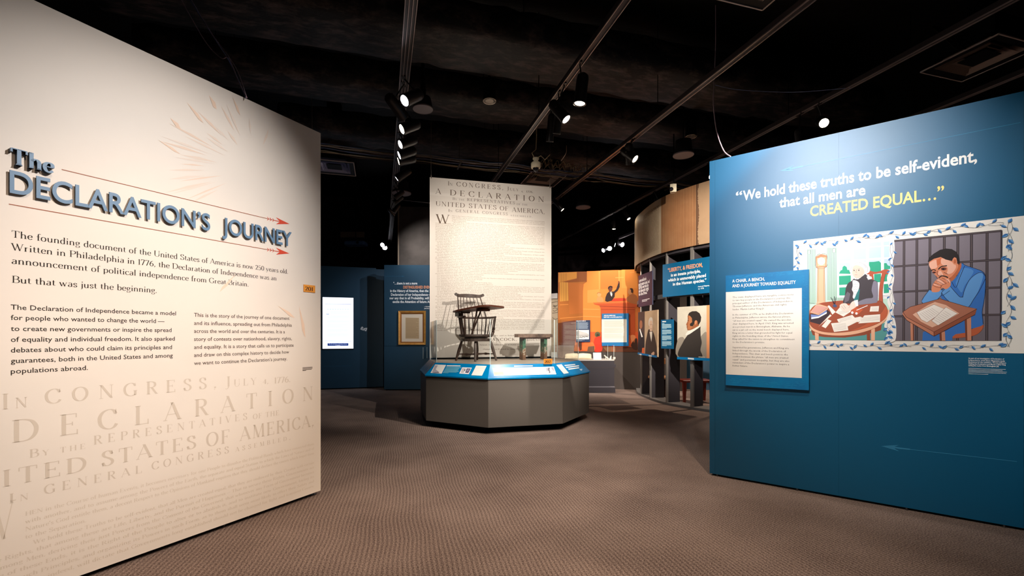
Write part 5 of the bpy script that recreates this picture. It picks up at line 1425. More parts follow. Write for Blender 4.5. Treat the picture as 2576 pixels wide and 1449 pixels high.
A.poly((48, 30, 28), [542,522, 546,488, 560,452, 582,432, 626,432, 648,410, 662,372, 668,352, 682,350, 682,388, 664,425, 636,448, 634,482, 606,520, 562,532]); A.poly((112, 58, 40), [668,334, 676,330, 684,350, 668,354]); A.poly((104, 54, 38), [572,405, 580,386, 596,380, 610,388, 612,412, 600,432, 582,430], True); A.poly((30, 20, 20), [570,408, 574,388, 592,378, 612,384, 612,396, 590,390, 580,404], True)
A.poly((244, 230, 214), [588,436, 606,434, 612,460, 606,482, 596,468]); A.poly((48, 30, 28), [592,440, 604,438, 602,446, 594,446])
A.poly((176, 104, 58), [742,502, 772,472, 800,452, 840,470, 852,500, 852,552, 800,545, 760,528], True); A.poly((214, 142, 90), [760,440, 764,420, 784,404, 804,414, 806,440, 792,460, 772,460], True); A.poly((66, 40, 32), [780,404, 802,402, 812,420, 806,444, 792,440, 790,420], True)
A.ellipse((98, 96, 66), 470, 845, 27, 27); A.ellipse((66, 60, 44), 472, 852, 14, 16); A.poly((226, 60, 38), [440,890, 462,868, 488,862, 508,884, 512,1000, 430,1000], True); A.poly((232, 132, 74), [255,918, 280,925, 278,965, 285,1000, 250,1000], True); A.poly((96, 54, 38), [282,925, 318,915, 318,990, 300,1000])
A.poly((236, 120, 60), [330,930, 380,915, 430,925, 440,995, 330,995], True); A.poly((120, 86, 66), [380,960, 440,955, 440,1010, 370,1010]); A.poly((150, 104, 70), [520,965, 640,960, 640,1010, 560,1010]); A.poly((236, 146, 92), [785,860, 812,848, 835,866, 826,920, 800,925], True); A.poly((70, 44, 34), [790,950, 812,905, 838,880, 852,900, 852,985, 820,985], True); A.poly((206, 110, 60), [812,905, 822,890, 832,880, 820,925])
A.build('painted_scene', pt)
# old drawing on the parchment wall
A = Art(FP, base=.001, step=.0002, ox=1380, oy=620, k=3.8125)
for q in ([30,540, 85,530, 90,560, 40,575], [35,640, 90,632], [45,560, 60,580, 80,570], [40,600, 60,590, 86,600, 60,620, 40,612], [38,680, 60,700, 88,690]): A.line((104, 92, 78), .018, q, True)
A.bump(); A.ellipse((92, 80, 68), 58, 572, 10, 8, 10); A.build('old_drawing', wp)

# panels on the orange wall
def wall_panel(F, quad, k, cat_label, body, th=.05):
    ox, oy, kk = k; px = [ox+quad[i]/kk for i in range(0, 8, 2)]; py = [oy+quad[i]/kk for i in range(1, 8, 2)]
    G2 = F.sub(0, 0, th); P = [G2.uv(px[i], py[i]) for i in range(4)]
    u0 = (P[0][0]+P[3][0])/2; u1 = (P[1][0]+P[2][0])/2; v1 = (P[0][1]+P[1][1])/2; v0 = (P[2][1]+P[3][1])/2
    Fr = F.sub((u0+u1)/2, v0, 0); root = empty('info_panel', Fr.M, cat_label, 'panel')
    b = MB(); b.box((-(u1-u0)/2, 0, .004), ((u1-u0)/2, v1-v0, th)); b.build('board', body, root)
    Ff_ = Fr.sub(0, 0, th); A = Art(Ff_, base=.0005, step=.0003, ox=ox, oy=oy, k=kk); return root, A, Matrix.Translation((0, 0, th)), Ff_
k10 = (1380, 780, 10.35)
root, A, MT_, Fz = wall_panel(FO, [708,265, 1080,262, 1082,825, 712,835], k10, 'small navy panel with a street engraving on the orange painting', mat('navy_board', (36, 54, 88), rough=.4, spec=.4))
for i in range(11): A.line((150, 166, 184), .010, [725,325+i*16, (1030, 1010, 1038, 1025)[i % 4],324+i*16])
A.bump(); A.rect((236, 234, 230), 722, 518, 1052, 760)
A.poly((178, 176, 174), [725,650, 722,560, 800,540, 900,575, 1045,640, 1045,680, 760,700]); A.poly((200, 198, 196), [800,545, 1000,600, 1040,640, 800,640])
for i in range(12): A.ellipse((50, 48, 50), 745+i*25, 715-i*3+(i % 3)*6, 12, 10, 8)
A.line((150, 166, 184), .008, [725,780, 940,782]); A.line((150, 166, 184), .008, [725,795, 880,797]); A.bump()
A.mb.build('panel_print', None, root, MT_)
b = MB(); u0, v = Fz.uv(1380+720/10.35, 780+300/10.35); u1 = Fz.uv(1380+972/10.35, 800)[0]; sans(b, "AFRICANS IN AMERICA", u0, v, u1, .03, bold=.02, res=1); b.build('panel_title', M_white, root, MT_)
root, A, MT_, Fz = wall_panel(FO, [1385,95, 2085,82, 2090,935, 1390,938], k10, 'blue framed panel with a cream text sheet on the orange painting', mat('panel_blue', (18, 116, 176), rough=.4, spec=.4))
A.poly((240, 232, 218), [1382,240, 2032,236, 2034,838, 1386,842])
for i in range(15): A.line((176, 168, 158), .006, [1450,295+(i+(i > 5)+(i > 10))*27, (1920, 1900, 1940, 1970, 1950)[i % 5],294+(i+(i > 5)+(i > 10))*27])
A.bump()
A.mb.build('panel_print', None, root, MT_)
b = MB()
for s, y, xe in (("AFRICAN AMERICANS", 158, 1740), ("RESPOND to the DECLARATION", 202, 1915)):
    u0, v = Fz.uv(1380+1440/10.35, 780+y/10.35); u1 = Fz.uv(1380+xe/10.35, 800)[0]; sans(b, s, u0, v, u1, .032, bold=.025, res=1)
b.build('panel_title', M_white, root, MT_)

# ---------------------------------------------------------------- dark display case and its contents
M_case = mat('dark_case_paint', (58, 54, 60), rough=.5, spec=.3)
cx1 = (1546-CX)/FPX*11.2; cx0 = cx1-2.3; FCs = Frame((cx0, 11.2, 0), (1, 0.012, 0)); CW = cx1-cx0
dc = empty('display_case', FCs.sub(CW/2, 0, -.35).M, 'long dark moulded display case with a glass top below the orange painting', 'display case')
h = CW/2
def ring(z0, z1, o0, o1, name, m=M_case):
    b = MB(); b.hull([(-h-o0, z0, .35+o0), (h+o0, z0, .35+o0), (h+o0, z0, -.35-o0), (-h-o0, z0, -.35-o0)], [(-h-o1, z1, .35+o1), (h+o1, z1, .35+o1), (h+o1, z1, -.35-o1), (-h-o1, z1, -.35-o1)]); return b.build(name, m, dc)
ring(0, .13, .02, .02, 'plinth'); ring(.13, .16, .02, .0, 'plinth_moulding', mat('case_moulding', (96, 92, 98), rough=.45)); ring(.16, .60, 0, 0, 'body'); ring(.60, .64, 0, .03, 'cornice', mat('case_moulding')); ring(.64, .70, .03, .03, 'cornice_band'); ring(.70, .79, .0, .0, 'top_band')
b = MB(); b.box((-h, .79, -.35), (h, .815, .35)); b.build('case_deck', mat('white_deck', (222, 214, 206), rough=.6), dc)
b = MB(); b.box((-h+.01, .816, -.34), (h-.01, 1.17, .34)); b.build('glass_cover', M_glass, dc)
b = MB()
for x in (-h+.01, h-.01):
    for z in (-.34, .34): b.box((x-.004, .816, z-.004), (x+.004, 1.17, z+.004))
b.build('glass_edge', M_gedge, dc)
def in_case(px, py, zoff=0.0): p = on_z(px, py, .817); return p
bk = Vector(((1452-CX)/FPX*11.42, 11.42, .816))
ob = empty('open_book', bk, 'large open book with pale pages lying in the display case', 'book')
for s in (-1, 1):
    b = MB(); pr = [(0, .022), (s*.03, .04), (s*.12, .044), (s*.30, .03), (s*.33, .012)]
    b.add([(x+(.03*0), -.17, z) for x, z in pr]+[(x+.05, .15, z+.10) for x, z in pr]+[(x, -.17, .003) for x, z in pr]+[(x+.05, .15, .003) for x, z in pr], [(i, i+1, 6+i, 5+i) for i in range(4)]+[(10+i, 11+i, i+1, i) for i in range(4)]+[(4, 9, 19, 14), (15+0, 5, 0, 10)])
    b.build('page_block', mat('book_page', (236, 214, 184), rough=.7, rgb2=(224, 200, 168), scale=6), ob)
    for i in range(7):
        pass
b = MB(); b.box((-.345, -.18, -.0), (.345, .18, .004)); b.build('cover', mat('book_cover', (96, 62, 44), rough=.6), ob)
cdp = Vector(((1503-CX)/FPX*11.36, 11.36, .816))
o = empty('white_card', cdp, 'upright white label card beside the open book in the case', 'card')
b = MB(); b.hull([(-.1, 0, .0), (.1, 0, .0), (.1, .01, .0), (-.1, .01, .0)], [(-.1, .05, .165), (.1, .05, .165), (.1, .06, .165), (-.1, .06, .165)]); b.build('card', mat('card_white', (238, 234, 236), rough=.6), o)
b = MB(); b.box((-.05, .03, 0), (.05, .12, .01)); b.bar((0, .115, .005), (0, .06, .1), .05, .008); b.build('easel_foot', M_black, o)
M_quill = mat('ivory', (240, 228, 214), rough=.5)
for (px, kind, lab) in ((1526, 'roll', 'leaning ivory roll in the case beside the white card'), (1535, 'quill', 'small white folded leaf standing between ivory roll and round pot'), (1545, 'pot', 'small white round pot at the corner of the case')):
    p = Vector(((px-CX)/FPX*11.36, 11.36, .816))
    if kind == 'roll':
        o = empty('ivory_roll', p, lab, 'scroll'); b = MB(); b.cyl((-.06, 0, .10), (.045, 0, .014), .014, .016, n=10); b.build('roll', M_quill, o); b = MB(); b.box((-.03, -.01, 0), (-.015, .01, .06)); b.build('stand', M_quill, o)
    elif kind == 'quill':
        o = empty('folded_leaf', p, lab, 'paper'); b = MB(); b.add([(-.03, -.01, 0), (.03, 0, 0), (.035, .0, .095), (.01, .02, .08), (-.02, .03, 0)], [(0, 1, 2, 3), (0, 3, 2, 4), (1, 4, 2)]); b.build('leaf', M_quill, o)
    else:
        o = empty('round_pot', p, lab, 'pot'); b = MB(); b.lathe((0, 0, 0), (0, 0, 1), [(0, .03), (.03, .036), (.05, .034), (.055, .03)], 14); b.build('pot_body', M_quill, o)
# reflection in the barrier glass, modelled as a sheet standing in the case
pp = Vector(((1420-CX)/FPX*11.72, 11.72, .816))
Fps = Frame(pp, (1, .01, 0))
o = empty('print_or_reflection_sheet', Fps.M, 'pinkish glass reflection shaped as an upright printed sheet in the case by the banner', 'reflection')
sh = 1.4+(845-813)*11.4/FPX-.817; sw = (1445-1396)/FPX*11.4/2
b = MB(); b.box((-sw, 0, -.006), (sw, .34, 0)); b.build('sheet', mat('pinkish_reflection', (190, 164, 150), rough=.6, rgb2=(176, 148, 134), scale=5), o)  # the reflected tint is the sheet's own colour
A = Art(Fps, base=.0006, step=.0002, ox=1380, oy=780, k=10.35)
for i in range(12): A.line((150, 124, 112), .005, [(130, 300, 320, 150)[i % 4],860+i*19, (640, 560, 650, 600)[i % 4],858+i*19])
A.bump(); A.build('reflection_print', o)
p = Vector(((1394-CX)/FPX*11.36, 11.36, .816)); o = empty('caption_card', p, 'tiny pale caption card standing at the banner end of the case', 'card')
b = MB(); b.hull([(-.075, 0, .02), (.075, 0, .02), (.075, .008, .02), (-.075, .008, .02)], [(-.075, .04, .18), (.075, .04, .18), (.075, .048, .18), (-.075, .048, .18)]); b.build('card', mat('card_grey', (208, 202, 194), rough=.6), o)
b = MB(); b.box((-.04, .01, 0), (.04, .09, .022)); b.build('card_foot', M_black, o)
# ---------------------------------------------------------------- curved screen wall with fabric drum, fins and portraits
CV = smooth_pts([(4.9, 13.6), (3.95, 13.0), (3.42, 12.3), (3.16, 11.5), (3.04, 10.9), (3.03, 10.35), (3.06, 9.78), (3.16, 9.26), (3.36, 8.82), (3.65, 8.36), (4.05, 7.9), (4.6, 7.45), (5.3, 7.1)], False, 10)
CV = [Vector((p.x, p.y)) for p in CV]
def cvn(i):
    d = (CV[min(i+1, len(CV)-1)]-CV[max(i-1, 0)]).normalized(); return Vector((-d.y, d.x))       # points into the ring
ARC = [0]
for a, c in zip(CV, CV[1:]): ARC.append(ARC[-1]+(c-a).length)
def arc_px(px, off=0.0):
    """parameter s on the near side of the curve (offset toward the aisle) seen at this column"""
    best = None; pts = [CV[i]-cvn(i)*off for i in range(len(CV))]
    k = (px-CX)/FPX
    for i in range(len(CV)-2, 0, -1):
        f0 = pts[i].x/pts[i].y-k; f1 = pts[i+1].x/pts[i+1].y-k
        if f0*f1 <= 0:
            t = f0/(f0-f1) if f0 != f1 else 0; p = pts[i].lerp(pts[i+1], t); return ARC[i]+(ARC[i+1]-ARC[i])*t, p
    i = min(range(len(CV)), key=lambda j: pts[j].x/pts[j].y); return ARC[i], pts[i]
def arc_s(s, off=0.0):
    s = max(0, min(ARC[-1]-1e-6, s))
    for i in range(len(ARC)-1):
        if ARC[i] <= s <= ARC[i+1]:
            t = (s-ARC[i])/(ARC[i+1]-ARC[i]); p = CV[i].lerp(CV[i+1], t); n = cvn(i).lerp(cvn(i+1), t); return p-n*off
ctr = Vector((4.6, 10.2, 0))
cw = empty('curved_wall', ctr, 'curved screen wall of dark fins under a wide printed fabric drum', 'partition')
def L3(p, z): return Vector((p.x, p.y, z))-ctr
M_fin = mat('dark_fin', (58, 54, 58), rough=.5, spec=.3); M_fined = mat('fin_edge_metal', (150, 144, 138), rough=.35, metal=.5)
ZD0, ZD1 = 3.10, 4.24
N = len(CV)
b = MB()
for i in range(0, N-1):
    q = [CV[i]-cvn(i)*.02, CV[i+1]-cvn(i+1)*.02, CV[i+1]+cvn(i+1)*.34, CV[i]+cvn(i)*.34]
    vs = [L3(p, 0.0) for p in q]+[L3(p, .045) for p in q]; b.add(vs, [(4, 5, 6, 7), (0, 1, 5, 4), (2, 3, 7, 6)])
b.build('floor_plate', mat('grey_floor_plate', (120, 116, 114), rough=.5), cw)
for nm, z0, z1, o0, o1, m in (('horizontal_rail', 2.17, 2.26, .0, .12, mat('rail_grey', (92, 88, 88), rough=.5)), ('head_ring', 3.04, 3.12, .01, .14, M_fin)):
    b = MB()
    for i in range(0, N-1):
        q = [CV[i]-cvn(i)*o0, CV[i+1]-cvn(i+1)*o0, CV[i+1]+cvn(i+1)*o1, CV[i]+cvn(i)*o1]
        vs = [L3(p, z0) for p in q]+[L3(p, z1) for p in q]; b.add(vs, [(4, 5, 6, 7), (3, 2, 1, 0), (0, 1, 5, 4), (2, 3, 7, 6)])
    b.build(nm, m, cw)
fins = [arc_px(px)[0] for px in (1613, 1636.5, 1678, 1741.5)]
fins = fins + [fins[-1]+.55, fins[-1]+1.1]
for j, s in enumerate(fins):
    p = arc_s(s); q = arc_s(s, -.30); p2 = Vector((p.x, p.y)); d = (q-p).normalized(); sd = Vector((-d.y, d.x))
    w = .035 if j != 3 else .06
    b = MB(); c = [p+d*.02-sd*.012, p+d*.02+sd*.012, q+sd*.012, q-sd*.012]; b.hull([L3(x, .045) for x in c], [L3(x, 3.10) for x in c]); f = b.build('fin', M_fin, cw)
    b = MB(); c = [p-d*.02-sd*w/2, p-d*.02+sd*w/2, p+d*.02+sd*w/2, p+d*.02-sd*w/2]; b.hull([L3(x, .045) for x in c], [L3(x, 3.10) for x in c]); b.build('edge_strip', M_fined, f)
# fabric drum in three printed lengths
s1 = arc_px(1663, .06)[0]; s2 = arc_px(1754, .06)[0]
def drum(sa, sb, name, m, off=.06):
    n = max(2, int((sb-sa)/.06)); b = MB(); vs = []
    for i in range(n+1):
        s = sa+(sb-sa)*i/n; p = arc_s(s, off); q = arc_s(s, off-.02); vs += [L3(p, ZD0), L3(p, ZD1), L3(q, ZD1), L3(q, ZD0)]
    fs = []
    for i in range(n):
        a = 4*i; c = a+4; fs += [(a, c, c+1, a+1), (a+1, c+1, c+2, a+2), (a+2, c+2, c+3, a+3), (a+3, c+3, c, a)]
    b.add(vs, fs, False); b.sm = [False]*len(b.f); return b.build(name, m, cw)
def drum_quad(mb, sa, za, sb, zb, off=.0612):
    n = max(1, int(abs(sb-sa)/.05)); 
    for i in range(n):
        t0, t1 = i/n, (i+1)/n; p, q = arc_s(sa+(sb-sa)*t0, off), arc_s(sa+(sb-sa)*t1, off); z = za if not isinstance(za, tuple) else za[0]
        mb.add([L3(p, za), L3(q, za), L3(q, zb), L3(p, zb)], [(0, 1, 2, 3)])
d1 = drum(.3, s1, 'drum_sheet', mat('parchment_sheet', (206, 186, 158), rough=.6, rgb2=(190, 168, 138), scale=2.2)); d1['label'] = 'pale parchment printed length of the drum'
d2 = drum(s1, s2, 'drum_sheet', mat('striped_cloth', (190, 146, 104), rough=.65, rgb2=(172, 124, 84), scale=2)); d2['label'] = 'brown pinstriped length of the drum'
d3 = drum(s2, ARC[-1]-.1, 'drum_sheet', mat('plain_tan_sheet', (178, 148, 116), rough=.6, rgb2=(164, 134, 104), scale=2)); d3['label'] = 'plain tan length of the drum with a torn edge'
b = MB(); b.use(mat('parchment_writing', (150, 126, 98), rough=.6)); rs = random.Random(9)
for i in range(34):
    z = ZD1-.14-i*.027; sa = s1-.95+rs.uniform(0, .04)
    while sa < s1-.10:
        L = rs.uniform(.05, .22); drum_quad(b, sa, z, min(sa+L, s1-.08), z+(.006 if i > 3 else .014)); sa += L+rs.uniform(.012, .03)
tag(b.build('drum_writing', None, cw), kind='stuff')
b = MB(); b.use(mat('pinstripe_brown', (118, 74, 46), rough=.65)); s = s1+.012; k = 0
while s < s2-.01:
    drum_quad(b, s, ZD0+.001, s+.012, ZD1-.001); s += .034; k += 1
b.use(mat('torn_edge', (104, 76, 56), rough=.7))
z = ZD0
while z < ZD1-.01:
    w = .016+.012*sin(z*9)+rs.uniform(0, .016); drum_quad(b, s2-.03, z, s2+w, min(z+.022, ZD1), .0616); z += .02
b.build('drum_stripes', None, cw)

def chord_panel(name, px0, px1, py, label, body, off=.10, th=.02, cat='panel'):
    """flat board mounted on the fins; py = (top0, top1, bottom1, bottom0)"""
    p0 = arc_px(px0, off)[1]; p1 = arc_px(px1, off)[1]; F = Frame((p0.x, p0.y, 0), (p1.x-p0.x, p1.y-p0.y, 0))
    W = (p1-p0).length; vt = (F.uv(px0, py[0])[1]+F.uv(px1, py[1])[1])/2; vb = (F.uv(px1, py[2])[1]+F.uv(px0, py[3])[1])/2
    R = F.sub(W/2, vb, 0); root = empty(name, R.M, label, cat)
    b = MB(); b.box((-W/2, 0, -th), (W/2, vt-vb, 0)); b.build('board', body, root)
    return root, R, W, vt-vb
K5 = (1580, 440, 4.832); K6 = (1580, 740, 4.832)
root, R, W, H = chord_panel('quotation_panel', 1667, 1787, (666, 645, 736, 748), 'blue board reading liberty and freedom on the curved wall above the profile portrait', mat('teal_blue_board', (12, 94, 136), rough=.4, spec=.4))
b = MB()
for s, x0, y0, x1, y1, c in (("is an innate principle,", 522, 1236, 882, 1185, 38), ("which is unmovably placed", 486, 1300, 947, 1236, 38), ("in the Human species.\u201d", 545, 1350, 952, 1292, 38), ("\u2013Lemuel Haynes,", 845, 1365, 990, 1350, 15), ("ca. 1776", 852, 1392, 922, 1383, 15)):
    q = [K5[0]+x0/K5[2], K5[1]+y0/K5[2], K5[0]+x1/K5[2], K5[1]+y1/K5[2]]; u0, u1, v = zof(R, *q); sans(b, s, u0, v, u1, caph(R, q[0], c/K5[2]), bold=.025, res=2)
b.build('quotation_text', M_white, root)
b = MB(); q = [K5[0]+484/K5[2], K5[1]+1178/K5[2], K5[0]+906/K5[2], K5[1]+1120/K5[2]]; u0, u1, v = zof(R, *q); sans(b, "\u201cLIBERTY, & FREEDOM,", u0, v, u1, caph(R, q[0], 48/K5[2]), bold=.02, res=2); b.build('quotation_text', mat('peach_vinyl'), root)
root, R, W, H = chord_panel('quotation_panel', 1606, 1641, (694, 681, 765, 774), 'narrow navy quotation board at the far turn of the curved wall', mat('slate_navy_board', (40, 46, 74), rough=.4, spec=.4))
b = MB()
for i, (s, x0, x1) in enumerate((("a person and all people", 1608, 1626), ("are by nature equal, and", 1606.5, 1634), ("EQUAL every man has", 1607, 1631.5), ("an inherent right", 1607, 1632), ("to be free.\u201d", 1607, 1630))):
    y = 709+i*8.6; u0, u1, v = zof(R, x0, y, x1, y-4.5); sans(b, s, u0, v, u1, .075, bold=.03, res=1)
for i in range(2): u0, u1, v = zof(R, 1615, 756+i*4, 1634-i*6, 752.5+i*4); b.box((u0, v, .0004), (u1, v+.014, .001))
b.build('quotation_text', M_white, root)

# portraits
def strip_and_label(A, q, lab):
    A.poly((0, 124, 186), q); A.poly((236, 236, 232), lab)
root, R, W, H = chord_panel('portrait_board', 1703.8, 1788, (773, 767, 907.3, 903.6), 'large board with a profile portrait of a dark coated man on the curved wall', mat('portrait_ground', (206, 198, 180), rough=.5, rgb2=(194, 186, 168), scale=4), cat='portrait')
A = Art(R, base=.0006, step=.0003, ox=K6[0], oy=K6[1], k=K6[2])
A.poly((150, 140, 126), [602,560, 660,520, 690,560, 700,640, 800,650, 880,520, 960,470, 960,780, 604,765], True); A.poly((226, 150, 100), [955,136, 1010,130, 1010,800, 955,780])
A.poly((58, 52, 48), [640,775, 605,740, 618,680, 660,600, 690,545, 730,490, 770,440, 870,386, 880,440, 884,520, 896,590, 880,680, 890,772, 640,775], True)
A.poly((226, 222, 210), [700,500, 712,470, 742,440, 780,430, 866,384, 870,400, 800,450, 740,490], True)
A.poly((152, 92, 58), [736,246, 760,240, 850,310, 862,384, 800,420, 752,440, 722,438, 718,415, 712,400, 716,388, 706,366, 722,335, 728,300, 724,270], False); A.poly((176, 112, 72), [740,260, 800,290, 800,380, 752,430, 724,420, 730,380, 736,330])
A.poly((48, 40, 36), [728,256, 744,226, 780,208, 830,206, 870,232, 890,280, 884,330, 862,368, 850,376, 846,330, 826,320, 812,340, 800,368, 788,390, 756,388, 752,360, 780,340, 776,290, 752,262], False)
A.poly((196, 128, 88), [808,340, 822,318, 838,324, 836,350, 818,372], True); A.line((40, 30, 28), .006, [726,300, 740,296]); A.line((40, 30, 28), .007, [724,318, 742,322]); A.line((90, 46, 34), .004, [714,400, 732,398]); A.bump()
A.poly((0, 124, 186), [597,762, 1010,780, 1010,812, 597,792]); A.poly((236, 236, 232), [728,772, 802,778, 802,796, 728,790]); A.poly((196, 186, 168), [858,758, 940,762, 940,772, 858,768])
A.build('portrait_print', root)
root, R, W, H = chord_panel('portrait_board', 1605.5, 1654.5, (786, 779, 900, 890.7), 'tall board with two portraits, one white haired, on the curved wall', mat('portrait_tan', (196, 168, 136), rough=.5, rgb2=(182, 152, 120), scale=4), cat='portrait')
A = Art(R, base=.0006, step=.0003, ox=K6[0], oy=K6[1], k=K6[2])
A.poly((74, 56, 52), [122,222, 203,208, 200,724, 122,716]); A.poly((30, 28, 34), [122,560, 132,480, 150,440, 180,470, 198,540, 198,650, 170,700, 122,690], True); A.poly((156, 100, 72), [140,360, 150,320, 170,330, 174,390, 160,420, 144,410], True); A.poly((240, 236, 230), [137,426, 148,420, 180,520, 164,524]); A.poly((206, 96, 48), [172,655, 198,650, 198,722, 168,718])
A.poly((62, 48, 42), [208,720, 214,600, 232,500, 250,430, 290,440, 320,500, 345,620, 348,690, 340,752, 210,730], True); A.poly((232, 222, 206), [262,458, 296,456, 292,520, 284,580, 272,520]); A.poly((218, 206, 190), [250,360, 254,310, 272,282, 296,290, 302,340, 300,380, 262,390], True); A.poly((222, 186, 158), [262,400, 262,340, 280,320, 298,340, 298,410, 288,450, 268,446], True)
A.line((110, 70, 60), .008, [268,372, 278,370]); A.line((110, 70, 60), .008, [286,370, 296,370]); A.line((150, 80, 70), .007, [274,420, 290,420]); A.bump(); A.poly((214, 170, 140), [284,724, 308,700, 322,708, 318,736, 290,742], True)
A.poly((0, 110, 170), [118,708, 352,748, 352,774, 118,730]); A.poly((230, 230, 226), [140,724, 166,728, 166,742, 140,738]); A.poly((230, 230, 226), [252,742, 292,746, 292,758, 252,754])
A.build('portrait_print', root)
root, R, W, H = chord_panel('info_panel', 1663, 1693, (804.6, 803, 877.7, 876.6), 'narrow blue text panel between the two portrait boards', mat('teal_blue_board'))
A = Art(R, base=.0006, step=.0003, ox=K6[0], oy=K6[1], k=K6[2])
A.line((236, 236, 232), .022, [415,334, 462,334])
for i in range(28):
    if i in (7, 14, 21): continue
    x1 = (530, 526, 518, 530, 524, 528, 470)[i % 7]; y = 356+i*10
    A.line((176, 214, 224), .010, [413,y, x1 if i % 7 else 442,y+.5])
A.build('panel_print', root)

# furniture glimpsed between the fins
M_bw = mat('bench_ash', (196, 142, 100), rough=.5); M_dk = mat('bench_dark_leg', (44, 30, 26), rough=.5)
p = Vector(((1672-CX)/FPX*10.5, 10.5, 0))
o = empty('wooden_bench', Matrix.Translation(p) @ Matrix.Rotation(radians(-6), 4, 'Z'), 'light wooden slat back bench behind the fins of the curved wall', 'bench')
b = MB(); b.rbox((-.35, -.2, .42), (.19, .22, .47), .01); b.build('seat', M_bw, o)
b = MB(); b.rbox((-.35, .18, .74), (.19, .21, .87), .008); b.build('back_rail', M_bw, o)
for x in (-.08, .13):
    b = MB(); b.box((x, -.18, 0), (x+.06, -.12, .42)); b.build('leg', M_dk, o); b = MB(); b.box((x, .16, 0), (x+.05, .21, .76)); b.build('leg', M_dk, o)
p = Vector(((1728-CX)/FPX*9.5, 9.5, 0))
M_rw = mat('red_stained_wood', (122, 40, 26), rough=.4, spec=.4)
o = empty('low_table', p, 'low red stained wooden table behind the curved wall', 'table')
b = MB(); b.rbox((-.10, -.04, .43), (.55, .40, .475), .008); b.build('table_top', M_rw, o)
for x, y in ((-.085, -.03), (.48, -.03), (-.085, .33), (.48, .33)):
    b = MB(); b.hull([(x+.01, y+.01, 0), (x+.055, y+.01, 0), (x+.055, y+.055, 0), (x+.01, y+.055, 0)], [(x, y, .43), (x+.07, y, .43), (x+.07, y+.07, .43), (x, y+.07, .43)]); b.build('leg', M_rw, o)
Fbw = Frame((3.9, 12.2, 0), (1, -.35, 0))
b = MB(); b.box((0, 0, -.1), (2.6, 2.4, 0)); o = b.build('wall_inner', M_navy, None, Fbw.M); tag(o, 'dark blue wall inside the curved enclosure', None, None, 'structure')
# ---------------------------------------------------------------- overhead: tracks, lamps, ducts, cables
TZH = 4.6
M_track = mat('track_grey', (64, 58, 58), rough=.35, spec=.5, metal=.3); M_tlip = mat('track_lip', (190, 172, 166), rough=.3, metal=.6)
GVn, GUn = GV.normalized(), GU.normalized()
def track(px, py, y0, y1, w, label, ribs=2):
    p = on_z(px, py, TZH); t0 = (y0-p.y)/GVn.y; t1 = (y1-p.y)/GVn.y; a = p+GVn*t0; c = p+GVn*t1; L = (c-a).length
    M = Matrix.Translation((a+c)/2) @ Matrix.Rotation(ROT, 4, 'Z')
    r = empty('lighting_track', M, label, 'track', 'parallel ceiling lighting tracks')
    b = MB(); b.box((-w/2, -L/2, 0), (w/2, L/2, .06)); b.build('channel', M_track, r)
    for k in range(ribs):
        x = -w/2+(k+.0)*(w-.008)/(ribs-1); b = MB(); b.box((x, -L/2, -.014), (x+.008, L/2, 0)); b.build('lip', M_tlip, r)
    n = int(L//2.2)
    for k in range(n+1):
        y = -L/2+.3+k*(L-.6)/n; b = MB(); b.cyl((0, y, .06), (0, y, CEIL-TZH), .006, n=6); b.build('hanger', M_black, r)
    return p
PA = track(1035, 0, -.5, 15.5, .12, 'ceiling track over the gap beside the cream wall', 4)
PB = track(1575, 0, -.5, 16.3, .075, 'ceiling track passing above the hanging banner')
PC = track(2040, 0, -.5, 16.3, .075, 'ceiling track running toward the far side of the banner')
PD = track(2551, 0, -.5, 16.3, .06, 'ceiling track passing close above the curved wall')
PE_ = track(2576, 185, -.5, 16.3, .05, 'ceiling track beyond the blue quotation wall')
def on_track(P, depth): return P+GVn*((depth-P.y)/GVn.y)

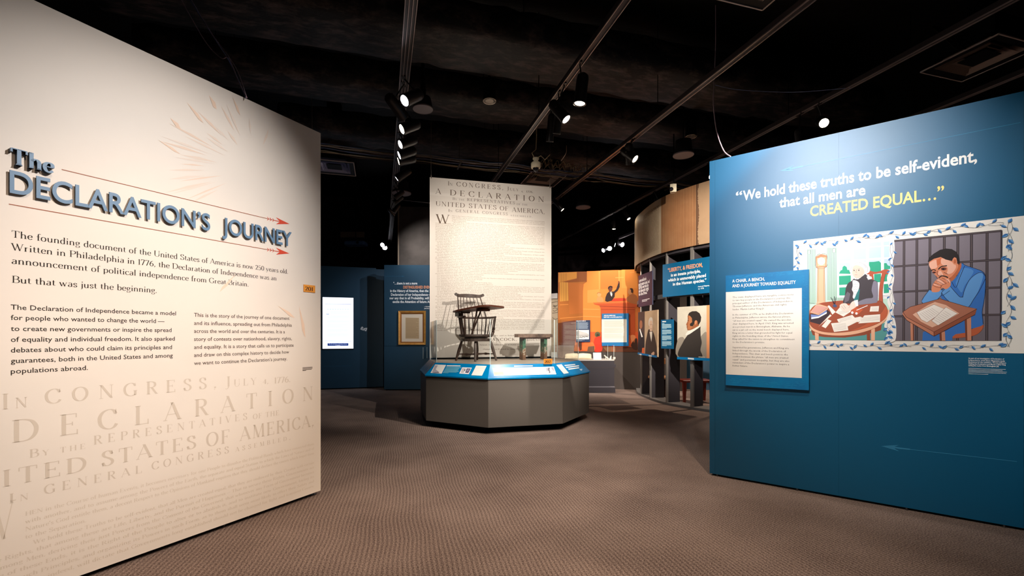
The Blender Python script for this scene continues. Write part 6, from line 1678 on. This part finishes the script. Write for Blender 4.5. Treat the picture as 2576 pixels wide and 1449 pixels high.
M_can = mat('lamp_black', (34, 30, 30), rough=.35, spec=.5); M_refl = mat('lamp_reflector', (230, 220, 205), rough=.2, metal=.6)
def lens_mat(name, c, s): return mat(name, (255, 255, 255), emit=c, emit_s=s)
M_on = lens_mat('lit_lamp_warm', (255, 236, 205), 14); M_oncool = lens_mat('lit_lamp_white', (245, 245, 255), 14); M_dim = lens_mat('lit_lamp_dim', (255, 226, 190), 2.5)
def lamp(pos, aim, label, energy=0, ang=38, color=NEUT, blend=.7, r=.055, L=.22, lens=None, P=None, soft=.04):
    """track spotlight: can, yoke stem up to the track, bezel ring and lens; the lamp's own light sits in its mouth"""
    pos = Vector(pos); aim = Vector(aim).normalized()
    M = Matrix.Translation(pos); o = empty('track_light', M, label, 'lamp', 'black can track lights')
    b = MB(); b.lathe((0, 0, 0), -aim, [(-.0, r), (.03, r*1.0), (.06, r*.97), (L*.8, r*.95), (L*.93, r*.85), (L, r*.5)], 18); b.build('can', M_can, o)
    bz = MB(); bz.lathe(aim*.001, aim, [(0, r*1.0), (.012, r*1.04), (.013, r*.86), (.002, r*.80)], 18); bz.build('bezel', M_can, o)
    lm = lens or M_can
    l = MB(); l.cyl(aim*.002, aim*.005, r*.80, n=18); l.build('lens', lm, o)
    c = -aim*(L*.55)
    top = Vector((0, 0, TZH-pos.z)) + Vector((c.x, c.y, 0))*.9
    if P is not None:
        tt = on_track(P, pos.y+c.y); top = Vector((tt.x-pos.x, tt.y-pos.y, TZH-.012-pos.z))
    sd = aim.cross(Vector((0, 0, 1)))
    sd = sd.normalized() if sd.length > .01 else Vector((1, 0, 0))
    b = MB(); b.bar(c+sd*(r+.004), c+sd*(r+.004)+Vector((0, 0, r+.02)), .02, .005, sd); b.bar(c+sd*(r+.008), c+sd*0+Vector((0, 0, r+.02)), .02, .006); b.tube([c+Vector((0, 0, r+.01)), top], .009, 8); b.box((top.x-.02, top.y-.06, top.z-.004), (top.x+.02, top.y+.06, top.z+.012)); b.build('yoke', M_can, o)
    if energy > 0:
        ld = bpy.data.lights.new('lamp_beam', 'SPOT'); ld.energy = energy; ld.spot_size = radians(ang); ld.spot_blend = blend; ld.color = color; ld.shadow_soft_size = soft
        lo = bpy.data.objects.new('lamp_beam', ld); COL.objects.link(lo); lo.parent = o; lo.location = aim*.03
        lo.rotation_euler = aim.to_track_quat('-Z', 'Y').to_euler()
    return o
def lpx(px, py, z): return on_z(px, py, z)
def aimat(p, t): return Vector(t)-Vector(p)
exec_lamps = []

# ducts: lumpy insulated runs across the tracks
def duct(px, py, z, W, Hh, label, seed, a0=-5, a1=6.5):
    rs = random.Random(seed); p = on_z(px, py, z); M = Matrix.Translation((p.x, p.y, z)) @ Matrix.Rotation(ROT, 4, 'Z')
    r = empty('air_duct', M, label, 'duct'); n = 14; m = 60; vs = []
    for j in range(m+1):
        x = a0+(a1-a0)*j/m; seam = 1.0 - (.04 if j % 10 == 0 else 0)
        for i in range(n):
            t = 2*pi*i/n; c, s = cos(t), sin(t); e = .55
            yy = W/2*math.copysign(abs(c)**e, c)*seam+rs.uniform(-.015, .015); zz = Hh/2*math.copysign(abs(s)**e, s)*seam+Hh/2+rs.uniform(-.02, .02)
            vs.append((x, yy, zz))
    b = MB(); b.add(vs, [(j*n+i, j*n+(i+1)%n, (j+1)*n+(i+1)%n, (j+1)*n+i) for j in range(m) for i in range(n)]+[tuple(range(n))[::-1], tuple(range(m*n, m*n+n))], True); b.build('insulated_run', M_duct, r)
    for x in (a0+1, 0, a1-1):
        for s in (-1, 1):
            b = MB(); b.cyl((x, s*(W/2+.02), Hh*.5), (x, s*(W/2+.02), CEIL-z), .006, n=6); b.build('duct_hanger', M_black, r)
duct(1290, 165, 5.25, 1.0, .55, 'lumpy insulated air duct across the tracks, the one nearest overhead', 1)
duct(1230, 290, 5.2, .8, .5, 'lumpy insulated air duct just short of the hanging banner', 2)
duct(1230, 395, 5.2, .8, .5, 'lumpy insulated air duct above the cable bundle', 4, -4, 7)

# cable bundle
rs = random.Random(11)
pc = on_z(1200, 404, 4.85); M = Matrix.Translation(pc) @ Matrix.Rotation(ROT, 4, 'Z')
cb = empty('cable_bundle', M, 'long bundle of beige and grey cables slung across the tracks', 'cables')
M_cb = [mat('cable_beige', (200, 180, 146), rough=.5), mat('cable_grey', (150, 140, 140), rough=.5), mat('cable_blue', (110, 128, 170), rough=.5), mat('cable_brown', (104, 78, 62), rough=.5)]
for k in range(16):
    y0 = rs.uniform(-.16, .16); z0 = rs.uniform(-.1, .06); pts = []
    for j in range(34):
        x = -4.6+j*.30; w = .012+(.03 if 1.2 < x < 2.6 else 0)
        pts.append((x, y0+rs.uniform(-w, w), z0-.03*sin(pi*((x+4.6) % 1.8)/1.8)+rs.uniform(-w, w)))
    b = MB(); b.tube(smooth_pts(pts, False, 2), .0065, 5); b.build('cable', M_cb[k % 4], cb)
for k in range(5):
    pts = []
    for j in range(26):
        x = 1.3+.05*j; pts.append((x, rs.uniform(-.1, .1), rs.uniform(-.02, .18)))
    b = MB(); b.tube(smooth_pts(pts, False, 3), .006, 5); b.build('tangled_cable', M_cb[0 if k < 4 else 3], cb)
for x in (-3, -.35, 1.2, 4.4):
    b = MB(); b.bar((x, -.22, -.13), (x+.0, .22, -.13), .03, .02); b.cyl((x, 0, -.12), (x, 0, CEIL-4.86), .006, n=6); b.build('cable_hanger', mat('hanger_strut', (110, 98, 88), rough=.4, metal=.4), cb)

# air diffusers, placed by their far right corner
M_df = mat('diffuser_paint', (176, 152, 136), rough=.5, spec=.3); M_dfd = mat('diffuser_dark', (26, 24, 26), rough=.6); M_dfe = mat('diffuser_rim', (220, 200, 190), rough=.4)
def diffuser(px, py, z, S, label, mp=None):
    c = on_z(px, py, z); M = Matrix.Translation((c.x, c.y, z)) @ Matrix.Rotation(ROT, 4, 'Z') @ Matrix.Translation((-S/2, -S/2, 0))
    r = empty('air_diffuser', M, label, 'vent'); h = S/2; m = mp or M_df
    def sq(a, z): return [(-a, -a, z), (a, -a, z), (a, a, z), (-a, a, z)]
    def band(a0, z0, a1, z1, nm, mm):
        b = MB(); vs = sq(a0, z0)+sq(a1, z1)+sq(a1, z1+.004)+sq(a0, z0+.004)
        b.add(vs, [(i, 4+i, 4+(i+1)%4, (i+1)%4) for i in range(4)]+[(8+i, 12+i, 12+(i+1)%4, 8+(i+1)%4) for i in range(4)]); b.build(nm, mm, r)
    b = MB()
    for a in range(4):
        p = sq(h, 0); b.bar(p[a], p[(a+1) % 4], .014, .014)
    b.build('rim', M_dfe, r)
    band(h, .0, h*.76, .005, 'outer_flange', M_dfd); band(h*.76, .005, h*.60, .10, 'louvre_ring', m); band(h*.62, .0, h*.44, .09, 'louvre_ring', m); band(h*.46, .02, h*.3, .07, 'louvre_ring', m)
    b = MB(); b.box((-h*.36, -h*.36, .012), (h*.36, h*.36, .02)); b.build('centre_plate', M_dfd, r)
    b = MB(); b.box((-h*.8, -h*.8, .11), (h*.8, h*.8, .35)); b.cyl((0, 0, .35), (0, 0, CEIL-z), .15, n=12); b.build('plenum_box', M_black, r)
diffuser(2420, 205, 4.9, .80, 'square air diffuser above the blue quotation wall')
diffuser(895, 443, 4.9, .80, 'bluish square air diffuser above the far blue wall', mat('diffuser_blue', (170, 172, 206), rough=.5))
diffuser(1392, 470, 4.9, .80, 'square air diffuser peeping over the hanging banner')
diffuser(1918, 25, 4.9, .80, 'square air diffuser cut by the top of the view between two tracks')
# flaps hanging off the nearest diffuser
pq = on_z(2418, 130, 4.9)
o = empty('duct_flap', (pq.x, pq.y, 4.9), 'thin bent metal strap rising beside the nearest diffuser', 'strap')
b = MB(); b.bar((0, 0, .03), (.02, .35, .55), .12, .004); b.bar((.2, .05, .03), (.24, .35, .5), .012, .012); b.build('strap', mat('strap_metal', (70, 60, 52), rough=.5, metal=.3), o)

# downlights, speakers, cameras
def downlight(px, py, z, r, label):
    c = on_z(px, py, z); o = empty('hanging_downlight', c, label, 'lamp')
    b = MB(); b.lathe((0, 0, 0), (0, 0, 1), [(0, r), (.012, r*1.05), (.02, r), (.28, r*.95), (.30, r*.2), (CEIL-z, .01)], 20); b.build('housing', M_black, o)
    b = MB(); b.lathe((0, 0, -.004), (0, 0, 1), [(0, r*.96), (-.004, r*1.02), (.0, r*1.06), (.006, r*1.06)], 24); b.build('trim_ring', mat('trim_silver', (190, 176, 162), rough=.25, metal=.8), o)
    b = MB(); n = 20
    for i in range(n):
        a0, a1 = 2*pi*i/n, 2*pi*(i+.8)/n; b.add([(r*.92*cos(a0), r*.92*sin(a0), -.006), (r*.92*cos(a1), r*.92*sin(a1), -.006), (r*.5*cos(a1), r*.5*sin(a1), -.003), (r*.5*cos(a0), r*.5*sin(a0), -.003)], [(3, 2, 1, 0)])
    b.build('reflector_facets', mat('facet_silver', (120, 110, 102), rough=.3, metal=.5), o)
downlight(1231.5, 254, 5.0, .098, 'silver rimmed downlight hanging between the first two tracks')
downlight(1738, 344, 4.95, .095, 'silver rimmed downlight above the round hanging speaker near the curved wall')
def speaker(px, py, z, r, label, flat=False):
    c = on_z(px, py, z); o = empty('ceiling_speaker', c, label, 'speaker')
    b = MB()
    if flat: b.lathe((0, 0, .01), (0, 0, 1), [(0, r), (.02, r), (.16, r*.8), (.2, r*.3), (CEIL-z-.01, .006)], 24)
    else: b.lathe((0, 0, .01), (0, 0, 1), [(0, r), (.03, r*1.0), (.10, r*.86), (.24, r*.8), (.27, r*.3), (.28, .008), (CEIL-z-.01, .006)], 24)
    b.build('speaker_shell', mat('speaker_black', (30, 28, 32), rough=.5), o)
    b = MB(); b.lathe((0, 0, 0), (0, 0, 1), [(0, r*.9), (.010, r*1.0), (.018, r*1.02), (.02, r)], 24); b.build('grille', mat('grille_grey', (78, 72, 76), rough=.6) if flat else mat('grille_beige', (88, 76, 64), rough=.6), o)
    b = MB(); b.lathe((0, 0, -.001), (0, 0, 1), [(0, r*1.0), (-.006, r*1.02), (0, r*1.045), (.014, r*1.045)], 28); b.build('rim_ring', mat('rim_grey', (128, 118, 122), rough=.4), o)
speaker(1064, 275, 4.8, .145, 'flat round ceiling speaker beside the first cluster of track lamps', True)
speaker(1719, 391, 4.5, .165, 'deep round hanging speaker above the curved wall')
speaker(1467, 522, 4.5, .17, 'deep round hanging speaker just past the banner')
speaker(1010, 487, 4.55, .20, 'dim round hanging speaker between the lamp cluster and the banner')
pd = at(1348, 419, 8.05)
o = empty('dome_camera', pd, 'white dome security camera under the cable bundle above the banner', 'camera')
b = MB(); b.lathe((0, 0, -.03), (0, 0, 1), [(0, .075), (.015, .086), (.085, .088), (.10, .075), (.105, .045), (.15, .04), (.155, .055), (.18, .055)], 22); b.build('housing', mat('camera_white', (222, 210, 182), rough=.5), o)
b = MB(); b.lathe((0, 0, -.03), (0, 0, -1), [(0, .055), (.03, .05), (.055, .036), (.068, .012)], 18); b.build('dome', mat('smoked_dome', (24, 24, 30), rough=.08, spec=.8), o)
b = MB(); b.tube([(.02, 0, .15), (.09, .02, .2), (.16, 0, .12), (.25, .02, .22)], .008, 6); b.tube([(-.03, 0, .16), (-.07, 0, .24), (0, 0, .3), (.05, 0, CEIL-pd.z)], .008, 6); b.build('camera_cable', M_cb[0], o)
pd = at(1691, 474, 8.6)
o = empty('corner_camera', pd, 'small white wedge shaped camera over the edge of the curved drum', 'camera')
b = MB(); b.prism([(-.05, -.03), (.0, -.06), (.06, -.06), (.075, .0), (.06, .07), (-.01, .07)], -.08, .07); b.build('housing', mat('camera_white'), o)
b = MB(); b.lathe((-.035, -.05, -.03), (-.5, -.8, -.3), [(0, .04), (.02, .036), (.035, .02), (.04, .005)], 14); b.build('lens_dome', mat('smoked_dome'), o)
b = MB(); b.cyl((.03, 0, .07), (.03, 0, CEIL-pd.z), .012, n=8); b.build('pole', M_black, o)

# loose wires
def wire(pts, r, m, name, label):
    P = smooth_pts([at(*p) for p in pts], False, 5); root = P[-1]
    b = MB(); b.tube([p-root for p in P], r, 5); o = b.build(name, m, None, Matrix.Translation(root)); tag(o, label, 'cable'); return o
M_w1 = mat('wire_pink_grey', (214, 184, 200), rough=.4); M_w2 = mat('wire_blue_grey', (150, 166, 216), rough=.4)
wire([(440, -30, 4.6), (478, 40, 4.4), (520, 110, 4.2), (556, 146, 4.0), (575, 146, 3.9), (600, 205, 3.6), (621, 246, 3.4)], .004, M_w1, 'hanging_wire', 'pinkish wire bellying out before it meets the cream wall top')
wire([(458, -30, 4.6), (500, 35, 4.4), (545, 105, 4.2), (572, 146, 3.95), (596, 195, 3.65), (618, 245, 3.42)], .004, M_w2, 'hanging_wire', 'bluish wire running straight down to the cream wall top')
wire([(470, -20, 4.6), (530, 80, 4.25), (570, 135, 3.95), (598, 180, 3.7), (620, 243, 3.4)], .003, M_w1, 'hanging_wire', 'thin pinkish wire looping down to the cream wall top')
wire([(1800, 13, 6.6), (1800, 120, 6.6), (1796, 215, 6.3), (1795, 265, 5.9), (1803, 330, 5.4), (1820, 378, 4.9), (1838, 394, 4.62)], .006, M_w1, 'hanging_wire', 'curved cable dropping onto the top of the blue quotation wall')
wire([(1799, 214, 6.6), (1850, 225, 6.6), (1940, 231, 6.6), (2020, 231, 6.2), (2139, 221, 5.85)], .003, M_w2, 'hanging_wire', 'thin sagging violet wire between the tracks over the blue wall')
wire([(984, 500, 10.4), (1030, 505, 10.0), (1090, 512, 9.7)], .008, mat('thin_rod', (130, 120, 116), rough=.4), 'horizontal_rod', 'thin pale rod reaching from the lamp cluster to the banner')
wire([(1425, 366, 7.6), (1424, 385, 7.6), (1412, 404, 7.8)], .005, mat('wire_cream', (170, 144, 128), rough=.4), 'hanging_wire', 'short pale curl of wire above the camera tangle')
# ---------------------------------------------------------------- track lamps (name, place, aim, light)
def LA(P, depth, drop, aim, label, **k):
    t = on_track(P, depth); return lamp((t.x, t.y, TZH-drop), aim, label, P=P, **k)
# over the visitor: lamps above and behind the viewpoint
t = on_track(PB, 1.9); p = Vector((t.x, t.y, 4.3)); LA(PB, 1.9, .3, aimat(p, (-2.3, 2.9, 1.85)), 'track lamp over the visitor aimed at the title on the cream wall', energy=370, ang=39, color=(1.0, .95, .92), blend=1, lens=M_on)
t = on_track(PA, .9); p = Vector((t.x, t.y, 4.3)); LA(PA, .9, .3, aimat(p, (-2.2, 3.0, .55)), 'track lamp behind the visitor aimed low at the cream wall', energy=170, ang=48, color=(1.0, .78, .60), blend=1, lens=M_on)
t = on_track(PB, 3.0); p = Vector((t.x, t.y, 4.3)); LA(PB, 3.0, .3, aimat(p, (2.45, 4.2, 2.8)), 'track lamp over the visitor aimed at the quotation on the blue wall', energy=60, ang=50, color=COOL, blend=1, lens=M_oncool)
t = on_track(PA, 1.5); p = Vector((t.x, t.y, 4.3)); LA(PA, 1.5, .3, aimat(p, (3.1, 3.7, 1.8)), 'track lamp behind the visitor aimed at the mural', energy=240, ang=44, color=NEUT, blend=1, lens=M_on)
t = on_track(PA, .7); p = Vector((t.x, t.y, 4.3)); LA(PA, .7, .3, aimat(p, (2.6, 4.1, 2.75)), 'track lamp behind the visitor aimed high at the blue wall', energy=380, ang=36, color=(1.0, .97, .95), blend=1, lens=M_oncool)
# first track
LA(PA, 5.55, .33, (-.55, -.6, -.62), 'white lit lamp at the head of the cluster beside the round speaker', energy=60, lens=M_oncool, r=.078, L=.3)
LA(PA, 5.9, .36, (.45, .75, -.5), 'unlit looking lamp turned away toward the banner, under the cluster head', energy=55, ang=50, r=.075, L=.32)
LA(PA, 6.25, .36, (-.75, -.45, -.5), 'brightest warm lamp of the cluster below the cluster head', energy=60, lens=M_on, r=.078, L=.28)
LA(PA, 6.75, .36, (-.75, -.5, -.5), 'white lamp third in the cluster on the first track', energy=0, lens=M_oncool, r=.072, L=.28)
LA(PA, 7.15, .36, (-.85, -.32, -.42), 'narrow looking lamp fourth in the cluster on the first track', energy=0, lens=M_oncool, r=.075, L=.28)
LA(PA, 7.4, .36, (-.92, -.28, -.3), 'narrow looking lamp last in the cluster on the first track', energy=0, lens=M_on, r=.078, L=.28)
LA(PA, 8.3, .33, (-.8, -.1, -.6), 'lone lamp on the first track below the cable bundle', energy=90, ang=50, lens=M_oncool, r=.075, L=.3)
LA(PA, 9.4, .34, (-.8, -.05, -.6), 'upper lamp of a close pair far along the first track', energy=0, lens=M_on)
LA(PA, 9.75, .34, (-.82, -.05, -.6), 'lower lamp of a close pair far along the first track', energy=0, lens=M_on)
LA(PA, 10.5, .34, (-.55, .0, -.75), 'lamp beside the thin pale rod far along the first track', energy=0, lens=M_oncool)
p = at(962.5, 616.5, 15.1); lamp(p, (-.3, -.8, -.5), 'upper of two tiny bright lamps low over the far blue wall', lens=M_oncool, r=.095, P=PA)
p = at(968, 623, 15.3); lamp(p, (.1, -.8, -.5), 'lower of two tiny bright lamps low over the far blue wall', lens=M_oncool, r=.095, P=PA)
# second track
LA(PB, 5.35, .46, (-.12, .02, -1), 'tall can lamp pointing straight down on the second track', energy=120, ang=70, lens=M_on, r=.075, L=.34)
LA(PB, 5.75, .46, (.55, -.25, -.78), 'can lamp with a visible warm mouth on the second track', energy=60, lens=M_on, r=.07, L=.32)
LA(PB, 6.05, .50, (-.12, .35, -1), 'unlit looking slim can, first of a pair on the second track', energy=140, ang=30, r=.052, L=.34)
LA(PB, 6.3, .50, (-.05, .35, -1), 'unlit looking slim can, second of a pair on the second track', r=.052, L=.34)
# third track
LA(PC, 7.5, .36, (.2, .55, -1), 'dark can turned away on the third track', energy=0, r=.07, L=.32)
LA(PC, 7.35, .34, (.6, -.45, -.7), 'can with a bright cream mouth on the third track', energy=60, lens=M_on, r=.072, L=.3)
LA(PC, 10.3, .34, (.65, -.1, -.75), 'can with a warm mouth beside the top corner of the banner', energy=0, lens=M_on, r=.055, L=.3)
LA(PC, 11.5, .5, (.0, .1, -1), 'down pointing lamp low beside the banner edge', energy=160, ang=60, lens=M_on, r=.055)
# fourth track
LA(PD, 6.2, .30, (-.25, -.75, -.5), 'blazing warm lamp hanging over the blue quotation wall', energy=60, lens=M_on, r=.07, L=.2)
LA(PD, 6.55, .42, (.1, -.05, -1), 'small lamp pointing down behind the top of the blue quotation wall', energy=100, ang=60, lens=M_dim, r=.06, L=.2)
t = on_track(PD, 8.3); p = Vector((t.x, t.y, 4.3)); LA(PD, 8.3, .3, (-.35, -.75, -.6), 'blazing lamp over the striped part of the drum', energy=0, lens=M_oncool, r=.062, L=.2)
LA(PD, 9.95, .3, (-.3, -.8, -.5), 'bright lamp off the far turn of the drum', energy=0, lens=M_oncool, r=.06, L=.25)
LA(PD, 11.1, .34, (.35, -.4, -.85), 'small can tilted aside far along the fourth track', energy=0, lens=M_on, r=.05, L=.3)
LA(PD, 11.8, .42, (.0, -.05, -1), 'small stemmed lamp pointing down far along the fourth track', energy=110, ang=70, lens=M_on, r=.05, L=.2)
# fifth track and the far group
LA(PE_, 4.9, .34, (-.6, -.55, -.6), 'sparkling lamp half hidden by the top of the blue quotation wall', energy=0, lens=M_oncool, r=.065, L=.2)
for (px, py, a, lab) in ((1518, 630, (-.7, -.5, -.4), 'first small lamp of the far row over the orange painting'), (1533.5, 625, (.0, -.9, -.4), 'second and roundest lamp of the far row over the orange painting'),
                         (1546.5, 616, (.95, -.3, -.3), 'third, edge on lamp of the far row over the orange painting'), (1565.5, 615.5, (.4, -.8, -.4), 'last lamp of the far row over the orange painting')):
    lamp(at(px, py, 15.0), a, lab, lens=M_oncool, r=.09 if px != 1518 else .08, L=.2, P=PE_)
# lamps added to light exhibits and carpet; the chair lamp follows the chair's shadow
def LT(P, d, tgt, label, drop=.3, **k):
    t = on_track(P, d); LA(P, d, drop, aimat((t.x, t.y, TZH-drop), tgt), label, **k)
LT(PC, 3.2, (-.5, 7.9, 1.7), 'dark backed lamp at the near end of the third track aimed at the chair', energy=430, ang=42, color=NEUT, blend=.5, soft=.02)
LT(PA, 3.6, (-.4, 8.3, 2.7), 'added unseen lamp at the near end of the first track aimed at the banner', energy=260, ang=54, color=NEUT, blend=.9)  # added out of frame to brighten the banner
LT(PB, 3.5, (.15, 6.7, .5), 'added unseen lamp at the near end of the second track aimed at the platform', energy=260, ang=40, color=NEUT, blend=1)  # added frontal light for the platform's side panels
LT(PB, 9.75, (2.3, 12.0, 1.9), 'added unseen lamp behind the banner aimed at the orange painting', energy=150, ang=70, color=NEUT, blend=.8)  # added where the banner hides it, to light the painting
LT(PB, 9.3, (-2.6, 11.7, 2.3), 'added unseen lamp behind the banner aimed at the far quotation', energy=100, ang=46, color=COOL, blend=.9)  # added out of sight to light the far quotation
LT(PA, 10.9, (-2.2, 12.6, 3.4), 'added dark lamp far along the first track aimed at the grey upper wall', energy=70, ang=80, color=NEUT, blend=1)  # added to lift the grey upper wall out of black
LT(PB, 10.2, (-4.3, 12.0, 1.6), 'added unseen lamp behind the banner aimed at the far blue wall', energy=60, ang=50, color=COOL, blend=1)  # added wash on the far blue wall, hidden by the banner
LT(PC, 3.75, (3.3, 8.8, 2.7), 'added unseen lamp behind the blue quotation wall washing the drum', energy=1000, ang=40, color=NEUT, blend=.8)  # added out of frame as a wash on the drum
LT(PC, 3.5, (3.3, 8.9, 1.6), 'added unseen lamp behind the blue quotation wall aimed at the portraits', energy=260, ang=26, color=NEUT, blend=.8)  # added out of frame to brighten the portraits
LT(PB, 2.4, (.6, 3.6, 0), 'added unseen lamp over the visitor aimed at the carpet', energy=190, ang=84, color=WARM, blend=1)  # added overhead fill for the carpet
LT(PB, 10.6, (3.1, 9.9, 1.9), 'added unseen lamp behind the banner aimed at the double portrait', energy=220, ang=34, color=NEUT, blend=.8)  # added behind the banner to brighten the double portrait
LT(PE_, 9.6, (3.8, 10.3, .2), 'added unseen lamp on the fifth track lighting the benches inside the curved wall', energy=170, ang=80, color=WARM, blend=.8)  # added out of sight to light the enclosure
LT(PC, 1.6, (2.1, 2.9, 0), 'added unseen lamp over the visitor aimed at the carpet before the blue wall', energy=150, ang=70, color=WARM, blend=1)  # added fill on the carpet by the blue wall
LT(PB, .4, (-.6, 2.3, 0), 'added unseen lamp behind the visitor aimed at the carpet before the cream wall', energy=150, ang=60, color=WARM, blend=1)  # added fill on the carpet by the cream wall
bpy.context.view_layer.update()
